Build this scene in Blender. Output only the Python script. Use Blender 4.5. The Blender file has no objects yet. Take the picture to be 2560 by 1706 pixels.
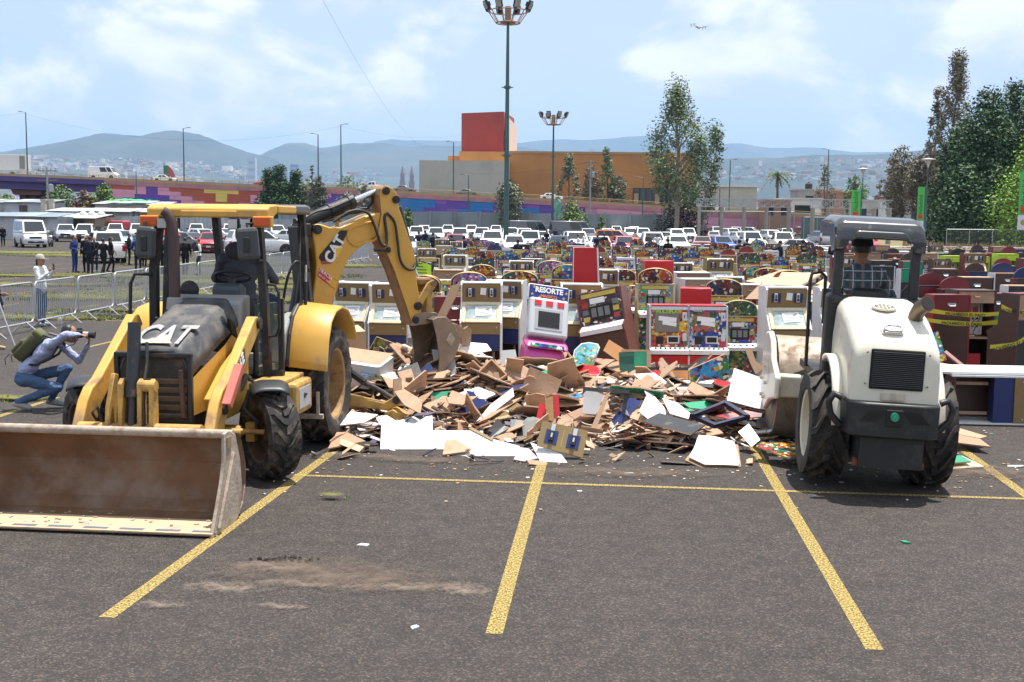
import bpy, bmesh, math, random
import numpy as np
from math import radians as RAD, pi as PI, sin, cos
from mathutils import Vector, Matrix, Euler, noise as mnoise
rng=random.Random(7)
sc=bpy.context.scene
col=sc.collection
# ------------------------------------------------------------------ camera
CAM_H, LENS=2.65, 2900.0/2560.0*36.0
PITCH, ROLL=math.atan((853-549.5)/2900.0), 0.0098
cam=bpy.data.cameras.new('camera');cam_o=bpy.data.objects.new('camera', cam);col.objects.link(cam_o)
cam.lens=LENS;cam.sensor_width=36.0;cam.sensor_fit='HORIZONTAL';cam.clip_start=0.1;cam.clip_end=60000
_cp, _sp, _cr, _sr=cos(PITCH), sin(PITCH), cos(ROLL), sin(ROLL)
_fw=Vector((0, _cp, -_sp));_r0=Vector((1, 0, 0));_u0=Vector((0, _sp, _cp))
_rt=_r0*_cr+_u0*_sr;_up=_u0*_cr-_r0*_sr
cam_o.matrix_world=Matrix(((_rt.x, _up.x, -_fw.x, 0), (_rt.y, _up.y, -_fw.y, 0), (_rt.z, _up.z, -_fw.z, CAM_H), (0, 0, 0, 1)))
sc.camera=cam_o
# ------------------------------------------------------------------ world
SUN_EL, SUN_AZ=RAD(78), RAD(50) # azimuth from +Y towards +X
w=bpy.data.worlds.new('World');sc.world=w;w.use_nodes=True
nt=w.node_tree;nt.nodes.clear();N=nt.nodes;L=nt.links
def nd(t, **k):
 n=N.new(t)
 for a, b in k.items():setattr(n, a, b)
 return n
sky=nd('ShaderNodeTexSky', sky_type='NISHITA', sun_disc=False, sun_elevation=SUN_EL, sun_rotation=SUN_AZ, altitude=1900, air_density=1.0, dust_density=2.2, ozone_density=1.0)
tc=nd('ShaderNodeTexCoord')
mp=nd('ShaderNodeMapping');mp.inputs['Scale'].default_value=(3.0, 3.0, 5.2);mp.inputs['Location'].default_value=(1.9, 0.35, 0.25)
n1=nd('ShaderNodeTexNoise');n1 .inputs['Scale'].default_value=2.0;n1 .inputs['Detail'].default_value=9;n1 .inputs['Roughness'].default_value=0.56;n1 .inputs['Distortion'].default_value=0.25
r1=nd('ShaderNodeValToRGB');r1 .color_ramp.elements[0].position=0.47;r1 .color_ramp.elements[1].position=0.55
n2=nd('ShaderNodeTexNoise');n2 .inputs['Scale'].default_value=0.9;n2 .inputs['Detail'].default_value=4
r2=nd('ShaderNodeValToRGB');r2 .color_ramp.elements[0].position=0.30;r2 .color_ramp.elements[1].position=0.70
n3=nd('ShaderNodeTexNoise');n3 .inputs['Scale'].default_value=2.0;n3 .inputs['Detail'].default_value=5;n3 .inputs['Roughness'].default_value=0.56;n3 .inputs['Distortion'].default_value=0.25
mp3=nd('ShaderNodeMapping');mp3 .inputs['Scale'].default_value=(3.0, 3.0, 5.2);mp3 .inputs['Location'].default_value=(1.9, 0.35, 0.42)
shade=nd('ShaderNodeMix', data_type='RGBA');shade.inputs['A'].default_value=(5.6, 6.1, 7.3, 1);shade.inputs['B'].default_value=(9.2, 9.0, 8.7, 1)
veil=nd('ShaderNodeMix', data_type='RGBA');veil.inputs['B'].default_value=(5.7, 6.5, 7.9, 1)
vm=nd('ShaderNodeMath', operation='MULTIPLY_ADD');vm.inputs[1].default_value=0.35;vm.inputs[2].default_value=0.64
cm=nd('ShaderNodeMix', data_type='RGBA');cf=nd('ShaderNodeMath', operation='MULTIPLY');cf.inputs[1].default_value=0.85
bg=nd('ShaderNodeBackground');bg.inputs['Strength'].default_value=0.088
out=nd('ShaderNodeOutputWorld');w.cycles.sampling_method='MANUAL';w.cycles.sample_map_resolution=512
L.new(tc.outputs['Generated'], mp.inputs['Vector']);L.new(tc.outputs['Generated'], mp3 .inputs['Vector'])
L.new(mp.outputs[0], n1 .inputs['Vector']);L.new(mp.outputs[0], n2 .inputs['Vector']);L.new(mp3 .outputs[0], n3 .inputs['Vector'])
L.new(n1 .outputs['Fac'], r1 .inputs[0]);L.new(n2 .outputs['Fac'], r2 .inputs[0])
L.new(r2 .outputs[0], vm.inputs[0]);L.new(vm.outputs[0], veil.inputs['Factor']);L.new(sky.outputs[0], veil.inputs['A'])
sb_=nd('ShaderNodeMath', operation='SUBTRACT');sr_=nd('ShaderNodeMapRange');sr_.inputs['From Min'].default_value=-.13;sr_.inputs['From Max'].default_value=.12
L.new(n1 .outputs['Fac'], sb_.inputs[0]);L.new(n3 .outputs['Fac'], sb_.inputs[1]);L.new(sb_.outputs[0], sr_.inputs['Value']);L.new(sr_.outputs[0], shade.inputs['Factor'])
L.new(r1 .outputs[0], cf.inputs[0]);L.new(cf.outputs[0], cm.inputs['Factor']);L.new(veil.outputs['Result'], cm.inputs['A']);L.new(shade.outputs['Result'], cm.inputs['B'])
L.new(cm.outputs['Result'], bg.inputs['Color']);L.new(bg.outputs[0], out.inputs['Surface'])
# ------------------------------------------------------------------ sun
sl=bpy.data.lights.new('sun', 'SUN');so=bpy.data.objects.new('sun', sl);col.objects.link(so)
sl.energy=5.0;sl.angle=RAD(0.53);sl.color=(1.0, 0.955, 0.88)
sdir=Vector((sin(SUN_AZ)*cos(SUN_EL), cos(SUN_AZ)*cos(SUN_EL), sin(SUN_EL)))
so.rotation_euler=sdir.to_track_quat('Z', 'Y').to_euler();so.location=(0, 0, 60)
vs=sc.view_settings;vs.view_transform='Standard';vs.look='None';vs.gamma=1.0;vs.exposure=0.70;vs.use_curve_mapping=False
sc.render.engine='CYCLES';cy=sc.cycles
cy.use_denoising=True;cy.max_bounces=6;cy.diffuse_bounces=3;cy.glossy_bounces=3;cy.transmission_bounces=4;cy.transparent_max_bounces=12;cy.volume_bounces=0
cy.use_adaptive_sampling=True;cy.adaptive_threshold=0.015;cy.caustics_reflective=False;cy.caustics_refractive=False;cy.sample_clamp_indirect=8
# ------------------------------------------------------------------ photograph pixel (2560 wide) -> place on the ground / at a distance
def _ray(u, v):
 a, b=(u-1280)/2900.0, (v-853)/2900.0
 a, b=a*_cr+b*_sr, -a*_sr+b*_cr
 return Vector((a, _cp-b*_sp, -_sp-b*_cp))
def G(u, v, z=0.0):
 d=_ray(u, v);t=(z-CAM_H)/d.z
 return Vector((d.x*t, d.y*t, z))
def P(u, v, Y):
 d=_ray(u, v);t=Y/d.y
 return Vector((d.x*t, Y, CAM_H+d.z*t))
 # ------------------------------------------------------------------ materials
MATS={}
def mat(name, c, rough=0.6, metal=0.0, var=0.12, scale=6.0, dirt=None, bump=0.0, bscale=60.0, spec=0.5, coat=0.0, rnd=0.0, island=0.0, alpha=None, trans=0.0, detail=5.0):
 """procedural paint: a base colour broken up by noise, optional dirt (colour, amount, scale), optional per-object / per-island variation"""
 if name in MATS:return MATS[name]
 m=bpy.data.materials.new(name);MATS[name]=m;m.use_nodes=True
 t=m.node_tree;B=t.nodes['Principled BSDF'];K=t.links
 def n(ty, **k):
  q=t.nodes.new(ty)
  for a, b in k.items():setattr(q, a, b)
  return q
 B.inputs['Roughness'].default_value=rough;B.inputs['Metallic'].default_value=metal;B.inputs['Specular IOR Level'].default_value=spec
 if coat:B.inputs['Coat Weight'].default_value=coat;B.inputs['Coat Roughness'].default_value=0.06
 if trans:B.inputs['Transmission Weight'].default_value=trans;B.inputs['IOR'].default_value=1.05
 tcn=n('ShaderNodeTexCoord');nz=n('ShaderNodeTexNoise');nz.inputs['Scale'].default_value=scale;nz.inputs['Detail'].default_value=detail
 K.new(tcn.outputs['Object'], nz.inputs['Vector'])
 mx=n('ShaderNodeMix', data_type='RGBA')
 mx.inputs['A'].default_value=(*[x*(1-var)for x in c], 1);mx.inputs['B'].default_value=(*[min(1, x*(1+var))for x in c], 1)
 K.new(nz.outputs['Fac'], mx.inputs['Factor']);cur=mx.outputs['Result']
 if rnd or island:
  src=n('ShaderNodeObjectInfo').outputs['Random']if rnd else n('ShaderNodeNewGeometry').outputs['Random Per Island']
  amt=rnd or island
  mr=n('ShaderNodeMapRange');mr.inputs['To Min'].default_value=1-amt;mr.inputs['To Max'].default_value=1+amt
  K.new(src, mr.inputs['Value']);vmn=n('ShaderNodeVectorMath', operation='SCALE');K.new(cur, vmn.inputs[0]);K.new(mr.outputs[0], vmn.inputs['Scale']);cur=vmn.outputs[0]
 if dirt:
  dz=n('ShaderNodeTexNoise');dz.inputs['Scale'].default_value=dirt[2];dz.inputs['Detail'].default_value=8;dz.inputs['Roughness'].default_value=0.65
  K.new(tcn.outputs['Object'], dz.inputs['Vector'])
  rp=n('ShaderNodeValToRGB');e=rp.color_ramp.elements;e[0].position=0.62-dirt[1]*0.35;e[1].position=min(0.98, 0.80-dirt[1]*0.3)
  e[0].color=(0, 0, 0, 1);e[1].color=(0.9, 0.9, 0.9, 1)
  K.new(dz.outputs['Fac'], rp.inputs[0]);m2=n('ShaderNodeMix', data_type='RGBA');m2 .inputs['B'].default_value=(*dirt[0], 1)
  K.new(cur, m2 .inputs['A']);K.new(rp.outputs[0], m2 .inputs['Factor']);cur=m2 .outputs['Result']
  rr=n('ShaderNodeMapRange');rr.inputs['To Min'].default_value=rough;rr.inputs['To Max'].default_value=0.85
  K.new(rp.outputs[0], rr.inputs['Value']);K.new(rr.outputs[0], B.inputs['Roughness'])
 K.new(cur, B.inputs['Base Color'])
 if bump:
  bz=n('ShaderNodeTexNoise');bz.inputs['Scale'].default_value=bscale;bz.inputs['Detail'].default_value=4
  K.new(tcn.outputs['Object'], bz.inputs['Vector']);bp=n('ShaderNodeBump');bp.inputs['Strength'].default_value=bump;bp.inputs['Distance'].default_value=0.02
  K.new(bz.outputs['Fac'], bp.inputs['Height']);K.new(bp.outputs[0], B.inputs['Normal'])
 if alpha is not None:B.inputs['Alpha'].default_value=alpha
 return m
 # ------------------------------------------------------------------ mesh builder
class MB:
 def __init__(s):s.v=[];s.f=[];s.m=[];s.M=None
 def add(s, vs, fs, mi=0, M=None):
  o=len(s.v)
  for p in vs:
   p=Vector(p)
   if M is not None:p=M@p
   if s.M is not None:p=s.M@p
   s.v.append(p)
  for q in fs:s.f.append([i+o for i in q]);s.m.append(mi)
  return s
 def box(s, c, d, rot=None, mi=0, bev=0.0, M=None):
  T=Matrix.Translation(Vector(c))
  if rot is not None:T=T@Euler(rot).to_matrix().to_4x4()
  if M is not None:T=M@T
  x, y, z=d[0]/2, d[1]/2, d[2]/2
  if bev<=0:
   vs=[(i, j, k)for i in(-x, x)for j in(-y, y)for k in(-z, z)]
   fs=[(0, 1, 3, 2), (4, 6, 7, 5), (0, 4, 5, 1), (2, 3, 7, 6), (0, 2, 6, 4), (1, 5, 7, 3)]
   return s.add(vs, fs, mi, T)
  b=min(bev, x*.9, y*.9, z*.9);bm=bmesh.new()
  bmesh.ops.create_cube(bm, size=1.0)
  bmesh.ops.scale(bm, vec=(d[0], d[1], d[2]), verts=bm.verts)
  bmesh.ops.bevel(bm, geom=bm.edges[:], offset=b, segments=2, affect='EDGES', profile=0.5)
  bm.verts.index_update();vs=[v.co.copy()for v in bm.verts];fs=[[v.index for v in f.verts]for f in bm.faces];bm.free()
  return s.add(vs, fs, mi, T)
 def cyl(s, p0, p1, r0, r1=None, n=12, mi=0, caps=True):
  p0, p1=Vector(p0), Vector(p1);r1=r0 if r1 is None else r1
  d=(p1-p0).normalized();a=d.orthogonal().normalized();b=d.cross(a)
  vs=[p0+(a*cos(t)+b*sin(t))*r0 for t in[2*PI*i/n for i in range(n)]]+[p1+(a*cos(t)+b*sin(t))*r1 for t in[2*PI*i/n for i in range(n)]]
  fs=[(i, (i+1)%n, n+(i+1)%n, n+i)for i in range(n)]
  if caps:fs+=[tuple(range(n-1, -1, -1)), tuple(range(n, 2*n))]
  return s.add(vs, fs, mi)
 def tube(s, pts, r, n=8, mi=0, closed=False):
  pts=[Vector(p)for p in pts];k=len(pts);rs=r if isinstance(r, (list, tuple))else[r]*k
  vs=[];prev=None
  for i, p in enumerate(pts):
   if closed:d=pts[(i+1)%k]-pts[i-1]
   else:d=pts[min(i+1, k-1)]-pts[max(i-1, 0)]
   d.normalize()
   a=d.orthogonal().normalized()if prev is None else(prev-d*prev.dot(d)).normalized()
   prev=a;b=d.cross(a)
   vs+=[p+(a*cos(t)+b*sin(t))*rs[i]for t in[2*PI*j/n for j in range(n)]]
  fs=[]
  for i in range(k if closed else k-1):
   i2=(i+1)%k
   fs+=[(i*n+j, i*n+(j+1)%n, i2*n+(j+1)%n, i2*n+j)for j in range(n)]
  if not closed:fs+=[tuple(range(n-1, -1, -1)), tuple(range((k-1)*n, k*n))]
  return s.add(vs, fs, mi)
 def prism(s, poly, axis, a, b, mi=0, M=None):
  def pt(q, d):
   return{'x':(d, q[0], q[1]), 'y':(q[0], d, q[1]), 'z':(q[0], q[1], d)}[axis]
  n=len(poly);vs=[pt(q, a)for q in poly]+[pt(q, b)for q in poly]
  ar=sum(poly[i][0]*poly[(i+1)%n][1]-poly[(i+1)%n][0]*poly[i][1]for i in range(n))
  flip=(ar>0)^(axis=='y')^(b<a)
  f0, f1=tuple(range(n)), tuple(range(n, 2*n))
  fs=[f0[::-1], f1]if flip else[f0, f1[::-1]]
  for i in range(n):
   j=(i+1)%n;q=(i, j, n+j, n+i);fs.append(q if flip else q[::-1])
  return s.add(vs, fs, mi, M)
 def lathe(s, prof, n=24, mi=0, M=None, axis='y', caps=False):
  vs=[];k=len(prof)
  for i in range(n):
   t=2*PI*i/n
   for r, h in prof:
    vs.append({'y':(r*cos(t), h, r*sin(t)), 'x':(h, r*cos(t), r*sin(t)), 'z':(r*cos(t), r*sin(t), h)}[axis])
  fs=[]
  for i in range(n):
   i2=(i+1)%n
   for j in range(k-1):fs.append((i*k+j, i*k+j+1, i2*k+j+1, i2*k+j))
  if caps:fs+=[tuple(i*k for i in range(n)), tuple(i*k+k-1 for i in range(n-1, -1, -1))]
  return s.add(vs, fs, mi, M)
 def ell(s, c, r, nu=12, nv=8, mi=0, M=None):
  c=Vector(c);r=(r, r, r)if not isinstance(r, (tuple, list))else r;vs=[];fs=[]
  for j in range(nv+1):
   ph=PI*j/nv
   for i in range(nu):
    th=2*PI*i/nu;vs.append(c+Vector((r[0]*sin(ph)*cos(th), r[1]*sin(ph)*sin(th), r[2]*cos(ph))))
  for j in range(nv):
   for i in range(nu):
    i2=(i+1)%nu;fs.append((j*nu+i, (j+1)*nu+i, (j+1)*nu+i2, j*nu+i2))
  return s.add(vs, fs, mi, M)
 def grid(s, fn, nu, nv, mi=0):
  vs=[fn(i/nu, j/nv)for j in range(nv+1)for i in range(nu+1)]
  fs=[(j*(nu+1)+i, j*(nu+1)+i+1, (j+1)*(nu+1)+i+1, (j+1)*(nu+1)+i)for j in range(nv)for i in range(nu)]
  return s.add(vs, fs, mi)
 def hexa(s, b, t, mi=0):
  """8 corners: bottom ring b (4), top ring t (4)"""
  return s.add(list(b)+list(t), [(3, 2, 1, 0), (4, 5, 6, 7), (0, 1, 5, 4), (1, 2, 6, 5), (2, 3, 7, 6), (3, 0, 4, 7)], mi)
 def mesh(s, name, mats, smooth=None, fix=False):
  me=bpy.data.meshes.new(name);me.from_pydata(s.v, [], s.f)
  for m in mats:me.materials.append(m)
  if len(mats)>1:me.polygons.foreach_set('material_index', s.m)
  if fix:
   bm=bmesh.new();bm.from_mesh(me);bmesh.ops.remove_doubles(bm, verts=bm.verts, dist=1e-5);bmesh.ops.recalc_face_normals(bm, faces=bm.faces);bm.to_mesh(me);bm.free()
  if smooth is not None:
   me.polygons.foreach_set('use_smooth', [True]*len(me.polygons));me.set_sharp_from_angle(angle=RAD(smooth))
  me.update();return me
 def build(s, name, mats, parent=None, smooth=None, bev=None, fix=False, loc=None, rot=None):
  if not isinstance(mats, (list, tuple)):mats=[mats]
  o=bpy.data.objects.new(name, s.mesh(name, mats, smooth, fix or bool(bev)));col.objects.link(o);o.parent=parent
  if parent is not None:KIDS.setdefault(parent.name, []).append(o)
  if loc is not None:o.location=loc
  if rot is not None:o.rotation_euler=rot
  if bev:
   b=o.modifiers.new('bevel', 'BEVEL');b.width=bev;b.segments=2;b.limit_method='ANGLE';b.angle_limit=RAD(38)
   o.data.polygons.foreach_set('use_smooth', [True]*len(o.data.polygons));o.data.set_sharp_from_angle(angle=RAD(32 if smooth is None else smooth))
  return o
def bake(o):
 dg=bpy.context.evaluated_depsgraph_get();me=bpy.data.meshes.new_from_object(o.evaluated_get(dg), depsgraph=dg)
 old=o.data;o.modifiers.clear();me.name=old.name;o.data=me;return o
def tag(o, label=None, cat=None, group=None, kind=None):
 if label:o['label']=label
 if cat:o['category']=cat
 if group:o['group']=group
 if kind:o['kind']=kind
 return o
def empty(name, loc=(0, 0, 0), rz=0.0, label=None, cat=None, group=None):
 o=bpy.data.objects.new(name, None);col.objects.link(o);o.location=loc;o.rotation_euler=(0, 0, rz);o.empty_display_size=0.1
 return tag(o, label, cat, group)
KIDS={};COPIES=[] # children of what is built, kept so that copying a tree stays fast
def copy_tree(o, parent=None, top=True):
 if top:COPIES.clear()
 c=o.copy();col.objects.link(c);c.parent=parent;COPIES.append((o.name.split('.')[0], c))
 for ch in KIDS.get(o.name, ()):copy_tree(ch, c, False)
 return c
def recolor(o, idx, m):
 o.material_slots[idx].link='OBJECT';o.material_slots[idx].material=m
def text_mb(mb, txt, size, M, mi=0, ext=0.002, align='CENTER', sx=1.0, bold=0.0, shear=0.0):
 """flat lettering as real mesh, laid in plane of M (x right, y up)"""
 key=(txt, align, round(bold/size, 4), shear)
 if key not in TEXT:
  cu=bpy.data.curves.new('lettering', 'FONT');cu.body=txt;cu.size=1.0;cu.align_x=align;cu.align_y='CENTER';cu.extrude=1.0;cu.offset=bold/size;cu.shear=shear;cu.resolution_u=3
  o=bpy.data.objects.new('lettering', cu);col.objects.link(o)
  dg=bpy.context.evaluated_depsgraph_get();me=bpy.data.meshes.new_from_object(o.evaluated_get(dg), depsgraph=dg)
  TEXT[key]=([tuple(v.co)for v in me.vertices], [list(q.vertices)for q in me.polygons])
  bpy.data.objects.remove(o);bpy.data.curves.remove(cu);bpy.data.meshes.remove(me)
 vs_, fs_=TEXT[key]
 return mb.add([(x*size*sx, y*size, z*ext)for x, y, z in vs_], fs_, mi, M)
TEXT={}
def frame(o, x, y, z=None):
 """matrix with origin o, axes x, y (z = x cross y)"""
 x=Vector(x).normalized();y=Vector(y);y=(y-x*y.dot(x)).normalized();z=x.cross(y)
 return Matrix(((x.x, y.x, z.x, o[0]), (x.y, y.y, z.y, o[1]), (x.z, y.z, z.z, o[2]), (0, 0, 0, 1)))
for _t, _s, _b, _h in(('Valladolid', 1, 0, 0), ('MULTIPLAY', .075, .003, 0), ('RESORTE', .095, .004, 0), ('MAGICO', .055, .002, 0), ('8888', .14, .003, 0), ('CAT', .3, .012, 0), ('416E', .2, .006, .15), ('TRACSA', .1, .002, 0), ('800 277 2683', .08, .001, 0), ('PROHIBIDO EL PASO', .06, .0015, 0), ('IR', .1, .004, 0)):
 text_mb(MB(), _t, _s, Matrix(), bold=_b, shear=_h)
ORD=['first', 'second', 'third', 'fourth', 'fifth', 'sixth', 'seventh', 'eighth', 'ninth', 'tenth', 'eleventh', 'twelfth', 'thirteenth', 'fourteenth', 'fifteenth', 'sixteenth', 'seventeenth', 'eighteenth', 'nineteenth', 'twentieth']
def ordw(i):
 if i<20:return ORD[i]
 return'twenty-'+ORD[i-20]if i<29 else'number %d'%(i+1)
 # ================================================================== ground
def node_mat(name):
 m=bpy.data.materials.new(name);MATS[name]=m;m.use_nodes=True;t=m.node_tree
 def n(ty, **k):
  q=t.nodes.new(ty)
  for a, b in k.items():
   if a in q.inputs.keys()if hasattr(q, 'inputs')else False:q.inputs[a].default_value=b
   else:setattr(q, a, b)
  return q
 return m, t, n, t.links, t.nodes['Principled BSDF']
def asphalt():
 m, t, n, K, B=node_mat('asphalt')
 tc=n('ShaderNodeTexCoord')
 big=n('ShaderNodeTexNoise', Scale=0.35, Detail=6.0);mid=n('ShaderNodeTexNoise', Scale=5.0, Detail=8.0);fine=n('ShaderNodeTexNoise', Scale=85.0, Detail=3.0)
 vor=n('ShaderNodeTexVoronoi', Scale=84.0)
 for q in(big, mid, fine, vor):K.new(tc.outputs['Object'], q.inputs['Vector'])
 a=n('ShaderNodeMix', data_type='RGBA');a.inputs['A'].default_value=(0.046, 0.0412, 0.0385, 1);a.inputs['B'].default_value=(0.069, 0.0622, 0.058, 1);K.new(big.outputs['Fac'], a.inputs['Factor'])
 ra=n('ShaderNodeValToRGB');ra.color_ramp.elements[0].position=.38;ra.color_ramp.elements[1].position=.68
 K.new(mid.outputs['Fac'], ra.inputs[0])
 b=n('ShaderNodeMix', data_type='RGBA', blend_type='MULTIPLY');b.inputs['Factor'].default_value=.22;K.new(a.outputs['Result'], b.inputs['A']);K.new(ra.outputs[0], b.inputs['B'])
 # single stones in the surface, a few pale, a few reddish
 rs=n('ShaderNodeSeparateColor');K.new(vor.outputs['Color'], rs.inputs[0])
 st=n('ShaderNodeValToRGB');e=st.color_ramp.elements;e[0].position=0.0;e[0].color=(.55, .54, .54, 1);e[1].position=1;e[1].color=(2.3, 2.2, 2.1, 1)
 for pos, c in((.55, (.8, .78, .76, 1)), (.80, (1.25, 1.1, 1.02, 1)), (.93, (1.9, 1.55, 1.4, 1))):
  q=e.new(pos);q.color=c
 K.new(rs.outputs['Red'], st.inputs[0])
 c=n('ShaderNodeMix', data_type='RGBA', blend_type='MULTIPLY');c.inputs['Factor'].default_value=.9;K.new(b.outputs['Result'], c.inputs['A']);K.new(st.outputs[0], c.inputs['B'])
 fr=n('ShaderNodeMapRange');fr.inputs['To Min'].default_value=.75;fr.inputs['To Max'].default_value=1.3;K.new(fine.outputs['Fac'], fr.inputs['Value'])
 s=n('ShaderNodeVectorMath', operation='SCALE');K.new(c.outputs['Result'], s.inputs[0]);K.new(fr.outputs[0], s.inputs['Scale'])
 K.new(s.outputs[0], B.inputs['Base Color']);B.inputs['Roughness'].default_value=.88;B.inputs['Specular IOR Level'].default_value=.3
 bp=n('ShaderNodeBump');bp.inputs['Strength'].default_value=.42;bp.inputs['Distance'].default_value=.010
 ad=n('ShaderNodeMath', operation='ADD');K.new(vor.outputs['Distance'], ad.inputs[0]);K.new(fine.outputs['Fac'], ad.inputs[1]);K.new(ad.outputs[0], bp.inputs['Height']);K.new(bp.outputs[0], B.inputs['Normal'])
 return m
A_MAT=asphalt()
m=MB();S_=16000
m.add([(-S_, -200, 0), (S_, -200, 0), (S_, 15000, 0), (-S_, 15000, 0)], [(0, 1, 2, 3)])
tag(m.build('ground', A_MAT), kind='structure')
def ragged(name, c, lo, hi, scale, rough=.9, radial=False, c2=None):
 """flat stain / worn paint: colour where noise passes, bare asphalt where it does not"""
 m, t, n, K, B=node_mat(name)
 tc=n('ShaderNodeTexCoord');nz=n('ShaderNodeTexNoise', Scale=scale, Detail=9.0, Roughness=.72);K.new(tc.outputs['Object'], nz.inputs['Vector'])
 r=n('ShaderNodeMapRange');r.inputs['From Min'].default_value=lo;r.inputs['From Max'].default_value=hi
 src=nz.outputs['Fac']
 if radial:
  g=n('ShaderNodeTexGradient', gradient_type='SPHERICAL');mp=n('ShaderNodeMapping');mp.inputs['Location'].default_value=(-1, -1, 0);mp.inputs['Scale'].default_value=(2, 2, 0)
  K.new(tc.outputs['Generated'], mp.inputs['Vector']);K.new(mp.outputs[0], g.inputs['Vector'])
  p=n('ShaderNodeMath', operation='POWER');p.inputs[1].default_value=.5;K.new(g.outputs['Fac'], p.inputs[0])
  ml=n('ShaderNodeMath', operation='MULTIPLY');K.new(p.outputs[0], ml.inputs[0]);K.new(src, ml.inputs[1]);src=ml.outputs[0]
 K.new(src, r.inputs['Value']);K.new(r.outputs[0], B.inputs['Alpha'])
 mx=n('ShaderNodeMix', data_type='RGBA');mx.inputs['A'].default_value=(*c, 1);mx.inputs['B'].default_value=(*(c2 or[x*1.25 for x in c]), 1)
 n5=n('ShaderNodeTexNoise', Scale=scale*.4, Detail=4.0);K.new(tc.outputs['Object'], n5 .inputs['Vector']);K.new(n5 .outputs['Fac'], mx.inputs['Factor']);K.new(mx.outputs['Result'], B.inputs['Base Color'])
 B.inputs['Roughness'].default_value=rough;B.inputs['Specular IOR Level'].default_value=.25
 return m
YEL=ragged('yellow_line_paint', (.46, .325, .085), .40, .60, 55, c2=(.54, .41, .15))
YELW=ragged('worn_yellow_paint', (.50, .36, .10), .46, .60, 22)
def strip(name, a, b, wd, mt, z=.004):
 a, b=Vector(a), Vector(b);d=(b-a).normalized();s=Vector((-d.y, d.x, 0))*wd/2
 m=MB();m.add([a-s, b-s, b+s, a+s], [(0, 1, 2, 3)])
 o=m.build(name, mt);o.location.z=z;return tag(o, kind='structure')
for a, b, wd in(((267, 1545), (838, 1126), .112), ((1235, 1586), (1354, 1162), .112), ((2187, 1626), (1899, 1142), .112), ((2560+120, 1322), (2420, 1135), .112)):
 A, Bq=G(*a), G(*b);strip('painted_line', A, A+(Bq-A)*1.25, wd, YEL)
A, Bq=G(735, 1189.5), G(2560, 1249);strip('painted_line', A, A+(Bq-A)*1.5, .075, YEL, .007)
A, Bq=G(0, 1041), G(113, 1004);strip('painted_line', A+(A-Bq)*.5, A+(Bq-A)*1.3, .10, YEL)
A, Bq=G(222, 868), G(312, 847);strip('painted_line', A, Bq, .10, YEL)
TH=.0963;SD=Vector((sin(TH), cos(TH), 0));SN=Vector((cos(TH), -sin(TH), 0))
q0=G(1235, 1586)
for i in range(-15, 0): # the stalls beyond the barriers on the left
 for y0, y1 in((28, 33), (36.5, 41.5), (41.7, 46.7), (53, 58), (58.2, 63)):
  o=q0+SN*(i*2.47)
  a=o+SD*(y0-7);b=o+SD*(y1-7)
  if a.x<-8 and a.x>-.52*a.y:strip('painted_line', a, b, .09, YELW)
for y in(28, 41.6, 58.1):strip('painted_line', q0+SN*(-9)+SD*(y-7), q0+SN*(-26)+SD*(y-7), .09, YELW, .008)
def patch(name, u, v, sx, sy, mt, rz=0, z=.010):
 c=G(u, v);m=MB();m.add([(-sx/2, -sy/2, 0), (sx/2, -sy/2, 0), (sx/2, sy/2, 0), (-sx/2, sy/2, 0)], [(0, 1, 2, 3)])
 o=m.build(name, mt, loc=(c.x, c.y, z), rot=(0, 0, rz));return tag(o, kind='structure')
DUST=ragged('pale_dust', (.30, .22, .165), .34, .85, 9, radial=True, c2=(.40, .32, .26))
DUST2=ragged('brown_dust', (.15, .11, .085), .30, .75, 3.5, radial=True)
for k, (u, v, sx, sy)in enumerate(((560, 1470, .85, .30), (760, 1462, 1.1, .2), (1010, 1470, 1.3, .24), (1160, 1478, .5, .34), (690, 1420, .9, .35), (400, 1515, .4, .18), (700, 1520, .5, .12))):
 patch('dust_patch', u, v, sx*1.5, sy*1.8, DUST, rng.uniform(-.1, .1), .010+.001*k)
for k, (u, v, sx, sy)in enumerate(((1560, 1185, 3.4, .8), (1000, 1150, 3.6, .6), (2430, 1180, 2.5, 1.6), (820, 1440, 3.4, 1.3))):
 patch('dust_patch', u, v, sx, sy, DUST2, rng.uniform(-.2, .2), .020+.001*k)
MOSS=ragged('moss_on_asphalt', (.10, .105, .03), .20, .46, 2.2, radial=True, c2=(.17, .16, .05))
GR_P=[]
def moss(u, v, sx, sy):GR_P.append((G(u, v), sx, sy));patch('weed_patch', u, v, sx, sy, MOSS, -TH, .032+.0011*len(GR_P))
for u, v, sx, sy in((250, 742, 9, 5), (420, 735, 9, 6), (560, 705, 10, 6), (90, 795, 5, 2.2), (330, 690, 14, 5), (60, 632, 20, 9), (240, 640, 16, 8), (500, 660, 14, 7), (30, 690, 12, 2.5), (700, 690, 8, 6), (760, 720, 5, 4), (640, 750, 5, 4), (35, 1000, 1.6, .55), (20, 712, 10, 3), (420, 780, 7, 1.6), (850, 665, 8, 6), (830, 1248, .35, .2)):
 moss(u, v, sx, sy)
m=MB();gr=random.Random(3)
for c, sx, sy in GR_P:
 for _ in range(int(min(2600, 150*sx*sy)if sx>1 else 60)):
  r=math.sqrt(gr.random())*.5;t=gr.random()*2*PI;p=Vector((c.x+sx*r*cos(t), c.y+sy*r*sin(t), 0))
  if mnoise.noise(p*.7)<-.05:continue
  h=gr.uniform(.02, .07)if sx>1 else gr.uniform(.01, .04);a=gr.random()*PI;d=Vector((cos(a), sin(a), 0))*h*.55
  m.add([p-d, p+d, p+Vector((gr.uniform(-.03, .03), gr.uniform(-.03, .03), h))], [(0, 1, 2)])
GRASS=mat('weed_grass', (.12, .15, .035), .8, var=.3, scale=.8, island=.35)
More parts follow.
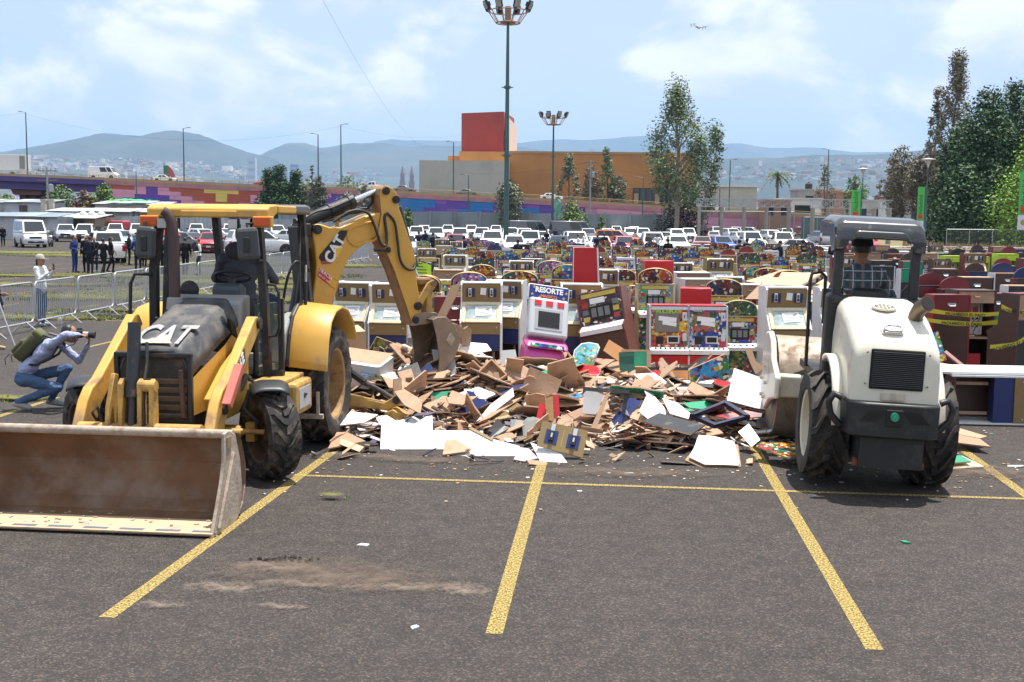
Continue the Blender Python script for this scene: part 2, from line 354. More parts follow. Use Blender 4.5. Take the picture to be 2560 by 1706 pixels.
tag(m.build('grass', GRASS), 'low yellowish green weeds growing through the asphalt cracks', 'grass', kind='stuff')
# dry verge by the right-hand fence
VERGE=mat('dry_verge', (.16, .14, .06), .95, var=.45, scale=.25, dirt=((.22, .15, .10), .5, .12), bump=.4, bscale=4)
m=MB();m.add([(36, 120, 0), (75, 112, 0), (130, 200, 0), (50, 200, 0)], [(0, 1, 2, 3)])
o=m.build('verge', VERGE);o.location.z=.03;tag(o, kind='structure')
m=MB()
for _ in range(2600):
 y=gr.uniform(122, 170);x=gr.uniform(.335*y, .50*y);h=gr.uniform(.15, .7);a=gr.random()*PI;p=Vector((x, y, 0));d=Vector((cos(a), sin(a), 0))*.10
 m.add([p-d, p+d, p+Vector((gr.uniform(-.2, .2), 0, h))], [(0, 1, 2)])
tag(m.build('dry_grass', mat('dry_grass', (.28, .20, .11), .9, island=.5)), 'tall dry grass along the chain-link fence', 'grass', kind='stuff')
m=MB()
for _ in range(1500): # weeds at the foot of the far wall
 y=gr.uniform(172, 183);x=gr.uniform(-26, 24);h=gr.uniform(.1, .6);a=gr.random()*PI;p=Vector((x, y, 0));d=Vector((cos(a), sin(a), 0))*.15
 m.add([p-d, p+d, p+Vector((gr.uniform(-.2, .2), 0, h))], [(0, 1, 2)])
tag(m.build('wall_weeds', GRASS), 'green weeds along the foot of the grey block wall', 'weeds', kind='stuff')
# ================================================================== hills, town, haze
def ridge(name, pts, Y, Y0, c, seed, zn=28):
 """hill range: ridge line traced at distance Y, falling towards the town at Y0"""
 pts=[(P(u, v, Y))for u, v in pts];m=MB();nu, nv=150, 26
 xs=[p.x for p in pts]
 def hz(x):
  for a, b in zip(pts, pts[1:]):
   if a.x<=x<=b.x:
    t=(x-a.x)/(b.x-a.x);t=t*t*(3-2*t)if False else t
    return a.z+(b.z-a.z)*t
  return pts[0].z if x<xs[0]else pts[-1].z
 def fn(i, j):
  x=xs[0]+(xs[-1]-xs[0])*i;y=Y0+(Y-Y0)*j
  h=max(0, hz(x)*(Y/Y))*(j**1.35)
  q=Vector((x/700, y/700, seed))
  h+=(mnoise.fractal(q, .9, 2.1, 5)*zn*(.25+j))*(1 if j>0 else 0)*min(1, 6*j)
  sp=abs(mnoise.noise(Vector((x/900, y/2600, seed+9))))
  h*=1-.16*(1-sp)*(1-j)*2*j
  return Vector((x, y, h-1 if j>0 else-2))
 m.grid(fn, nu, nv)
 m.grid(lambda i, j:Vector((xs[0]+(xs[-1]-xs[0])*i, Y+1200*j, (fn(i, 1).z)*(1-j)-3*j)), nu, 4)
 return tag(m.build(name, c, smooth=60), kind='structure')
HILL=mat('hill_woods', (.032, .046, .042), .95, var=.45, scale=.004, dirt=((.075, .075, .05), .4, .0016))
ridge('hills', [(-500, 415), (-200, 390), (0, 381), (110, 362), (200, 345), (235, 331), (262, 328), (290, 331), (350, 339), (400, 331), (440, 328), (470, 331), (500, 340), (560, 365), (620, 384), (640, 388), (690, 402), (720, 440), (740, 480), (760, 530)], 7200, 3600, HILL, 1.3)
ridge('hills', [(600, 500), (640, 395), (690, 368), (720, 355), (760, 357), (800, 370), (850, 364), (910, 360), (1000, 362), (1060, 360), (1120, 358), (1180, 365), (1250, 372), (1400, 390), (1500, 420), (1560, 520)], 8800, 4600, HILL, 4.1)
ridge('hills', [(880, 400), (930, 356), (980, 350), (1040, 352), (1130, 349), (1280, 356), (1370, 351), (1460, 353), (1520, 348), (1570, 343), (1630, 339), (1700, 349), (1760, 362), (1850, 358), (1920, 370), (2040, 369), (2100, 376), (2200, 380), (2350, 384), (2700, 380), (3000, 390)], 13000, 9000, HILL, 7.7, 18)
ridge('hills', [(1640, 480), (1720, 420), (1800, 398), (1900, 396), (2000, 392), (2100, 385), (2200, 383), (2300, 378), (2450, 372), (2700, 370), (3000, 375)], 5600, 2500, HILL, 3.3, 16)
# the town: thousands of houses, too far to pick apart
def town():
 hr=random.Random(11);m=MB()
 bpy.context.view_layer.update();dg=bpy.context.evaluated_depsgraph_get()
 hills=[o for o in sc.objects if o.name.startswith('hills')]
 def zat(x, y):
  z=0
  for o in hills:
   ok, loc, nn, i=o.ray_cast(Vector((x, y, 3000)), Vector((0, 0, -1)))
   if ok:z=max(z, loc.z)
  return z
 spec=[(4200, -20, 680, 4300, 6500, 1.0), (2800, 560, 1300, 4600, 7600, 1.0), (2600, 1650, 2560, 1500, 5400, 1.0), (500, 1200, 1700, 4200, 8000, 1)]
 for cnt, u0, u1, Y0, Y1, _ in spec:
  for _ in range(cnt):
   Y=Y0+(Y1-Y0)*hr.random()**.8;u=hr.uniform(u0, u1);x=(u-1280)/2900*Y
   if mnoise.noise(Vector((x/420, Y/420, 2)))<-.12:continue
   z=zat(x, Y)
   if z>290:continue
   s=hr.uniform(8, 19)*(1 if hr.random()<.93 else 2.4);h=hr.uniform(4, 10)*(1 if hr.random()<.95 else 3)
   mi=hr.choice([0, 0, 0, 1, 1, 2, 3]);a=hr.random()*.6
   m.box((x, Y, z+h/2-1), (s*hr.uniform(.8, 1.8), s, h+2), (0, 0, a), mi)
 o=m.build('far_town', [mat('house_white', (.66, .64, .61), .8, island=.25), mat('house_grey', (.42, .40, .37), .8, island=.3), mat('house_brick', (.42, .20, .13), .8, island=.3), mat('house_ochre', (.52, .40, .26), .8, island=.3)])
 tag(o, 'hazy town of pale houses spread below the far hills', 'town', kind='stuff')
 m=MB();tr=random.Random(5) # tree masses between the houses
 for _ in range(1500):
  u=tr.uniform(-20, 2580);Y=tr.uniform(420, 3800);x=(u-1280)/2900*Y;z=zat(x, Y)
  r=tr.uniform(3, 6.5);m.ell((x, Y, z+r*.5), (r*tr.uniform(1, 1.9), r, r*tr.uniform(.7, 1.15)), 6, 4)
 tag(m.build('far_trees', mat('far_tree_green', (.045, .07, .03), .95, var=.4, scale=.2, island=.4)), 'dark tree masses scattered through the far town', 'trees', kind='stuff')
town()
hz=empty('haze');bpy.data.objects.remove(hz)
m=MB();m.box((0, 7300, 449), (33000, 15800, 902))
HZ=bpy.data.materials.new('haze_air');HZ.use_nodes=True;t=HZ.node_tree;t.nodes.clear()
pv=t.nodes.new('ShaderNodeVolumePrincipled');pv.inputs['Density'].default_value=8.5e-5;pv.inputs['Color'].default_value=(.42, .66, 1, 1);pv.inputs['Anisotropy'].default_value=.15
om=t.nodes.new('ShaderNodeOutputMaterial');t.links.new(pv.outputs[0], om.inputs['Volume'])
tag(m.build('haze', HZ), kind='stuff')
# ================================================================== trees
BARK=mat('bark', (.12, .09, .065), .9, var=.3, scale=3, bump=.4, bscale=8)
BARKP=mat('pale_bark', (.30, .25, .20), .85, var=.3, scale=2, bump=.3, bscale=6)
def leafmat(name, c, isl=.45):return mat(name, c, .62, var=.25, scale=.35, island=isl, spec=.3)
def crown(clumps, n, ls, seed, droop=0.0, thin=.55):
 """leaf-sized faces spread through clumps (centre, radii): denser towards their outside, with gaps between clumps"""
 r=random.Random(seed);m=MB();wts=[c[1][0]*c[1][1]*c[1][2]for c in clumps];tot=sum(w**.75 for w in wts)
 for(c, rad), wt in zip(clumps, wts):
  for _ in range(int(n*wt**.75/tot)+1):
   d=Vector((r.gauss(0, 1), r.gauss(0, 1), r.gauss(0, 1))).normalized();k=r.random()**thin
   p=Vector(c)+Vector((d.x*rad[0], d.y*rad[1], d.z*rad[2]))*k
   s=ls*r.uniform(.55, 1.35);a=Vector((r.gauss(0, 1), r.gauss(0, 1), r.gauss(0, .6)-droop)).normalized();b=(a.cross(d+Vector((.01, .2, .3)))+Vector((r.uniform(-.3, .3), )*3)).normalized()
   m.add([p-a*s*.5, p+b*s*.28, p+a*s*.5, p-b*s*.28], [(0, 1, 2, 3)])
 return m
def tree(name, label, base, trunk_pts, r0, limbs, clumps, n, ls, lm, bark, seed, cat='tree', droop=0., group=None, thin=.55):
 o=empty(name, base, 0, label, cat, group);m=MB()
 k=len(trunk_pts);m.tube(trunk_pts, [r0*(1-.75*i/(k-1))for i in range(k)], 7)
 for pts, r in limbs:m.tube(pts, [r*(1-.7*i/(len(pts)-1))for i in range(len(pts))], 5)
 m.build('trunk', bark, o, smooth=50)
 crown(clumps, n, ls, seed, droop, thin).build('crown', lm, o)
 return o
def auto_tree(name, label, u, vb, vt, Y, wpx, lm, bark=BARK, n=2600, ls=.45, seed=1, shape='round', nc=16, trunk=.35, base_frac=.3, z0=None, droop=0, cat='tree', group=None, thin=.55, lean=0.0):
 """a tree standing at distance Y, its top at image height vt, crown wpx wide: clumps hung on limbs round a tapered trunk"""
 r=random.Random(seed);top=P(u, vt, Y);b=Vector((top.x, Y, 0 if z0 is None else z0));H=top.z-b.z;W=wpx/2900*Y
 tp=[(r.uniform(-.02, .02)*H*(i>0)+lean*H*(i/5)**1.5, r.uniform(-.02, .02)*H, H*.92*i/5)for i in range(6)]
 clumps=[];limbs=[]
 for i in range(nc):
  f=base_frac+(1-base_frac)*((i+.5)/nc);z=H*f
  g=(f-base_frac)/(1-base_frac)
  wd={'round':math.sqrt(max(.06, 1-(2*g-1)**2)), 'cone':(1-g)**.6*(.85+.3*r.random())+.10, 'tall':(.65+.45*sin(PI*min(1, g*1.1)))*(1-.5*g)*1.3, 'bush':math.sqrt(max(.1, 1-g*g))}[shape]
  a=(0 if i%2 else PI)+(r.uniform(-.6, .6)if i%3 else r.uniform(-1.6, 1.6))
  rad=W/2*wd;cr=max(.15*W, rad*r.uniform(.45, .65))if shape!='tall' else W*r.uniform(.15, .25)
  off=max(0, rad-cr)*r.uniform(.55, 1.0)
  ti=min(4, int(f*5));tx=tp[ti][0]
  c=(tx+cos(a)*off, sin(a)*off, z)
  clumps.append((c, (cr, cr, cr*r.uniform(.6, .95)if shape!='tall' else cr*r.uniform(1.0, 1.6))))
  zs=max(H*.08, z-off*.8-H*.06);limbs.append(([(tx*zs/max(z, .1), 0, zs), (tx+cos(a)*off*.5, sin(a)*off*.5, (zs+z)/2), c], trunk*.32))
 return tree(name, label, b, tp, trunk, limbs, clumps, n, ls, lm, bark, seed, cat, droop, group, thin)
EUC=leafmat('eucalyptus_leaves', (.18, .23, .11));EUCB=leafmat('brown_eucalyptus_leaves', (.19, .165, .105));PINE=leafmat('dark_pine_needles', (.048, .095, .032), .5);BRI=leafmat('bright_leaves', (.22, .36, .06))
CONI=leafmat('conifer_green', (.040, .085, .024));GREY=leafmat('grey_green_leaves', (.18, .195, .125));MIDG=leafmat('mid_green_leaves', (.13, .20, .05));REDL=leafmat('rusty_leaves', (.16, .085, .05))
auto_tree('eucalyptus_tree', 'tall airy eucalyptus with forked crown in front of the orange building', 1699, 562, 226, 176, 175, EUC, BARKP, 11500, .40, 21, 'tall', 36, .42, .30, lean=-.02, thin=.75)
auto_tree('eucalyptus_tree', 'slender leaning eucalyptus right beside the tallest airy eucalyptus', 1765, 562, 318, 180, 95, EUC, BARKP, 3400, .42, 22, 'tall', 18, .26, .22, lean=.10, thin=.7)
auto_tree('dark_shrub', 'dark leafy shrubs round the foot of the tall eucalyptus', 1702, 565, 486, 182, 165, leafmat('dark_leaves', (.045, .05, .032)), BARK, 4200, .40, 23, 'bush', 14, .12, .05, cat='shrub')
auto_tree('eucalyptus_tree', 'tallest brownish eucalyptus behind the dark pines on the right', 2390, 575, 136, 176, 110, EUCB, BARKP, 10000, .38, 24, 'tall', 36, .40, .22, lean=.04, thin=.75)
auto_tree('eucalyptus_tree', 'thin pale eucalyptus left of the tallest brownish one', 2350, 575, 222, 182, 60, EUCB, BARKP, 3000, .38, 25, 'tall', 18, .25, .3, thin=.75)
for i, (u, vt, w, Y, s)in enumerate(((2262, 366, 110, 190, 31), (2300, 385, 90, 186, 32), (2236, 395, 70, 196, 33), (2330, 362, 80, 184, 34))):
 auto_tree('eucalyptus_tree', ['wide brownish eucalyptus at left end of the right-hand trees', 'brownish eucalyptus behind the green road sign', 'low brown tree farthest left of the right-hand trees', 'brownish eucalyptus behind the tall green banner'][i], u, 575, vt, Y, w, EUCB, BARK, 3600, .40, s, 'round', 18, .3, .25, thin=.7)
for i, (u, vt, w, Y, s)in enumerate(((2470, 232, 190, 150, 41), (2400, 330, 150, 156, 42), (2545, 214, 170, 158, 43), (2620, 230, 190, 150, 44), (2415, 420, 170, 146, 45), (2500, 430, 180, 142, 46))):
 auto_tree('pine_tree', ['broad dark pine nearest the tall eucalyptus on the right', 'shorter dark pine behind the chain-link fence end', 'highest dark pine at the right edge of the picture', 'dark pine cut off by the right edge', 'low spreading dark pine above the corrugated fence', 'low dark tree filling the gap behind the chain-link fence'][i], u, 600, vt, Y, w*1.15, PINE, BARK, 15000, .46, s, 'round' if i<4 else'bush', 44, .45, .0, thin=.42)
auto_tree('bright_tree', 'bright lime green leafy tree at the far right edge', 2600, 590, 345, 138, 250, BRI, BARK, 13000, .36, 51, 'tall', 46, .3, .0, thin=.6)
for i, (u, vt, w, s)in enumerate(((672, 428, 52, 61), (700, 418, 58, 62), (742, 430, 52, 63))):
 auto_tree('cypress_tree', ['leftmost of the three dark green cypresses behind the cab', 'tallest dark green cypress behind the cab', 'rightmost of the three dark green cypresses behind the cab'][i], u, 540, vt, 208+i, w*2.1, CONI, BARK, 8500, .45, s, 'cone', 26, .3, .0, thin=.4)
auto_tree('cypress_tree', 'thin grey cypress with bare top beside the dark cypresses', 778, 540, 412, 206, 30, GREY, BARK, 1500, .38, 64, 'cone', 18, .2, .1, thin=.7)
auto_tree('grey_tree', 'ragged grey-green tree right of the dark cypresses', 795, 545, 442, 202, 62, leafmat('olive_grey_leaves', (.12, .13, .08)), BARK, 3000, .42, 65, 'round', 18, .25, .1, thin=.65)
auto_tree('grey_tree', 'pale grey-green tree half hidden behind the raised boom', 868, 545, 486, 196, 90, GREY, BARK, 2600, .42, 66, 'round', 14, .2, .1, thin=.65)
auto_tree('grey_tree', 'wispy grey-green tree between boom and overpass mural', 912, 545, 462, 192, 60, GREY, BARK, 1500, .40, 67, 'round', 12, .2, .15, thin=.7)
auto_tree('leafy_bush', 'bright green bush beside the bent boom at the wall end', 1018, 566, 520, 178, 50, leafmat('fresh_green', (.12, .20, .04)), BARK, 1300, .35, 68, 'bush', 9, .1, .05, cat='bush')
auto_tree('grey_tree', 'grey-green tree behind the big floodlight mast', 1272, 562, 452, 184, 92, GREY, BARK, 4200, .40, 69, 'round', 20, .25, .15, thin=.65)
auto_tree('leafy_bush', 'round green bush beside the far floodlight mast', 1430, 566, 511, 176, 116, MIDG, BARK, 4200, .38, 70, 'bush', 18, .12, .03, cat='bush')
auto_tree('leafy_bush', 'small green bush at right of the round bush', 1505, 566, 540, 177, 34, MIDG, BARK, 900, .34, 71, 'bush', 8, .1, .05, cat='bush')
for i, (u, vt, w, s)in enumerate(((1422, 392, 62, 72), (1520, 370, 48, 73), (1478, 415, 60, 74), (1545, 440, 60, 75))):
 auto_tree('eucalyptus_tree', ['leftmost thin tree against the orange wall', 'pointed tree tallest against the orange wall', 'sparse tree between two thin trees against the orange wall', 'low tree rightmost against the orange wall'][i], u, 520, vt, 262, w, [GREY, EUC, EUCB, GREY][i], BARK, 2400, .5, s, 'tall' if i<2 else'round', 16, .25, .3, thin=.7)
for i, (u, vt, w, Y, lm, s)in enumerate(((150, 470, 110, 190, MIDG, 81), (205, 478, 70, 186, REDL, 82), (258, 462, 78, 180, leafmat('light_green_leaves', (.15, .22, .05)), 83), (15, 488, 70, 205, MIDG, 84), (228, 492, 50, 176, leafmat('orange_flowering', (.18, .15, .05)), 85))):
 auto_tree('leafy_tree', ['dense green tree under the purple overpass', 'rust-coloured tree under the purple overpass', 'light green round tree in front of the mural end', 'green tree at the far left behind the overpass pillar', 'bush with orange flowers below the purple overpass'][i], u, 525, vt, Y, w, lm, BARK, 2600, .42, s, 'round', 16, .25, .15)
auto_tree('leafy_tree', 'green tree tops rising behind the overpass railing', 870, 500, 442, 262, 110, MIDG, BARK, 2200, .5, 86, 'round', 14, .25, .2)
auto_tree('leafy_tree', 'small green tree behind the overpass by the lamp post', 770, 500, 445, 268, 50, MIDG, BARK, 900, .5, 87, 'round', 9, .2, .2)
auto_tree('leafy_tree', 'round bright green tree behind the truss gateway', 2140, 560, 442, 215, 80, leafmat('gateway_green', (.10, .17, .035)), BARK, 2400, .42, 88, 'round', 16, .25, .2)
auto_tree('leafy_tree', 'bare brownish tree behind the truss gateway', 2065, 560, 415, 235, 60, EUCB, BARK, 1000, .45, 89, 'tall', 14, .2, .3, thin=.8)
auto_tree('leafy_tree', 'yellowish shrub left of the green road sign', 2200, 560, 445, 220, 40, leafmat('yellowish', (.17, .15, .06)), BARK, 800, .4, 90, 'round', 8, .2, .2)
# palm
pb=P(1945, 424, 265);po=empty('palm_tree', (pb.x, 265, 0), 0, 'feathery palm tree beyond the cream building', 'palm');m=MB();pz=pb.z-1.2
m.tube([(0, 0, 0), (.1, 0, pz*.5), (0, 0, pz)], [.35, .28, .25], 8);m.build('trunk', BARK, po)
m=MB();r=random.Random(4)
for i in range(26):
 a=r.random()*2*PI;el=r.uniform(-.3, 1.1);Lf=r.uniform(2.4, 3.6);pts=[]
 for k in range(7):
  t=k/6;pts.append(Vector((cos(a)*Lf*t*cos(el*(1-t)), sin(a)*Lf*t*cos(el*(1-t)), pz+Lf*(sin(el)*t-.75*t*t))))
 for k in range(6):
  for s in(-1, 1):
   d=(pts[k+1]-pts[k]);sd=d.cross(Vector((0, 0, 1))).normalized()*s*.55*(1-k/8)+Vector((0, 0, -.3))
   m.add([pts[k], pts[k+1], pts[k+1]+sd], [(0, 1, 2)])
m.build('crown', leafmat('palm_green', (.09, .13, .045)), po)
# ================================================================== overpass with mural
OY=230.0
prof=[(-400, 420), (-200, 428), (0, 433), (260, 444), (640, 461), (830, 467), (1048, 480), (1238, 490), (1316, 493), (1571, 508), (1827, 527), (2010, 536), (2300, 552), (2600, 562)]
def pv_(u):
 for a, b in zip(prof, prof[1:]):
  if a[0]<=u<=b[0]:return a[1]+(b[1]-a[1])*(u-a[0])/(b[0]-a[0])
def oz(u):return P(u, pv_(u), OY).z
def ox(u):return P(u, 500, OY).x
ov=empty('overpass', (0, OY, 0), 0, 'long descending road overpass with purple girder and colourful block mural', 'overpass')
CONC=mat('concrete', (.36, .34, .31), .85, var=.15, scale=.6, dirt=((.2, .18, .16), .4, .35))
OYEL=mat('overpass_yellow', (.44, .32, .15), .75, var=.15, scale=.5, dirt=((.35, .27, .16), .35, .3))
us=[-400]+list(range(-150, 2600, 50))
def band(zt, zb, y0, y1, mb, u0=-400, u1=2580):
 uu=[u for u in us if u0<u<u1];uu=[u0]+uu+[u1]
 for a, b in zip(uu, uu[1:]):
  za, zb_=oz(a), oz(b);xa, xb=ox(a), ox(b)
  mb.hexa([(xa, y0, za+zb), (xb, y0, zb_+zb), (xb, y1, zb_+zb), (xa, y1, za+zb)], [(xa, y0, za+zt), (xb, y0, zb_+zt), (xb, y1, zb_+zt), (xa, y1, za+zt)])
 return mb
band(0, -.50, 0, .25, MB()).build('parapet', OYEL, ov)
band(-.35, -.95, .25, 13, MB()).build('deck', CONC, ov)
band(0, -.5, 12.8, 13.0, MB()).build('parapet', OYEL, ov)
band(-.50, -1.35, -.12, .3, MB(), 262, 2580).build('coping', mat('pink_coping', (.50, .22, .24), .8, var=.18, scale=.5, dirt=((.3, .2, .17), .4, .4)), ov)
m=MB()
for off in(.55, .28):
 pts=[(ox(u), -.05, oz(u)+off)for u in us];m.tube(pts, .045, 5)
m.build('guard_rail', mat('rail_yellow', (.45, .34, .13), .5), ov)
m=MB()
for u in range(-390, 2570, 22):m.cyl((ox(u), -.05, oz(u)-.1), (ox(u), -.05, oz(u)+.58), .05, n=5)
m.build('rail_posts', CONC, ov)['kind']='stuff'
PURP=mat('purple_girder', (.085, .05, .20), .6, var=.12, scale=.4)
gd=MB();band(-.55, -1.5, -.6, 12, gd, -400, 262);band(-1.5, -2.75, .4, 11, gd, -400, 262);band(-2.75, -2.95, 0, 11.4, gd, -400, 262);gd.build('girder', PURP, ov)
PIL=mat('brown_pillar', (.15, .075, .055), .8, var=.2, scale=.6)
for uc in(62, -260):
 m=MB();xc=ox(uc);zt=oz(uc)-2.95
 m.prism([(xc-3.2, zt), (xc+3.2, zt), (xc+2.6, zt-1.1), (xc-2.6, zt-1.1)], 'y', 1.0, 9)
 for s in(-1, 0, 1):m.box((xc+s*2.0, 5, (zt-1.1)/2), (1.3, 2.4, zt-1.1))
 m.build('pillar', PIL, ov)
m=MB();band(-1.36, -12, .12, .5, m, 262, 2580);m.build('retaining_wall', CONC, ov)
MC={'R':(.48, .10, .05), 'P':(.74, .34, .46), 'U':(.15, .07, .38), 'T':(.015, .25, .48), 'Y':(.80, .60, .14), 'O':(.72, .14, .05), 'B':(.03, .20, .50), 'V':(.23, .11, .42), 'W':(.56, .25, .36)}
MM={k:mat('mural_'+{'R':'brick_red', 'P':'pink', 'U':'purple', 'T':'teal', 'Y':'yellow', 'O':'orange', 'B':'blue', 'V':'violet', 'W':'dusty_pink'}[k], c, .75, var=.12, scale=.4, dirt=((.3, .22, .2), .10, .25))for k, c in MC.items()}
rows1=["RRPUPRRRYYYRRRPRRP", "PPPUPPRRRYRRPPRRPP", "PPUUUPPRRYRRPPPPRR", "PUUTUUPPRRRPUUPPRP", "UUTTTUUUPRRPUUUPPP", "UTTTTTUVPPRUUTUUPP", "UTTTTTYYPPUUTTTUUP"]
rows2=["PUUUUVBBBBVUUBBUUUVUUUUWPP", "UUOUVUBBBBUUUBBUUBBUUUWWPP", "UOOUUUVBBUUVBBUUUOUUUWWWPP", "UOYOOUVVUUUOUUUUOOOUWWWPPP", "UUYYOUUUUUOOUUUUUOUUWWWPPP", "UUUUUUUUOOOUUUUUUUUWWWPPPP", "UUUUUUUUOOOUUUUUUUUWWWPPPP"]
CW, RH=28.9, .80
def rowpanels(rows, u0):
 for r, s in enumerate(rows):
  i=0
  while i<len(s):
   j=i
   while j+1<len(s)and s[j+1]==s[i]and j-i<3:j+=1
   a, b=u0+i*CW, u0+(j+1)*CW;xa, xb=ox(a)+.015, ox(b)-.015;zm=-1.37-RH*r
   za, zb=oz(a)+zm, oz(b)+zm
   if min(za, zb)-RH>.3:
    m=MB();m.hexa([(xa, .03, za-RH+.03), (xb, .03, zb-RH+.03), (xb, .115, zb-RH+.03), (xa, .115, za-RH+.03)], [(xa, .03, za), (xb, .03, zb), (xb, .115, zb), (xa, .115, za)])
    m.build('mural_panel', MM[s[i]], ov)
   i=j+1
rowpanels(rows1, 279);rowpanels(rows2, 279+18*CW)
rowpanels([''.join('PPWPPWPPPP')+'PWPPWWPPPP']*5, 279+44*CW)
# ================================================================== shopping centre behind the overpass
BY=285.0
def bx(u):return P(u, 500, BY).x
def bz(u, v):return P(u, v, BY).z
bl=empty('shopping_centre', (0, BY, 0), 0, 'large windowless orange building with red tower and cream block', 'building')
ORA=mat('orange_render', (.50, .225, .065), .85, var=.13, scale=.12, dirt=((.38, .17, .06), .5, .10));CRM=mat('cream_render', (.50, .47, .39), .85, var=.10, scale=.12, dirt=((.38, .36, .31), .45, .12));REDT=mat('red_render', (.36, .065, .055), .85, var=.10, scale=.12, dirt=((.28, .05, .05), .4, .15))
def blk(name, u0, u1, vt, y0, y1, mt, zb=0, vt2=None):
 m=MB();a, b=bx(u0), bx(u1);t=bz((u0+u1)/2, vt)
 m.box(((a+b)/2, (y0+y1)/2, (zb+t)/2), (b-a, y1-y0, t-zb));return m.build(name, mt, bl)
blk('cream_block', 1053, 1273, 405, -6, 10, CRM);blk('orange_hall', 1148, 1742, 381.5, 0, 60, ORA);blk('orange_step', 1117, 1147, 388, 4, 30, ORA)
tw=MB();a, b, t=bx(1150), bx(1257), bz(1200, 273)
tw.hexa([(a, 6, 15), (b, 6, 15), (b+2.6, 30, 15), (a, 30, 15)], [(a, 6, t-.5), (b, 6, t), (b+2.6, 30, t+.4), (a, 30, t)]);tw.build('red_tower', REDT, bl)
tw=MB();tw.hexa([(b+.6, 7, 15), (b+.9, 6.4, 15), (b+3.4, 28, 15), (b+3, 28.4, 15)], [(b+.6, 7, t-1), (b+.9, 6.4, t-1), (b+3.4, 28, t-2), (b+3, 28.4, t-2)]);tw.build('tower_sign_panel', mat('sign_back', (.62, .60, .56), .7), bl)
blk('parapet_cap', 1272, 1742.5, 380, -.15, .3, mat('cap', (.42, .25, .12), .8), zb=bz(1500, 382.5)-.35)
wn=MB();a, b, z0, z1=bx(1582), bx(1679), bz(1630, 509), bz(1630, 471)
wn.box(((a+b)/2, .02, (z0+z1)/2), (b-a, .5, z1-z0));wo=wn.build('window_band', mat('dark_window_frame', (.03, .025, .022), .5), bl)
for i in range(6):
 m=MB();x0=a+(b-a)*i/6+.12;x1=a+(b-a)*(i+1)/6-.12;m.box(((x0+x1)/2, -.27, (z0+z1)/2), (x1-x0, .06, z1-z0-.4));m.build('pane', mat('shop_glass', (.035, .03, .028), .08, spec=.6), wo)
for i in(.08, .62):m=MB();m.box((a+(b-a)*i, -.5, (z0+z1)/2-.8), (1.1, .3, 2.6));m.build('shop_pillar', mat('shop_tan', (.42, .30, .17), .8), wo)
blk('cream_wing', 1680, 1745, 471, -1, 8, CRM)
sb=empty('low_building', (P(1842, 480, 240).x, 252, 0), 0, 'low cream flat-roofed warehouse beyond the overpass end', 'building');m=MB();wdt=148/2900*252
m.box((0, 4, 5), (wdt, 10, P(1842, 468, 252).z*2-10));m.build('wall', CRM, sb);m=MB();m.box((0, 3.8, P(1842, 468, 252).z+.1), (wdt+.4, 10.6, .3));m.build('roof_edge', mat('roof_edge', (.6, .58, .52), .8), sb)
def house(u, v, Y, wd, dp, label, wc, rc=None, win=2, rz=0):
 b=P(u, v, Y);o=empty('house', (b.x, Y, 0), rz, label, 'house');h=b.z;m=MB();m.box((0, 0, h/2), (wd, dp, h));m.build('wall', mat('hw_%d%d%d'%tuple(int(c*100)for c in wc), wc, .85, var=.1, scale=.5, dirt=((.25, .22, .2), .3, .4)), o)
 m=MB();m.box((0, 0, h+.15), (wd+.5, dp+.5, .3));m.build('roof', mat('hr_%d%d%d'%tuple(int(c*100)for c in(rc or wc)), rc or wc, .85), o)
 for i in range(win):
  m=MB();x=(i+.5)/win*wd-wd/2;m.box((x, -dp/2-.02, h-1.9), (wd/win*.42, .14, 1.5));m.build('window', mat('house_window', (.03, .035, .04), .15), o)
 return o
house(1995, 500, 236, 7.5, 8, 'white house with dark garage opening behind the truss gateway', (.66, .65, .62), win=1)
house(2040, 478, 250, 9, 8, 'grey concrete block house with roof tank behind the gateway', (.38, .36, .33), win=2)
house(2085, 485, 244, 6, 7, 'small brick house between gateway posts', (.36, .17, .11), win=2)
house(2262, 497, 200, 7, 6, 'low white building under the green road sign', (.7, .7, .69), (.40, .07, .05), win=2)
house(2300, 490, 215, 5, 6, 'small red shed right of the green road sign', (.42, .08, .06), win=1)
house(1935, 505, 228, 5, 6, 'low brick wall house under the truss', (.40, .20, .12), win=2)
house(2180, 505, 212, 7, 6, 'pale house with three dark windows right of the gateway', (.6, .57, .5), win=3)
house(2325, 520, 190, 5, 3, 'blue freight container stacked behind the banner', (.05, .09, .22), win=0)
c=P(2022, 463, 249);t_=empty('water_tank', (c.x, 249, P(2040, 478, 250).z+.3), 0, 'black water tank on the grey block house roof', 'tank');m=MB();m.lathe([(0, 0), (.75, 0), (.8, .9), (.7, 1.2), (.25, 1.4), (.25, 1.55), (0, 1.55)], 12, axis='z');m.build('tank_body', mat('black_tank', (.015, .015, .016), .5), t_)
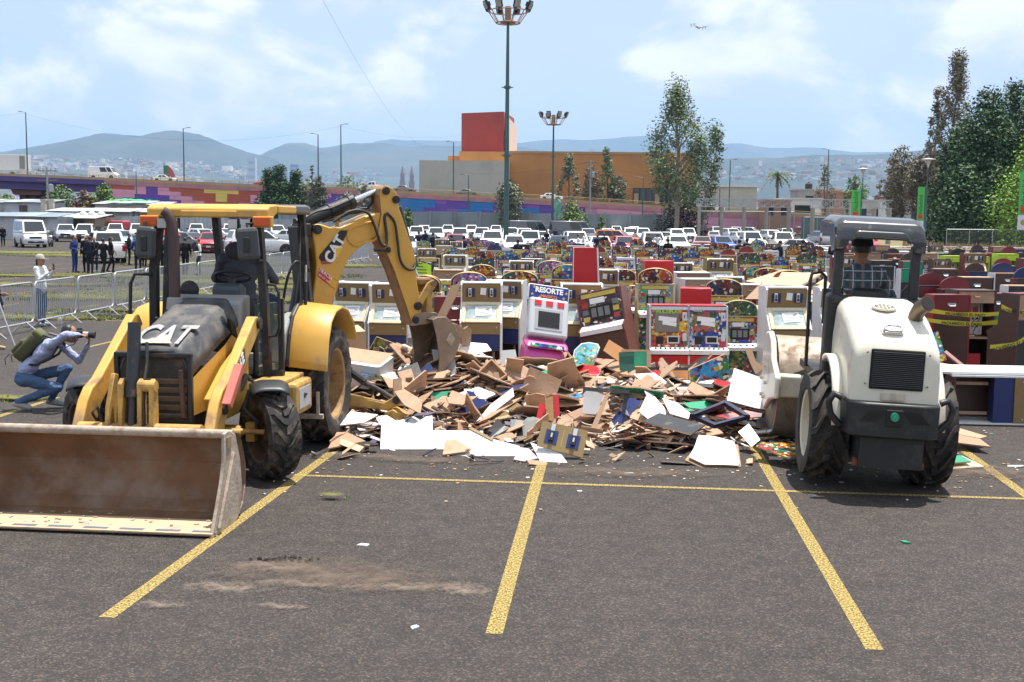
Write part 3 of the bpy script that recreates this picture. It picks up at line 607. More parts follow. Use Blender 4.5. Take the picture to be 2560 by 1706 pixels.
# cathedral far away
cb=P(1018, 421, 2400);ct=empty('cathedral', (cb.x, 2400, 0), 0, 'distant pink stone cathedral with twin towers', 'cathedral');CS=mat('pink_stone', (.30, .20, .19), .9)
for s in(-1, 1):
 m=MB();x=s*9.5;hgt=cb.z+4
 m.box((x, 0, hgt*.36), (11, 11, hgt*.72));m.box((x, 0, hgt*.79), (8.5, 8.5, hgt*.14));m.cyl((x, 0, hgt*.86), (x, 0, hgt), 4, 1, 8);m.build('tower', CS, ct)
m=MB();m.box((0, 25, cb.z*.22), (26, 60, cb.z*.44));m.cyl((0, 40, cb.z*.4), (0, 40, cb.z*.62), 10, 3, 10);m.build('nave', CS, ct)
for i, (u, v, Y, wd)in enumerate(((630, 395, 4100, 28), (737, 412, 3600, 24), (1480, 372, 5200, 22), (304, 430, 2700, 20))):
 b=P(u, v, Y);o=empty('tower_block', (b.x, Y, 0), 0, ['hazy slim tower block below the left mountain gap', 'bluish office tower above the cypresses', 'hazy tower block above the orange building', 'pale hazy block above the white van on the overpass'][i], 'building');m=MB();m.box((0, 0, b.z/2), (wd, wd, b.z));m.build('wall', mat('block_%d'%i, [(.55, .56, .6), (.2, .3, .5), (.6, .6, .62), (.7, .7, .68)][i], .7), o)
 for k in range(3):m=MB();m.box((0, -wd/2, b.z*(.92-.12*k)), (wd*.8, .5, b.z*.05));m.build('window_row', mat('block_glass', (.4, .42, .46), .4), o)
 # ================================================================== perimeter wall of grey blocks
WY=186.0;BW=mat('grey_blue_block', (.255, .285, .30), .85, var=.14, scale=.5, dirt=((.18, .19, .2), .35, .3), rnd=.10)
pw=empty('block_wall', (0, WY, 0), 0, 'long grey-blue concrete block wall behind the parked cars', 'wall')
x0, x1, zt=P(700, 540, WY).x, P(1700, 540, WY).x, P(1400, 533, WY).z;npan=16
for i in range(npan):
 a=x0+(x1-x0)*i/npan;b=x0+(x1-x0)*(i+1)/npan
 m=MB();dz=rng.uniform(-.08, .08);nrow=9
 for r in range(nrow):m.box(((a+b)/2, .12, (zt+dz)*(r+.5)/nrow), (b-a-.5, .2, (zt+dz)/nrow-.03))
 m.box(((a+b)/2, .17, (zt+dz)/2), (b-a-.5, .2, zt+dz-.05));m.build('wall_panel', BW, pw)
 m=MB();m.box((a, 0.05, zt/2+.06), (.45, .45, zt+.12));m.build('pilaster', BW, pw)
 # corrugated sheet fences
def corr(name, label, a, b, h, mt, pitch=.5, seg=None, cat='fence', z0=0.0):
 a, b=Vector(a), Vector(b);L_=(b-a).length;rz=math.atan2(b.y-a.y, b.x-a.x);o=empty(name, (a.x, a.y, z0), rz, label, cat)
 n=max(1, int(L_/2.2));r=random.Random(int(L_*10))
 for i in range(n):
  s0, s1=L_*i/n, L_*(i+1)/n;hh=h*r.uniform(.93, 1.05);m=MB();k=max(4, int((s1-s0)/(pitch/2)))
  m.grid(lambda u, v:Vector((s0+(s1-s0)*u+.005, (.035 if int(round(u*k))%2 else-.035)+.01*(i%2), hh*v)), k, 1);m.build('sheet', mt, o)
 return o
GALV=mat('galvanised_sheet', (.40, .43, .45), .45, .55, var=.2, scale=.7, dirt=((.28, .2, .15), .3, .5), rnd=.22)
corr('sheet_fence', 'dull galvanised sheet fence behind the white pickups on the left', (-62, 142, 0), (-30, 142, 0), 2.6, GALV)
corr('sheet_fence', 'galvanised sheet fence right behind the cab', (-30, 146, 0), (-14.5, 148, 0), 2.5, GALV)
corr('sheet_fence', 'dark green sheet hoarding left of the gateway posts', (41, 166, 0), (49, 160, 0), 3.6, mat('green_sheet', (.10, .17, .16), .6, var=.2, scale=.6, rnd=.15))
corr('sheet_fence', 'pale corrugated fence under the tall green banner', (54, 150, 0), (62.5, 134, 0), 4.2, mat('pale_sheet', (.45, .50, .53), .45, .4, var=.15, scale=.5, rnd=.2), pitch=.9)
corr('sheet_fence', 'bluish corrugated wall under the dark pines', (62.5, 140, 0), (84, 141, 0), 2.8, mat('blue_sheet', (.18, .22, .28), .5, .3, var=.2, scale=.5, rnd=.2))
# shacks on the left
def shack(u, Y, wd, dp, h, label, rc, wc, tilt=.05):
 b=P(u, 540, Y);o=empty('shack', (b.x, Y, 0), rng.uniform(-.05, .05), label, 'shack');m=MB();m.box((0, 0, h/2), (wd, dp, h));m.build('wall', wc, o)
 for i in range(int(wd/2)):
  a=-wd/2-.3+(wd+.6)*i/int(wd/2);e=a+(wd+.6)/int(wd/2)-.04;z=h+.12+rng.uniform(-.05, .08)
  m=MB();m.hexa([(a, -dp/2-.7, z-.2), (e, -dp/2-.7, z-.2), (e, dp/2+.4, z+tilt*dp), (a, dp/2+.4, z+tilt*dp)], [(a, -dp/2-.7, z-.14), (e, -dp/2-.7, z-.14), (e, dp/2+.4, z+tilt*dp+.06), (a, dp/2+.4, z+tilt*dp+.06)]);m.build('roof_sheet', rc, o)
 for i in range(2):m=MB();m.box((wd*(-.25+.5*i), -dp/2-.03, h*.5), (1.1, .1, h*.8));m.build('door', mat('shack_door', (.12, .09, .07), .8), o)
 return o
RW=mat('white_roof_sheet', (.48, .48, .46), .5, .2, var=.12, scale=.4, dirt=((.4, .36, .3), .3, .3), rnd=.12);RB=mat('bluish_roof_sheet', (.30, .36, .42), .45, .4, var=.15, scale=.4, rnd=.2);WT=mat('plywood_wall', (.30, .22, .15), .85, var=.25, scale=.6);WG=mat('grey_shack_wall', (.36, .36, .34), .8, var=.2, scale=.6)
shack(60, 128, 9, 5, 2.5, 'shack with bluish sheet roof behind the white van', RB, GALV);shack(180, 134, 7, 5, 2.4, 'low plywood shack right of the white van', RW, WT);shack(240, 148, 10, 5, 3.2, 'long shack with white roof below the green tree', RW, WG)
shack(410, 150, 8, 5, 3.2, 'white roofed stall with open posts beside the cab', RW, mat('pale_wall', (.55, .53, .48), .8));shack(340, 158, 9, 6, 4.2, 'white-walled shack carrying a green tarpaulin', RW, mat('pale_wall2', (.6, .58, .52), .8));shack(20, 165, 14, 6, 4.4, 'grey corrugated shed at the far left edge', GALV, GALV)
tp=P(325, 527, 156);m=MB();m.grid(lambda u, v:Vector((-2.6+5.2*u, -1.8+3.4*v, 4.35+.25*mnoise.noise(Vector((u*5, v*4, 1)))-.3*abs(u-.5)+.2*v)), 18, 10)
o=m.build('tarpaulin', mat('green_tarp', (.03, .42, .13), .5, var=.2, scale=1), loc=(tp.x, 155.5, .35));tag(o, 'bright green tarpaulin draped on a shack roof', 'tarpaulin')
for i, u in enumerate((109, 129)):
 b=P(u, 500, 150);o=empty('concrete_post', (b.x, 150, 0), 0, ['left of two cream concrete posts by the utility pole', 'right of two cream concrete posts by the utility pole'][i], 'post');m=MB();m.box((0, 0, b.z/2), (.55, .55, b.z));m.box((0, 0, b.z), (.7, .7, .2));m.build('post_shaft', mat('cream_post', (.58, .55, .45), .85), o)
 # ================================================================== masts, lamp posts, poles
TEAL=mat('teal_mast_paint', (.055, .125, .115), .45, .1, var=.15, scale=1.2, dirt=((.14, .12, .09), .25, 1.5));BLK=mat('black_housing', (.018, .018, .02), .45);LENSM=mat('lamp_glass', (.42, .40, .34), .2);RUST=mat('rusty_frame', (.34, .22, .14), .7, .3, var=.35, scale=3)
def mast(u, vring, Y, r0, r1, label, seed):
 t=P(u, vring, Y);o=empty('floodlight_mast', (t.x, Y, 0), 0, label, 'light mast');H=t.z;m=MB()
 m.tube([(0, 0, 0), (0, 0, H*.33), (0, 0, H*.66), (0, 0, H+.6)], [r0, r0*.85+r1*.15, (r0+r1)/2, r1], 14);m.build('pole', TEAL, o, smooth=40)
 m=MB()
 for z in(H*.42, H*.72):m.lathe([(r0*1.0, z-.12), (r0*1.25, z-.12), (r0*1.25, z+.12), (r0*1.0, z+.12)], 12, axis='z');m.cyl((-r0*2.2, 0, z), (r0*2.2, 0, z), .05, n=5)
 m.build('clamp', TEAL, o)
 rg=MB();n=10;R0, R1=1.05, 1.75;zt=H+1.0
 for z, R in((H, R0), (H+.02, R0*.6), (zt, R1)):rg.tube([(R*cos(2*PI*i/20), R*sin(2*PI*i/20), z)for i in range(20)], .055, 5, closed=True)
 for i in range(n):
  a=2*PI*i/n;rg.tube([(R0*cos(a), R0*sin(a), H), (R1*cos(a), R1*sin(a), zt)], .045, 5);rg.tube([(.1*cos(a), .1*sin(a), H), (R0*cos(a), R0*sin(a), H)], .03, 4)
 rg.cyl((0, 0, H), (0, 0, zt+.4), .28, n=8);rg.build('crown_ring', RUST, o)
 for i in range(8):
  a=2*PI*(i+.5)/8;d=Vector((cos(a), sin(a), 0));c=d*(R1+.28)+Vector((0, 0, zt+.42));M_=frame(c, Vector((-d.y, d.x, 0)), (d*.42+Vector((0, 0, .9))))
  m=MB();m.box((0, 0, 0), (.62, .8, .22), M=M_, bev=.04);m.box((0, 0, -.2), (.3, .4, .25), M=M_);f=m.build('floodlight', BLK, o);m=MB();m.box((0, .0, .125), (.5, .66, .03), M=M_);m.build('lens', LENSM, f)
 return o
mast(1270, 58, 104, .235, .115, 'tall teal floodlight mast with ring of lamps in the centre', 1)
mast(1384, 312, 172, .20, .11, 'farther teal floodlight mast in front of the orange building', 2)
def lamp(u, vt, Y, zb, r, label, head='arm', hd=1):
 t=P(u, vt, Y);o=empty('lamp_post', (t.x, Y, zb), 0, label, 'lamp post', 'thin teal lamp posts along the road');H=t.z-zb;m=MB();m.tube([(0, 0, 0), (0, 0, H*.5), (0, 0, H)], [r, r*.8, r*.55], 7);m.build('pole', TEAL, o)
 m=MB()
 if head=='arm':m.tube([(0, 0, H-.05), (hd*.8, 0, H+.12)], .05, 5);m.box((hd*1.1, 0, H+.13), (.75, .28, .14), bev=.03)
 else:m.lathe([(.05, H-.9), (.28, H-.15), (.28, H), (.05, H)], 10, axis='z');m.lathe([(0, H+.12), (.85, H), (.85, H+.05), (0, H+.22)], 14, axis='z')
 m.build('lamp_head', mat('lamp_head_white', (.55, .55, .53), .4)if head!='arm' else mat('lamp_head_grey', (.2, .22, .22), .5), o);return o
for i, (u, vt)in enumerate(((64, 281), (458, 321), (795, 336), (852, 312), (1134, 356), (1826, 400), (2072, 374))):
 lamp(u, vt, 236 if i%2 else 234, oz(u)-.4, .17, ['leftmost lamp post on the overpass', 'lamp post on the overpass above the cab canopy', 'shorter lamp post of the pair near the cypresses', 'taller lamp post of the pair near the cypresses', 'lamp post in front of the cream block', 'lamp post right of the slender eucalyptus', 'tall lamp post behind the truss gateway'][i], hd=1 if i%2 else-1)
for i, (u, vt)in enumerate(((340, 430), (1171, 438), (1608, 445), (1662, 455), (1800, 470))):
 lamp(u, vt, 200, 0, .13, ['slim post in front of the mural left of the cab', 'slim post in front of the purple mural by the cream block', 'slim post left of the dark shop windows', 'slim post in front of the dark shop windows', 'slim post right of the eucalyptus shrubs'][i], hd=-1)
for i, (u, vt, Y)in enumerate(((2158, 424, 150), (2321, 400, 132))):
 lamp(u, vt, Y, 0, .10, ['lamp post with flat disc head behind the roller canopy', 'lamp post with flat disc head beside the tall green banner'][i], 'disc')
def upole(u, vt, Y, label):
 t=P(u, vt, Y);o=empty('utility_pole', (t.x, Y, 0), 0, label, 'utility pole');m=MB();m.tube([(0, 0, 0), (0, 0, t.z)], [.2, .13], 8);m.build('pole', mat('concrete_pole', (.33, .32, .30), .8), o)
 for k in range(2):m=MB();m.box((0, 0, t.z-.5-1.2*k), (2.6, .12, .12));m.build('crossarm', mat('crossarm', (.2, .18, .16), .8), o)
 for s in(-1.1, -.5, .5, 1.1):m=MB();m.cyl((s, 0, t.z-.44), (s, 0, t.z-.1), .07, .04, 6);m.build('insulator', mat('insulator', (.25, .2, .18), .4), o)
 m=MB();m.lathe([(0, -.6), (.3, -.6), (.34, .3), (.1, .45), (0, .45)], 10, axis='z', M=Matrix.Translation((.45, 0, t.z-2.6)));m.build('transformer', mat('transformer', (.35, .37, .38), .5), o)
 return o
upole(117, 418, 152, 'concrete utility pole with crossarms in front of the purple girder');upole(1477, 400, 215, 'thin utility pole with transformer in front of the orange wall')
WIRE=mat('wire', (.04, .04, .045), .6)
def wire(name, a, b, sag, label, r=.02):
 a, b=Vector(a), Vector(b);m=MB();m.tube([a+(b-a)*(i/16)-Vector((0, 0, sag*4*(i/16)*(1-i/16)))for i in range(17)], r, 4);return tag(m.build(name, WIRE), label, 'cable')
wire('cable', P(795, -20, 60), P(1152, 272, BY), 9, 'long thin cable sloping down the sky to the red tower', .006)
wire('cable', P(64, 283, 235), P(-400, 300, 235), .6, 'wire leaving the leftmost overpass lamp post', .014);wire('cable', P(64, 285, 235), P(852, 316, 235), 4, 'wire sagging between the leftmost and the tall overpass lamp posts', .014);wire('cable', P(852, 316, 235), P(1149, 340, 285), 1.2, 'wire from the tall lamp post to the red tower', .014)
wire('cable', P(117, 421, 152), P(-300, 398, 152), .8, 'wire leaving the utility pole to the left', .014);wire('cable', P(117, 424, 152), P(640, 470, 180), 1.5, 'wire crossing in front of the mural', .014);wire('cable', P(1477, 405, 215), P(1134, 432, 236), 1, 'wire from transformer pole to the cream block', .014);wire('cable', P(1477, 405, 215), P(1780, 452, 225), 1, 'wire from transformer pole to the right', .014)
# ================================================================== truss gateway, fences and banners on the right
GSTEEL=mat('grey_steel', (.40, .43, .46), .5, .3, var=.12, scale=1);COLM=mat('cream_column', (.33, .31, .27), .8, var=.15, scale=.8)
def gateway(u0, u1, Y, vt, vb, npost, label):
 a, b=P(u0, vt, Y), P(u1, vt, Y);zb=P(u0, vb, Y).z;o=empty('truss_gateway', (a.x, Y, 0), 0, label, 'gateway');Lx=b.x-a.x;zt=(a.z+b.z)/2
 m=MB()
 for y in(0, 1.2):
  for z in(zb, zt):m.box((Lx/2, y, z), (Lx, .08, .09))
 n=int(Lx/1.15)
 for i in range(n):
  s=Lx*i/n;e=Lx*(i+1)/n
  for y in(0, 1.2):m.tube([(s, y, zb), (e, y, zt)], .032, 4);m.tube([(s, y, zt), (e, y, zb)], .032, 4);m.box((s, y, (zt+zb)/2), (.06, .06, zt-zb))
  m.box((s, .6, zt), (.06, 1.2, .06))
 m.build('truss', GSTEEL, o)
 for i in range(npost):
  for y in(0.1, 1.1):m=MB();m.box((Lx*(i+.1)/(npost-.8), y, zb/2), (.24, .24, zb));m.build('column', COLM, o)
 return o
gateway(1745, 1982, 150, 498, 516, 5, 'left truss gateway on cream columns behind the parked cars');gateway(2032, 2232, 146, 500, 520, 6, 'right truss gateway on cream columns behind the roller')
def mesh_fence(u0, u1, Y0, Y1, h, label, step=2.4):
 a, b=P(u0, 560, Y0), P(u1, 560, Y1);a.z=b.z=0;L_=(b-a).length;o=empty('chain_link_fence', a, math.atan2(b.y-a.y, b.x-a.x), label, 'fence')
 n=int(L_/step)
 for i in range(n+1):m=MB();m.cyl((L_*i/n, 0, 0), (L_*i/n, 0, h), .045, n=6);m.build('post', GSTEEL, o)
 m=MB();m.cyl((0, 0, h-.03), (L_, 0, h-.03), .04, n=6);m.build('top_rail', GSTEEL, o)
 mm, t, nn, K, B=node_mat('chain_link_mesh')if'chain_link_mesh' not in MATS else(MATS['chain_link_mesh'], )+(None, )*4
 if t is not None:B.inputs['Base Color'].default_value=(.16, .17, .17, 1);B.inputs['Alpha'].default_value=.22;B.inputs['Roughness'].default_value=.6
 m=MB();m.add([(0, .05, .05), (L_, .05, .05), (L_, .05, h-.06), (0, .05, h-.06)], [(0, 1, 2, 3)]);m.build('wire_mesh', mm, o)
 return o
mesh_fence(2368, 2720, 138, 134, 2.05, 'long chain-link fence in front of the dark pines');mesh_fence(2010, 2110, 158, 156, 3.4, 'tall wire mesh fence between the two gateways', 1.6);mesh_fence(1745, 1985, 172, 168, 4.2, 'tall mesh fence with steel posts right of the eucalyptus', 3.0)
GRN=mat('banner_green', (.10, .50, .09), .6, var=.06);WHT=mat('banner_white', (.72, .72, .72), .6, var=.05);LOGR=mat('logo_red', (.62, .05, .035), .6);TXD=mat('banner_dark_green', (.02, .12, .05), .6)
def banner(u, vt, vm, vb, Y, wd, label):
 t, mdl, b=P(u, vt, Y), P(u, vm, Y), P(u, vb, Y);o=empty('banner', (t.x, Y, 0), 0, label, 'banner')
 m=MB();m.cyl((wd*.5+.06, 0, 0), (wd*.5+.06, 0, t.z+.15), .05, n=6);m.build('banner_pole', TEAL, o)
 m=MB();m.box((0, 0, (t.z+mdl.z)/2), (wd, .04, t.z-mdl.z));gg=m.build('green_panel', GRN, o)
 m=MB();h=t.z-mdl.z;text_mb(m, 'Valladolid', wd*.72, frame((0, -.03, mdl.z+h*.47), (0, 0, 1), (-1, 0, 0)), ext=.004);m.build('lettering', TXD, gg)
 m=MB();m.box((0, -.03, mdl.z+h*.12), (wd*.62, .03, wd*.62), bev=.1);ic=m.build('logo', LOGR, gg)
 m=MB();m.box((0, 0, (mdl.z+b.z)/2), (wd, .04, mdl.z-b.z-.02));wq=m.build('white_panel', WHT, o)
 m=MB();m.lathe([(0, 0), (wd*.25, 0), (wd*.25, .02), (0, .02)], 14, M=Matrix.Translation((0, -.045, (mdl.z+b.z)/2)));m.build('emblem', mat('emblem_ochre', (.42, .32, .12), .6), wq)
 return o
banner(2141, 476, 545, 560, 128, 1.02, 'green banner standing just above the roller canopy left side');banner(2304, 468, 552, 573, 104, .62, 'green and white banner right of the roller canopy');banner(2564, 430, 538, 575, 84, .75, 'green and white banner cut off by the right edge')
b=P(2240, 480, 196);o=empty('road_sign', (b.x, 196, 0), 0, 'green overhead road sign among the brown trees', 'sign');m=MB();m.box((0, 0, b.z), (3.2, .12, 1.25));sg=m.build('sign_panel', mat('sign_green', (.02, .20, .13), .5), o);m=MB();m.box((0, .15, b.z/2), (.3, .2, b.z));m.build('post', GSTEEL, o)
m=MB();[m.box((-.25+.3*(k%2), -.075, b.z+.3-.3*k), (1.9-.5*(k%2), .02, .12))for k in range(3)];m.build('sign_lettering_lines', WHT, sg)
b=P(417, 414, 238);o=empty('welcome_sign', (b.x, 238, oz(417)-.6), 0, 'leaning green and maroon arch sign behind the overpass', 'sign');z=b.z-oz(417)+.6
m=MB();m.prism([(-.7, -.3), (-.35, -.3), (.2, z), (-.7, z)], 'y', 0, .3);m.build('green_half', mat('ws_green', (.02, .16, .09), .6), o);m=MB();m.prism([(-.33, -.3), (1.6, -.3), (1.5, z*.55), (1.0, z*.8), (.22, z)], 'y', .02, .28);m.build('maroon_half', mat('ws_maroon', (.28, .08, .08), .6), o)
b=P(25, 420, 238);o=empty('truck_trailer', (b.x-4, 240, oz(20)-.4), 0, 'pale box trailer on the overpass at far left', 'trailer');m=MB();m.box((0, 0, 2.9), (14, 2.5, 3.2), bev=.05);m.build('box', mat('trailer_white', (.55, .56, .56), .5), o);m=MB();m.box((6.2, -1.3, 2.9), (1.1, .06, 2.6));m.build('end_frame', mat('trailer_dark', (.2, .2, .18), .6), o)
for s in(-5, -3.8, 4):m=MB();m.lathe([(0, -.15), (.5, -.15), (.5, .15), (0, .15)], 14, M=Matrix.Translation((s, -1.0, .55)));m.build('wheel', BLK, o)
b=P(1392, 528, 170);o=empty('flag', (b.x-.75, 170, 0), 0, 'faded green flag hanging on the far floodlight mast', 'flag');m=MB();zf, zg=P(1392, 492, 170).z, P(1392, 540, 170).z
m.grid(lambda u, v:Vector((.35+(.1+1.1*u)*(1-.5*abs(v-.45)*2)+.12*sin(9*v), -.1+.15*sin(7*u+4*v), zf+(zg-zf)*(v+.12*u))), 8, 14);m.build('cloth', mat('faded_green_cloth', (.18, .40, .28), .8, var=.35, scale=2), o)
# ================================================================== vehicles
GLASS=mat('car_glass', (.022, .028, .032), .05, var=.05, spec=.7);TYRE=mat('tyre_rubber', (.022, .021, .020), .85, var=.25, scale=14);RIM=mat('alloy_rim', (.42, .43, .44), .3, .8);PLASTIC=mat('black_plastic', (.02, .02, .021), .55);LHEAD=mat('headlight_glass', (.55, .57, .60), .12, spec=.8);LTAIL=mat('taillight_red', (.38, .012, .01), .2);PLATE=mat('number_plate', (.62, .62, .60), .5);CHROME=mat('chrome', (.6, .6, .61), .18, .95)
def paint(name, c, metal=.0):return mat('paint_'+name, c, .32, metal, var=.04, scale=2, coat=.6, spec=.5, dirt=((.25, .22, .19), .14, 2.5))
PAINT={'white':paint('white', (.72, .72, .71)), 'silver':paint('silver', (.42, .44, .46), .5), 'grey':paint('grey', (.12, .125, .135), .4), 'black':paint('black', (.018, .018, .02)), 'red':paint('red', (.42, .018, .022)), 'maroon':paint('maroon', (.16, .02, .03)), 'blue':paint('blue', (.03, .10, .36)), 'dark blue':paint('dark_blue', (.03, .05, .12)), 'orange':paint('orange', (.66, .12, .03)), 'pale blue':paint('pale_blue', (.26, .36, .47), .3), 'champagne':paint('champagne', (.46, .43, .37), .4), 'crimson':paint('crimson', (.45, .02, .10))}
CARS={'pickup':dict(L=5.3, W=1.88, H=1.84, hood=1.10, belt=1.16, wb=3.15, wr=.39, base=(1.05, -.95), roof=(.35, -.72), zb=.42, nose=.92, bed=True), 'suv':dict(L=4.85, W=1.92, H=1.78, hood=1.08, belt=1.14, wb=2.9, wr=.38, base=(1.0, -2.32), roof=(.15, -2.05), zb=.30, nose=.90), 'sedan':dict(L=4.6, W=1.80, H=1.46, hood=.92, belt=.98, wb=2.7, wr=.32, base=(.95, -1.75), roof=(.10, -1.02), zb=.22, nose=.74), 'hatchback':dict(L=4.0, W=1.74, H=1.52, hood=.95, belt=1.0, wb=2.5, wr=.31, base=(.95, -1.92), roof=(.15, -1.6), zb=.22, nose=.78), 'minibus':dict(L=5.2, W=1.9, H=2.26, hood=1.12, belt=1.22, wb=2.95, wr=.35, base=(2.32, -2.55), roof=(1.45, -2.48), zb=.28, nose=1.0), 'panel van':dict(L=5.9, W=2.0, H=2.55, hood=1.15, belt=1.30, wb=3.6, wr=.36, base=(2.3, -2.9), roof=(1.45, -2.85), zb=.30, nose=1.0)}
PROTO={}
def make_car(kind):
 k=CARS[kind];L_, W, H=k['L'], k['W']/2, k['H'];o=empty('vehicle_'+kind.replace(' ', '_'));P0=PAINT['white']
 m=MB();hx=L_/2;b0, b1=k['base'];zb=k['zb']
 if kind in('minibus', 'panel van'):st=[(hx, .80, zb+.1, .72), (hx-.08, .93, zb, .88), (hx-.35, 1, zb, k['hood']), (b0-.05, 1, zb, k['belt']), (0, 1, zb, k['belt']), (b1+.1, 1, zb, k['belt']), (-hx+.05, 1, zb, k['belt']), (-hx, .96, zb+.1, k['belt']-.05)]
 else:
  tr=k['belt']if kind in('suv', 'hatchback', 'pickup')else k['belt']-.02
  st=[(hx, .72, zb+.12, k['nose']-.16), (hx-.06, .86, zb+.02, k['nose']-.06), (hx-.28, .96, zb, k['nose']+.03), (hx-.7, 1, zb, k['hood']-.03), (b0+.02, 1, zb, k['hood']+.03), (b0-.5, 1, zb, k['belt']), (-.6, 1, zb, k['belt']), (b1, 1, zb, tr), (-hx+.3, .97, zb, tr-.01), (-hx+.06, .90, zb+.03, tr-.05), (-hx, .80, zb+.16, tr-.14)]
 ring=[]
 for x, wf, z0, z1 in st:
  w_=W*wf;hh=z1-z0
  ring.append([(x, -w_+.10, z0), (x, -w_+.02, z0+.10), (x, -w_, z0+hh*.55), (x, -w_+.05, z1-.05), (x, -w_+.16, z1), (x, 0, z1+.03), (x, w_-.16, z1), (x, w_-.05, z1-.05), (x, w_, z0+hh*.55), (x, w_-.02, z0+.10), (x, w_-.10, z0)])
 n=len(ring[0]);vs=[p for r in ring for p in r];fs=[]
 for i in range(len(ring)-1):
  for j in range(n):j2=(j+1)%n;fs.append((i*n+j, (i+1)*n+j, (i+1)*n+j2, i*n+j2))
 fs+=[tuple(range(n)), tuple(range(len(vs)-1, len(vs)-n-1, -1))]
 m.add(vs, fs, 0)
 ax=(k['wb']/2-.05, -k['wb']/2-.05)
 for x in ax:
  for s in(-1, 1):m.lathe([(0, 0), (k['wr']+.07, 0), (k['wr']+.07, .02)], 18, 1, Matrix.Translation((x, s*(W-.015)+(0 if s>0 else-.02), k['wr']+.03)))
 m.box((0, 0, zb+.02), (L_*.9, k['W']*.9, .1), mi=1)
 if k.get('bed'):m.box((-hx+.75+(b1+hx-1.5)*0, 0, k['belt']+.012), (1.36, k['W']-.36, .03), mi=1)
 m.build('body', [P0, PLASTIC], o, smooth=38)
 r0, r1=k['roof'];wb_, wr_=W-.07, W-(.26 if kind not in('minibus', 'panel van')else.16);zB, zT=k['belt']-.04, H
 if kind in('minibus', 'panel van'):zB=k['belt']-.02;wb_=W-.02
 Bq=[(b0, -wb_, zB if kind not in('minibus', 'panel van')else zB-.05), (b0, wb_, zB), (b1, wb_, zB), (b1, -wb_, zB)];T=[(r0, -wr_, zT-.03), (r0, wr_, zT-.03), (r1, wr_, zT-.01), (r1, -wr_, zT-.01)]
 m=MB();m.hexa(Bq[::-1], T[::-1]);cb=m.build('cabin', P0, o, bev=.055);bake(cb)
 V=Vector
 def pane(name, a, b, c, d, u0, u1, v0, v1, mt=GLASS, off=.012):
  a, b, c, d=map(V, (a, b, c, d));q=lambda u, v:(a*(1-u)+b*u)*(1-v)+(d*(1-u)+c*u)*v
  nn=(b-a).cross(d-a).normalized();m=MB();pts=[q(u0, v0), q(u1, v0), q(u1, v1), q(u0, v1)]
  m.hexa([p-nn*.02 for p in pts], [p+nn*off for p in pts]);return m.build(name, mt, o)
 pane('windscreen', Bq[0], Bq[1], T[1], T[0], .07, .93, .10 if kind not in('minibus', 'panel van')else.12, .90)
 pane('rear_window', Bq[2], Bq[3], T[3], T[2], .10, .90, .22, .88)
 nwin={'pickup':((.06, .47), (.53, .88)), 'suv':((.05, .36), (.39, .66), (.69, .92)), 'sedan':((.10, .46), (.50, .86)), 'hatchback':((.08, .46), (.50, .82)), 'minibus':((.03, .20), (.26, .60), (.62, .95)), 'panel van':((.03, .2), (.24, .5))}[kind]
 for u0, u1 in nwin:
  pane('side_window', Bq[1], Bq[2], T[2], T[1], u0, u1, .16, .86);pane('side_window', Bq[3], Bq[0], T[0], T[3], 1-u1, 1-u0, .16, .86)
 nz=k['nose']-.10;zl=nz-(.02 if kind in('sedan', 'hatchback')else.06)
 for s in(-1, 1):
  m=MB();m.hexa([(hx-.34, s*(W-.03), zl-.10), (hx-.02, s*(W*.52), zl-.10), (hx-.10, s*(W*.5), zl-.10), (hx-.4, s*(W-.1), zl-.10)], [(hx-.36, s*(W-.03), zl+.10), (hx-.05, s*(W*.52), zl+.08), (hx-.12, s*(W*.5), zl+.08), (hx-.42, s*(W-.1), zl+.10)]);m.build('headlight', LHEAD, o, fix=True)
  m=MB();tz=k['belt']-.28;m.box((-hx+.07, s*(W-.16), tz), (.16, .22, .34 if kind!='sedan' else.2), bev=.03);m.build('taillight', LTAIL, o)
  m=MB();m.box((b0-.25, s*(W+.10), k['belt']+.08), (.14, .22, .17), bev=.04);m.build('mirror', P0 if kind!='pickup' else PLASTIC, o)
 m=MB();m.box((hx-.035, 0, zl-.02), (.10, W*.95, .26 if kind in('pickup', 'suv')else.16), bev=.02);m.build('grille', PLASTIC, o);m=MB();m.box((hx-.02, 0, zb+.18), (.10, W*1.3, .16), bev=.03);m.build('lower_intake', PLASTIC, o)
 m=MB();m.box((hx+.025, 0, zb+.27), (.02, .32, .14));m.build('number_plate', PLATE, o);m=MB();m.box((-hx-.005, 0, k['belt']-.32), (.02, .32, .14));m.build('number_plate', PLATE, o)
 if kind=='pickup':m=MB();m.box((-hx, 0, .56), (.14, W*1.7, .18), bev=.03);m.build('rear_bumper', CHROME, o)
 wr=k['wr'];wm=MB();wm.lathe([(wr*.62, -.11), (wr*.9, -.12), (wr, -.08), (wr, .08), (wr*.9, .12), (wr*.62, .11)], 18, 0);wm.lathe([(0, .085), (wr*.2, .09), (wr*.60, .07), (wr*.63, .11)], 18, 1);wm.lathe([(0, -.085), (wr*.2, -.09), (wr*.60, -.07), (wr*.63, -.11)], 18, 1)
 for i in range(5):
  for s in(-1, 1):wm.box((cos(2*PI*i/5)*wr*.36, s*.095, sin(2*PI*i/5)*wr*.36), (wr*.5, .02, wr*.12), (0, -2*PI*i/5, 0), 1)
 w_me=None
 for x in ax:
  for s in(-1, 1):
   if w_me is None:w=wm.build('wheel', [TYRE, RIM], o, smooth=40);w_me=w.data
   else:w=bpy.data.objects.new('wheel', w_me);col.objects.link(w);w.parent=o;KIDS[o.name].append(w)
   w.location=(x, s*(W-.10), wr)
 return o
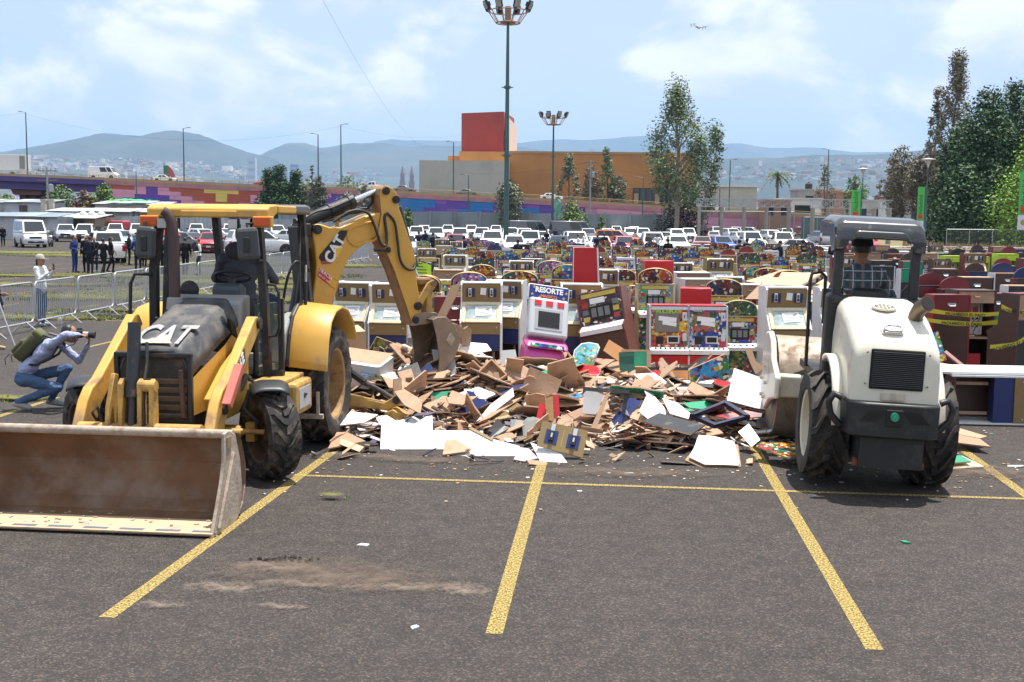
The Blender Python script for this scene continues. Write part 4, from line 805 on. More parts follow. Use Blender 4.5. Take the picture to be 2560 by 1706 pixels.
def car(kind, color, x, y, heading, label, group='vehicles parked in the lot', z=0.0):
 """heading: direction the nose points, degrees from -Y (towards the camera), positive = turned to the right of the picture"""
 if kind not in PROTO:PROTO[kind]=make_car(kind);first=True
 else:first=False
 o=PROTO[kind]if first and False else copy_tree(PROTO[kind])
 o.name={'pickup':'pickup_truck', 'suv':'parked_suv', 'sedan':'parked_sedan', 'hatchback':'parked_hatchback', 'minibus':'minibus', 'panel van':'panel_van'}[kind]
 o.location=(x, y, z);o.rotation_euler=(0, 0, RAD(-90+heading));tag(o, label, {'pickup':'pickup', 'suv':'suv', 'sedan':'car', 'hatchback':'car', 'minibus':'van', 'panel van':'van'}[kind], group)
 for nm, c in COPIES[1:]:
  if nm in('body', 'cabin')or(nm=='mirror' and kind!='pickup'):recolor(c, 0, PAINT[color])
 return o
def carp(kind, color, u, v, heading, label, group='vehicles parked in the lot'):
 g=G(u, v);return car(kind, color, g.x, g.y, heading, label, group)
 # left foreground group
carp('minibus', 'white', 76, 618, 32, 'white minibus with dark grille parked at the far left', 'vehicles parked on the left')
carp('suv', 'white', 262, 656, 205, 'white SUV with red tail lights behind the men in suits', 'vehicles parked on the left')
carp('suv', 'white', 655, 640, 118, 'long white SUV seen side-on behind the cab and barriers', 'vehicles parked on the left')
LCARS=[('suv', 'silver', 165, 604, 20), ('pickup', 'white', 214, 606, 12), ('pickup', 'white', 290, 600, 15), ('sedan', 'pale blue', 305, 620, 18), ('pickup', 'white', 345, 600, 20), ('pickup', 'white', 430, 606, 10), ('pickup', 'white', 492, 598, 12), ('sedan', 'grey', 395, 624, 20), ('sedan', 'grey', 480, 628, 60), ('hatchback', 'red', 527, 632, 10), ('sedan', 'white', 560, 606, 60), ('pickup', 'white', 575, 598, 20), ('hatchback', 'white', 508, 612, 40), ('sedan', 'white', 735, 612, 70), ('pickup', 'white', 690, 604, 30), ('pickup', 'white', 745, 600, 25), ('suv', 'white', 140, 596, 30), ('sedan', 'black', 255, 598, 15)]
LDESC=['beside the minibus', 'behind the SUV with red tail lights', 'with open door left of the cab', 'between the two white SUVs', 'left of the front cab post', 'behind the exhaust stack', 'behind the middle cab post', 'behind the group of suited men', 'with raised bonnet beside the red car', 'behind the middle cab post', 'above the red hatchback', 'behind the steering wheel', 'between the grey sedan and the red car', 'with bonnet toward the boom', 'left of the boom root', 'nearest the boom root', 'at the shed behind the minibus', 'far back between the white pickups']
for(kd, c, u, v, h), d in zip(LCARS, LDESC):carp(kd, c, u, v, h, '%s %s %s'%(c, {'suv':'SUV', 'hatchback':'hatchback', 'sedan':'sedan', 'pickup':'pickup'}[kd], d), 'vehicles parked on the left')
# centre rows, front of the car towards the camera unless said
ROWS=[('nearest', [(1068, 632, 'sedan', 'grey', 0), (1138, 634, 'hatchback', 'red', 4), (1230, 632, 'suv', 'white', 3), (1325, 634, 'pickup', 'white', -4), (1398, 636, 'sedan', 'dark blue', -6), (1440, 634, 'suv', 'white', 2), (1560, 640, 'hatchback', 'crimson', 0), (1548, 622, 'suv', 'orange', 70), (1692, 634, 'sedan', 'white', 0), (1756, 634, 'sedan', 'maroon', 170), (1802, 636, 'hatchback', 'blue', 6), (1875, 630, 'pickup', 'white', 4), (1955, 632, 'pickup', 'white', -3), (2010, 648, 'sedan', 'champagne', 62), (2050, 618, 'suv', 'silver', 186), (2150, 636, 'suv', 'red', 8), (1015, 640, 'hatchback', 'white', 5), (1285, 640, 'hatchback', 'white', 2), (1500, 638, 'sedan', 'white', -3), (1630, 640, 'pickup', 'white', 2)]), ('second', [(1042, 606, 'pickup', 'white', 2), (1090, 610, 'suv', 'white', 3), (1150, 613, 'suv', 'silver', 2), (1205, 612, 'pickup', 'silver', 0), (1355, 612, 'sedan', 'white', 5), (1470, 610, 'suv', 'dark blue', 0), (1520, 610, 'suv', 'grey', 3), (1575, 604, 'suv', 'white', 0), (1606, 608, 'pickup', 'white', 2), (1720, 606, 'pickup', 'white', -3), (1782, 608, 'sedan', 'maroon', 175), (1830, 604, 'suv', 'white', 10), (1905, 606, 'sedan', 'white', 60), (1965, 604, 'pickup', 'white', 176), (1850, 612, 'hatchback', 'white', 12), (1000, 612, 'suv', 'white', 4), (1275, 611, 'pickup', 'white', 0), (1310, 613, 'suv', 'white', 4), (1425, 614, 'sedan', 'silver', 2), (1660, 612, 'sedan', 'white', 0), (1690, 610, 'suv', 'silver', 4), (1930, 613, 'suv', 'white', 8), (2060, 604, 'pickup', 'white', 6)]), ('third', [(1010, 596, 'hatchback', 'white', 4), (1120, 594, 'pickup', 'white', 0), (1178, 594, 'pickup', 'white', 6), (1240, 592, 'suv', 'white', 0), (1297, 594, 'pickup', 'white', 2), (1368, 592, 'pickup', 'white', 0), (1420, 594, 'suv', 'white', 4), (1482, 592, 'pickup', 'white', 178), (1540, 594, 'pickup', 'white', 0), (1652, 594, 'pickup', 'white', 178), (1735, 592, 'pickup', 'white', 176), (1790, 594, 'pickup', 'white', 4), (1880, 594, 'suv', 'white', 60), (1925, 588, 'pickup', 'white', 5), (1995, 592, 'pickup', 'maroon', 176), (1060, 595, 'suv', 'silver', 2), (1330, 594, 'sedan', 'white', 3), (1450, 595, 'hatchback', 'white', 0), (1585, 595, 'suv', 'white', 2), (1690, 594, 'suv', 'white', 0), (1838, 595, 'pickup', 'white', 3), (1960, 592, 'sedan', 'silver', 50)]), ('farthest', [(1035, 582, 'pickup', 'white', 0), (1085, 583, 'suv', 'white', 3), (1150, 582, 'sedan', 'grey', 0), (1210, 582, 'pickup', 'white', 2), (1270, 582, 'suv', 'white', 0), (1440, 583, 'sedan', 'grey', 4), (1510, 582, 'hatchback', 'silver', 0), (1575, 582, 'pickup', 'white', 0), (1625, 583, 'suv', 'black', 178), (1705, 582, 'hatchback', 'blue', 0), (1770, 582, 'suv', 'white', 178), (1838, 580, 'sedan', 'grey', 70), (1870, 583, 'suv', 'white', 60)])]
for rn, lst in ROWS:
 lst=sorted(lst);cnt={}
 for u, v, kd, c, h in lst:
  key=(c, kd);cnt[key]=cnt.get(key, 0)+1
 seen={}
 for u, v, kd, c, h in lst:
  key=(c, kd);i=seen.get(key, 0);seen[key]=i+1;nm={'suv':'SUV', 'hatchback':'hatchback', 'sedan':'sedan', 'pickup':'pickup'}[kd]
  lab='the only %s %s in the %s row of cars'%(c, nm, rn)if cnt[key]==1 else'%s %s, %s of its kind from left, in the %s row of cars'%(c, nm, ordw(i), rn)
  carp(kd, c, u, v, h, lab)
car('panel van', 'grey', P(1322, 580, 150).x, 150, 108, 'dark grey passenger van left of the far floodlight mast');car('panel van', 'grey', P(1432, 580, 148).x, 148, 100, 'dark grey passenger van with open side door behind the bush')
carp('sedan', 'silver', 1895, 578, 78, 'silver sedan parked against the gateway fence');carp('pickup', 'white', 1952, 580, 175, 'white pickup parked inside the left gateway')
# on the overpass
for i, (u, kd, c, h)in enumerate(((248, 'panel van', 'white', 88), (402, 'sedan', 'white', 88), (655, 'sedan', 'red', 268), (925, 'pickup', 'white', 268), (1008, 'sedan', 'grey', 88), (1168, 'sedan', 'grey', 88), (1380, 'sedan', 'white', 88), (1790, 'sedan', 'white', 88))):
 car(kd, c, ox(u), OY+3.2, h, ['white panel van driving on the overpass', 'white sedan on the overpass before the arch sign', 'red car on the overpass left of the cypresses', 'white pickup on the overpass behind the boom tip', 'grey sedan on the overpass right of the boom', 'grey sedan on the overpass before the cream block', 'white sedan on the overpass near the far mast', 'white sedan at the low right end of the overpass'][i], 'cars driving on the overpass', oz(u)-.33)
 # red stake truck by the shacks
b=G(222, 596);st=empty('stake_truck', (b.x, b.y, 0), RAD(-8), 'old red stake-bed truck loaded with sacks by the shacks', 'truck');SR=mat('stake_red', (.26, .07, .05), .75, var=.3, scale=2)
for k in range(4):m=MB();m.box((0, -1.1, 1.35+.34*k), (5.4, .06, .20));m.build('slat', SR, st)
for s in range(7):m=MB();m.box((-2.6+s*.87, -1.07, 1.8), (.09, .07, 1.5));m.build('stake', SR, st)
m=MB();m.box((0, 0, 1.12), (5.5, 2.3, .18));m.build('bed', SR, st);m=MB();m.box((3.8, 0, 1.35), (1.9, 2.0, 1.5), bev=.18);m.build('cab', PAINT['red'], st)
m=MB();[m.ell((-1.2+i*.55, .1*(i%3), 2.6+.2*(i%2)), (.45, .5, .35), 8, 6)for i in range(6)];m.build('sacks', mat('sack', (.55, .55, .56), .8), st)
for x in(-1.7, 3.6):m=MB();m.lathe([(0, -.13), (.45, -.13), (.45, .13), (0, .13)], 16, M=Matrix.Translation((x, -1.0, .45)));m.build('wheel', TYRE, st)
# police motorcycles
def motorbike(u, v, rz, label):
 g=G(u, v);o=empty('motorcycle', (g.x, g.y, 0), rz, label, 'motorcycle', 'parked motorcycles')
 for x in(-.72, .72):m=MB();m.lathe([(.20, -.05), (.30, -.06), (.31, 0), (.30, .06), (.20, .05)], 18, 0, Matrix.Translation((x, 0, .31)));m.lathe([(0, -.03), (.21, -.03), (.21, .03), (0, .03)], 14, 1, Matrix.Translation((x, 0, .31)));m.build('wheel', [TYRE, RIM], o)
 m=MB();m.ell((.12, 0, .82), (.32, .17, .16));m.box((-.35, 0, .80), (.6, .28, .12), bev=.05);m.box((0, 0, .5), (.6, .25, .35), bev=.06);m.build('body', PAINT['white'], o, smooth=50)
 m=MB();m.tube([(.72, .1, .31), (.5, .08, .95), (.42, 0, 1.1)], .03, 6);m.tube([(.35, -.4, 1.1), (.45, 0, 1.12), (.35, .4, 1.1)], .02, 6);m.box((.58, 0, 1.15), (.05, .4, .4), (0, -.4, 0), bev=.04);m.build('fork_and_screen', PLASTIC, o)
 for s in(-1, 1):m=MB();m.box((-.7, s*.32, .7), (.5, .22, .4), bev=.06);m.build('pannier', PLASTIC, o)
 return o
motorbike(127, 617, RAD(-60), 'black and white motorcycle between minibus and white SUV');motorbike(216, 612, RAD(-40), 'motorcycle parked behind the white SUV roof');motorbike(548, 600, RAD(-70), 'motorcycle behind the operator seat')
for _p in PROTO.values():
 for _c in KIDS[_p.name]:bpy.data.objects.remove(_c)
 bpy.data.objects.remove(_p)
 # ================================================================== people
SKIN=mat('skin', (.36, .19, .12), .55, var=.08, scale=20, spec=.35);SKIND=mat('tan_skin', (.27, .135, .08), .55, var=.08, scale=20, spec=.35);HAIR=mat('black_hair', (.012, .010, .009), .5)
def cloth(name, c, sc_=7, var=.18):return mat('cloth_'+name, c, .85, var=var, scale=sc_, bump=.25, bscale=22, spec=.2)
CL={k:cloth(k, v)for k, v in dict(navy=(.018, .022, .04), blue=(.028, .05, .17), black=(.014, .014, .016), white=(.68, .68, .68), jeans=(.07, .12, .22), dark_jeans=(.03, .045, .085), tan=(.34, .28, .20), grey=(.16, .16, .17), charcoal=(.05, .052, .055), hoodie=(.075, .082, .10), lilac=(.36, .40, .58), sky=(.30, .40, .58), khaki=(.42, .38, .28), olive=(.085, .085, .045)).items()}
SHOE=mat('dark_shoe', (.02, .018, .016), .5);SNEAK=mat('sneaker', (.30, .31, .33), .6, var=.3, scale=20)
def fig_mesh(name, prims, mats, voxel, smooth=4):
 """one continuous body: overlapping tapered limbs fused by a voxel remesh, materials by the nearest limb"""
 m=MB()
 for p in prims:
  if p[0]=='e':
   _, c, r, lab=p[:4];rot=Euler(p[4]).to_matrix().to_4x4()if len(p)>4 else Matrix();m.ell((0, 0, 0), r, 16, 12, M=Matrix.Translation(Vector(c))@rot)
  else:
   _, a, b, r0, r1, lab=p[:6];a, b=Vector(a), Vector(b);d=(b-a);L_=d.length;ux=d.normalized()if L_>1e-6 else Vector((0, 0, 1));o_=ux.orthogonal().normalized();q=ux.cross(o_);prof=[]
   for i in range(5):t=PI/2*i/4;prof.append((r0*sin(t), -r0*cos(t)))
   for i in range(5):t=PI/2*i/4;prof.append((r1*cos(t), L_+r1*sin(t)))
   M_=Matrix(((o_.x, q.x, ux.x, a.x), (o_.y, q.y, ux.y, a.y), (o_.z, q.z, ux.z, a.z), (0, 0, 0, 1)));m.lathe(prof, 12, axis='z', M=M_)
 o=m.build('tmp', mats[0], fix=True);md=o.modifiers.new('r', 'REMESH');md.mode='VOXEL';md.voxel_size=voxel;md.use_smooth_shade=True
 if smooth:s=o.modifiers.new('s', 'SMOOTH');s.iterations=smooth;s.factor=.5
 dg=bpy.context.evaluated_depsgraph_get();me=bpy.data.meshes.new_from_object(o.evaluated_get(dg), depsgraph=dg);bpy.data.objects.remove(o)
 me.name=name;me.materials.clear()
 for q in mats:me.materials.append(q)
 nf=len(me.polygons);C_=np.empty(nf*3, 'f4');me.polygons.foreach_get('center', C_);C_=C_.reshape(nf, 3).astype('f8');best=np.full(nf, 1e9);idx=np.zeros(nf, 'i4')
 for p in prims:
  if p[0]=='e':
   d=C_-np.array(p[1])
   if len(p)>4:d=d@np.array(Euler(p[4]).to_matrix())
   r=p[2]if isinstance(p[2], (tuple, list))else(p[2], )*3
   q=(np.linalg.norm(d/np.array(r), axis=1)-1)*min(r);lab=p[3]
  else:
   a, b=np.array(p[1]), np.array(p[2]);d=b-a;t=np.clip(((C_-a)@d)/max(d@d, 1e-9), 0, 1);q=np.linalg.norm(C_-a-t[:, None]*d, axis=1)-(p[3]+(p[4]-p[3])*t);lab=p[5]
  k=q<best;best[k]=q[k];idx[k]=lab
 idx=idx.tolist()
 if voxel<.017: # folds in the clothes
  cl_=set(v for f, i in zip(me.polygons, idx)if i in(2, 3)for v in f.vertices)
  nv_=len(me.vertices);co_=np.empty(nv_*3, 'f4');no_=np.empty(nv_*3, 'f4');me.vertices.foreach_get('co', co_);me.vertices.foreach_get('normal', no_);co_=co_.reshape(-1, 3);no_=no_.reshape(-1, 3)
  for i in cl_:p=Vector(co_[i]);co_[i]+=no_[i]*(.011*mnoise.noise(Vector((p.x*9, p.y*9, p.z*17)))+.006*mnoise.noise(Vector((p.x*24, p.y*24, p.z*40))))
  me.vertices.foreach_set('co', co_.ravel())
 me.polygons.foreach_set('material_index', idx);me.polygons.foreach_set('use_smooth', [True]*len(idx));return me
SK, HR, TP, BT, SH, IN=range(6)
def hand(prims, w, d, n, lab=SK, curl=.5, s=1.0):
 """palm, four unequal bent fingers and a thumb leaving the side; w wrist, d pointing direction, n palm normal"""
 w, d, n=Vector(w), Vector(d).normalized(), Vector(n).normalized();sd=d.cross(n).normalized()
 for k in(-.5, .5):prims.append(('c', w+sd*.018*k*s, w+d*.075*s+sd*.045*k*s, .017*s, .015*s, lab))
 for i, ln in enumerate((.062, .074, .068, .052)):
  b=w+d*.08*s+sd*(-.030+.020*i)*s;k1=b+(d*cos(curl*.6)+n*sin(curl*.6))*ln*.5*s;k2=k1+(d*cos(curl*1.6)+n*sin(curl*1.6))*ln*.5*s
  prims.append(('c', b, k1, .0098*s, .0088*s, lab));prims.append(('c', k1, k2, .0088*s, .0075*s, lab))
 b=w+d*.028*s-sd*.026*s;k1=b+(d*.6-sd*.55+n*.35).normalized()*.038*s;prims.append(('c', b, k1, .0115*s, .0105*s, lab));prims.append(('c', k1, k1+(d*.85+n*.4).normalized()*.03*s, .0105*s, .008*s, lab))
def head(prims, c, fwd, up=(0, 0, 1), hair=HR, skin=SK, long=False):
 c=Vector(c);f=Vector(fwd).normalized();u=Vector(up);u=(u-f*u.dot(f)).normalized();r=u.cross(f)
 rot=Matrix(((r.x, -f.x, u.x), (r.y, -f.y, u.y), (r.z, -f.z, u.z))).to_euler()
 E=lambda o, rd, lab:prims.append(('e', c+r*o[0]+f*o[1]+u*o[2], rd, lab, rot))
 E((0, 0, 0), (.076, .094, .112), skin);E((0, .03, -.055), (.055, .062, .062), skin);E((0, -.022, .026), (.082, .088, .098), hair)
 prims.append(('c', c+f*.092+u*.02, c+f*.112-u*.022, .010, .016, skin));prims.append(('c', c+f*.084-u*.055-r*.015, c+f*.084-u*.055+r*.015, .011, .011, skin));E((0, .072, -.088), (.028, .024, .022), skin)
 for s in(-1, 1):E((.078*s, -.008, -.008), (.012, .020, .032), skin);E((.032*s, .078, .016), (.020, .014, .010), skin)
 if long:prims.append(('c', c-f*.075+u*.0, c-f*.10-u*.30, .055, .03, hair))
def figure(name, j, voxel=.022, jacket=True, sleeve=TP, long=False, hands=True, mats=None):
 """j: joints by name; person faces -Y"""
 D_=dict(hipL=(.09, 0, .91), hipR=(-.09, 0, .91), kneeL=(.10, -.01, .48), kneeR=(-.10, -.01, .48), ankL=(.10, .03, .09), ankR=(-.10, .03, .09), toeL=(.12, -.16, .04), toeR=(-.12, -.16, .04), pel=(0, 0, .95), waist=(0, 0, 1.08), chest=(0, .005, 1.28), neck=(0, .01, 1.46), head=(0, -.015, 1.61), look=(0, -1, 0), up=(0, 0, 1), shL=(.175, .01, 1.41), shR=(-.175, .01, 1.41), elL=(.235, .03, 1.13), elR=(-.235, .03, 1.13), wrL=(.235, -.05, .88), wrR=(-.235, -.05, .88), hdL=(0, -.15, -1), hdR=(0, -.15, -1), pnL=(-1, 0, 0), pnR=(1, 0, 0), curl=.5)
 D_.update(j);V={k:Vector(v)if isinstance(v, tuple)else v for k, v in D_.items()};p=[]
 ax=(V['neck']-V['pel']).normalized();side=(V['shL']-V['shR']).normalized();fr=side.cross(ax).normalized();rot=Matrix(((side.x, -fr.x, ax.x), (side.y, -fr.y, ax.y), (side.z, -fr.z, ax.z))).to_euler()
 p.append(('e', V['chest'], (.178, .118, .20), TP, rot));p.append(('e', V['waist'], (.152, .108, .17), TP, rot));hs=(V['hipL']-V['hipR']).normalized();p.append(('e', V['pel'], (.168, .122, .13), BT if not jacket else TP, rot));
 p.append(('c', V['hipL'], V['hipR'], .095, .095, BT))
 if jacket:p.append(('e', V['pel']+ax*.01, (.182, .135, .17), TP, rot))
 p.append(('c', V['shL']-side*.03, V['shR']+side*.03, .062, .062, TP));p.append(('c', V['neck']-ax*.05, (V['neck']+V['head'])/2, .056, .052, SK));p.append(('c', V['neck']-ax*.05-side*.06, V['neck']-ax*.05+side*.06, .055, .055, TP))
 for s in'LR':
  p.append(('c', V['sh'+s], V['el'+s], .060, .047, TP));p.append(('c', V['el'+s], V['wr'+s], .046, .033, sleeve))
  p.append(('c', V['hip'+s], V['knee'+s], .088, .064, BT));p.append(('c', V['knee'+s], V['ank'+s], .062, .046, BT))
  ft=(V['toe'+s]-V['ank'+s]);p.append(('c', V['ank'+s]+Vector((0, 0, -.03))-ft.normalized()*.02, V['toe'+s], .042, .036, SH));p.append(('c', V['ank'+s]+Vector((0, 0, -.045))-ft.normalized()*.04, V['toe'+s]-Vector((0, 0, .008)), .036, .030, SH))
  if hands:hand(p, V['wr'+s], V['hd'+s], V['pn'+s], curl=V['curl'])
  else:p.append(('c', V['wr'+s], V['wr'+s]+V['hd'+s].normalized()*.11, .032, .026, SK))
 head(p, V['head'], V['look'], V['up'], long=long)
 return fig_mesh(name, p, mats or[SKIN, HAIR, CL['navy'], CL['black'], SHOE, CL['white']], voxel)
POSE={'stand':figure('stand', {}, hands=False), 'talk':figure('talk', dict(elL=(.24, .04, 1.14), wrL=(.12, -.20, 1.10), hdL=(-.5, -.8, .1), elR=(-.24, .05, 1.14), wrR=(-.10, -.20, 1.06), hdR=(.5, -.8, .1)), hands=False), 'walk':figure('walk', dict(kneeL=(.09, -.18, .52), ankL=(.09, -.12, .10), toeL=(.10, -.31, .06), kneeR=(-.09, .08, .50), ankR=(-.09, .34, .17), toeR=(-.09, .20, .05), elL=(.23, .14, 1.16), wrL=(.22, .10, .92), elR=(-.23, -.08, 1.14), wrR=(-.22, -.24, .95)), hands=False), 'walk_long':figure('walk_long', dict(kneeL=(.08, -.14, .50), ankL=(.08, -.08, .09), toeL=(.09, -.26, .05), kneeR=(-.08, .06, .50), ankR=(-.08, .22, .12), toeR=(-.08, .07, .04), elL=(.22, .10, 1.14), elR=(-.22, -.04, 1.14), wrR=(-.20, -.18, .95)), hands=False, long=True, sleeve=SK), 'point':figure('point', dict(elR=(-.30, -.16, 1.30), wrR=(-.34, -.40, 1.38), hdR=(-.1, -1, .1)), hands=False), 'belt':figure('belt', dict(elL=(.32, .06, 1.16), wrL=(.17, -.06, 1.0), hdL=(-.8, -.4, -.2), elR=(-.32, .06, 1.16), wrR=(-.17, -.06, 1.0), hdR=(.8, -.4, -.2)), hands=False, jacket=False)}
CAP=None
def cap_mesh():
 m=MB();m.lathe([(0, .098), (.05, .09), (.085, .055), (.095, 0), (.097, -.02)], 14, axis='z');m.prism([(-.07, -.07), (.07, -.07), (.055, -.18), (0, -.20), (-.055, -.18)], 'z', -.022, -.008);return m
def person(u, v, pose, face, top, bottom, label, head_at=True, h=1.72, hair=HAIR, skin=SKIN, shoe=SHOE, cap=None, group='people in the car park', letter=None, inner=None):
 """v is the top of the head (head_at) or the feet; face: degrees, 0 towards the camera, 90 to the right of the picture, 180 away"""
 if head_at:
  d=_ray(u, v);t=(h-CAM_H)/d.z;x, y=d.x*t, d.y*t
 else:g=G(u, v);x, y=g.x, g.y
 o=bpy.data.objects.new('person', POSE[pose]);col.objects.link(o);o.location=(x, y, 0);o.rotation_euler=(0, 0, RAD(face));s=h/1.72;o.scale=(s, s, s)
 for i, mt in((0, skin), (1, hair), (2, top), (3, bottom), (4, shoe)):recolor(o, i, mt)
 tag(o, label, 'person', group)
 if cap is not None:
  c=cap_mesh().build('cap', cap, o, smooth=50);c.location=(0, .0, 1.655)
 if letter is not None:
  m=MB();m.box((0, .137, 1.345), (.20, .008, .045));m.box((0, .138, 1.29), (.13, .008, .018));m.build('back_print', mat('yellow_print', (.55, .42, .06), .7, var=.5, scale=60), o)
 return o
C=CL;SG='people in suits by the white SUV'
person(188, 683, 'talk', 75, C['blue'], C['blue'], 'man in bright blue suit left of the white SUV', False, 1.74, group=SG);person(226, 686, 'stand', 175, C['navy'], C['navy'], 'man in navy suit seen from behind at the red tail light', False, 1.72, group=SG)
person(237, 681, 'talk', 20, C['black'], C['dark_jeans'], 'woman in dark suit facing the camera beside the navy suit', False, 1.66, group=SG);person(260, 690, 'walk', 165, C['black'], C['black'], 'man in black suit walking away, middle of the group', False, 1.66, group=SG)
person(279, 682, 'walk_long', 120, C['black'], C['black'], 'woman in black dress with bare arms and ponytail', False, 1.66, group=SG);person(324, 664, 'talk', 110, C['black'], C['black'], 'man in black suit at the open SUV door', False, 1.74, group=SG);person(346, 684, 'belt', 180, C['blue'], C['navy'], 'man in blue jacket seen from behind by the mirror', False, 1.76, group=SG)
person(362, 668, 'stand', 150, C['navy'], C['black'], 'man in dark clothes half hidden behind the cab mirror', False, 1.70, group=SG);person(401, 688, 'stand', 170, C['black'], C['black'], 'person in black left of the exhaust stack', False, 1.66, group=SG);person(421, 684, 'point', 150, C['black'], C['black'], 'person in black holding the red umbrella', False, 1.68, group=SG)
person(440, 688, 'talk', 200, C['navy'], C['navy'], 'person in navy behind the exhaust stack', False, 1.72, group=SG);person(464, 690, 'walk', 190, C['black'], C['black'], 'person in black right of the exhaust stack', False, 1.72, group=SG)
o=person(497, 690, 'talk', 300, C['white'], C['dark_jeans'], 'woman in dark vest with white sleeves right of the exhaust stack', False, 1.66, group=SG)
m=MB();m.ell((0, 0, 1.22), (.188, .132, .27), 14, 10);m.build('vest', C['navy'], o, smooth=60)
person(8, 617, 'stand', 10, C['black'], C['black'], 'man in black suit standing left of the minibus', False, 1.74);person(214, 588, 'stand', 0, C['black'], C['black'], 'person in black helmet behind the white SUV', True, 1.75)
um=G(420, 684);uo=empty('umbrella', (um.x+.05, um.y-.1, 0), 0, 'red umbrella held open among the suited people', 'umbrella');m=MB();m.lathe([(0, 2.08), (.25, 2.03), (.5, 1.90), (.62, 1.78), (.60, 1.77), (.48, 1.87), (0, 2.02)], 10, axis='z');m.build('canopy', mat('umbrella_red', (.55, .05, .05), .5), uo);m=MB();m.cyl((0, 0, 1.1), (0, 0, 2.12), .012, n=6);m.build('shaft', PLASTIC, uo)
NAVY=C['navy'];KH=C['khaki'];BC=mat('navy_cap', (.01, .011, .016), .8)
GG='officers in navy jackets behind the barriers'
gl=[(1047, 580, 'belt', 180, 'officer in navy at left end of the barrier row'), (1063, 577, 'stand', 175, 'taller officer beside the boom behind the barrier row'), (1083, 583, 'talk', 170, 'officer in navy beside the grey sedan'), (1129, 588, 'stand', 180, 'officer in front of the red hatchback left side'), (1160, 591, 'belt', 180, 'officer in front of the red hatchback right side')]
for u, v, ps, f, lb in gl:person(u, v, ps, f, NAVY, KH, lb, True, 1.74, group=GG, cap=BC)
for u, v, ps, f, lb in((1849, 600, 'talk', 200, 'leftmost of three officers with yellow back lettering'), (1868, 597, 'stand', 178, 'middle of three officers with yellow back lettering'), (1891, 599, 'belt', 182, 'rightmost of three officers with yellow back lettering'), (2085, 603, 'talk', 170, 'officer with yellow back lettering beside the roller canopy')):person(u, v, ps, f, NAVY, KH, lb, True, 1.76, group=GG, cap=BC, letter=True)
person(1951, 603, 'point', 275, NAVY, KH, 'officer holding out an orange glove in front of the champagne sedan', True, 1.76, group=GG, cap=BC);person(1993, 608, 'walk', 190, NAVY, KH, 'shorter officer walking away beside the champagne sedan', True, 1.70, group=GG, cap=BC, letter=True);person(2008, 601, 'walk', 195, NAVY, KH, 'tall officer striding right of the shorter one', True, 1.80, group=GG, cap=BC, letter=True)
for u, v, ps, f, t, b, lb in((1191, 569, 'stand', 180, 'navy', 'black', 'man in navy behind the red hatchback'), (1295, 598, 'talk', 200, 'navy', 'black', 'man in blue vest left of the white pickup'), (1408, 592, 'stand', 180, 'grey', 'black', 'person in grey before the white pickup windscreen'), (1446, 586, 'talk', 90, 'white', 'dark_jeans', 'man in white shirt facing right, centre of the lot'), (1459, 582, 'talk', 270, 'white', 'dark_jeans', 'man in white shirt facing left, centre of the lot'), (1494, 587, 'stand', 180, 'navy', 'navy', 'left of two navy-suited men by the orange car'), (1511, 584, 'stand', 175, 'navy', 'navy', 'right of two navy-suited men by the orange car'), (1367, 577, 'stand', 170, 'black', 'black', 'person in black left of the dark blue sedan'), (1388, 572, 'belt', 180, 'navy', 'black', 'person in navy beside the far mast foot'), (1616, 582, 'stand', 180, 'black', 'black', 'leftmost of three dark figures right of the orange car'), (1622, 584, 'talk', 160, 'charcoal', 'black', 'middle of three dark figures right of the orange car'), (1632, 583, 'stand', 190, 'black', 'black', 'rightmost of three dark figures right of the orange car'), (1644, 585, 'belt', 170, 'white', 'black', 'woman in pale top beside the three dark figures'), (1655, 576, 'stand', 180, 'black', 'khaki', 'officer in black with khaki trousers beside the woman in pale top'), (1671, 597, 'talk', 180, 'black', 'black', 'person in black before the white sedan'), (1468, 571, 'stand', 180, 'navy', 'black', 'far figure left of the far pair behind the blue sedan'), (1485, 572, 'belt', 175, 'black', 'black', 'far figure right of the far pair behind the blue sedan'), (1684, 568, 'stand', 180, 'navy', 'black', 'leftmost of the far group by the eucalyptus foot'), (1691, 569, 'stand', 170, 'black', 'black', 'middle of the far group by the eucalyptus foot'), (1698, 568, 'talk', 190, 'charcoal', 'black', 'rightmost of the far group by the eucalyptus foot'), (1741, 571, 'stand', 180, 'black', 'black', 'leftmost of the far group by the gateway'), (1752, 572, 'stand', 180, 'navy', 'black', 'second of the far group by the gateway'), (1762, 571, 'belt', 180, 'black', 'black', 'third of the far group by the gateway'), (1770, 572, 'stand', 170, 'navy', 'black', 'rightmost of the far group by the gateway'), (1829, 566, 'point', 270, 'white', 'black', 'far figure with raised white sleeve at the gateway')):
 person(u, v, ps, f, C[t], C[b], lb, True, 1.72)
 # ---- woman with cap taking a photo behind the barrier
wm_=G(118, 817);wmesh=figure('woman_phone', dict(elL=(.20, -.10, 1.16), wrL=(.06, -.30, 1.36), hdL=(-.2, -.35, .9), pnL=(0, 1, .2), elR=(-.21, -.07, 1.15), wrR=(-.07, -.28, 1.33), hdR=(.2, -.35, .9), pnR=(0, 1, .2), curl=1.0, toeL=(.12, -.14, .04), look=(0, -1, .02), hipL=(.085, 0, .91)), voxel=.013, jacket=True, long=True, mats=[SKIN, HAIR, C['white'], C['jeans'], SNEAK, C['white']])
wo=bpy.data.objects.new('person', wmesh);col.objects.link(wo);wo.location=(wm_.x-.16, wm_.y+.1, 0);wo.rotation_euler=(0, 0, RAD(80));wo.scale=(.98, )*3;tag(wo, 'woman in beige cap and white shirt filming with a phone behind the barrier', 'person')
c=cap_mesh().build('cap', mat('beige_cap', (.38, .35, .27), .85), wo, smooth=50);c.location=(0, .0, 1.66);c.scale=(1.12, 1.12, 1.12)
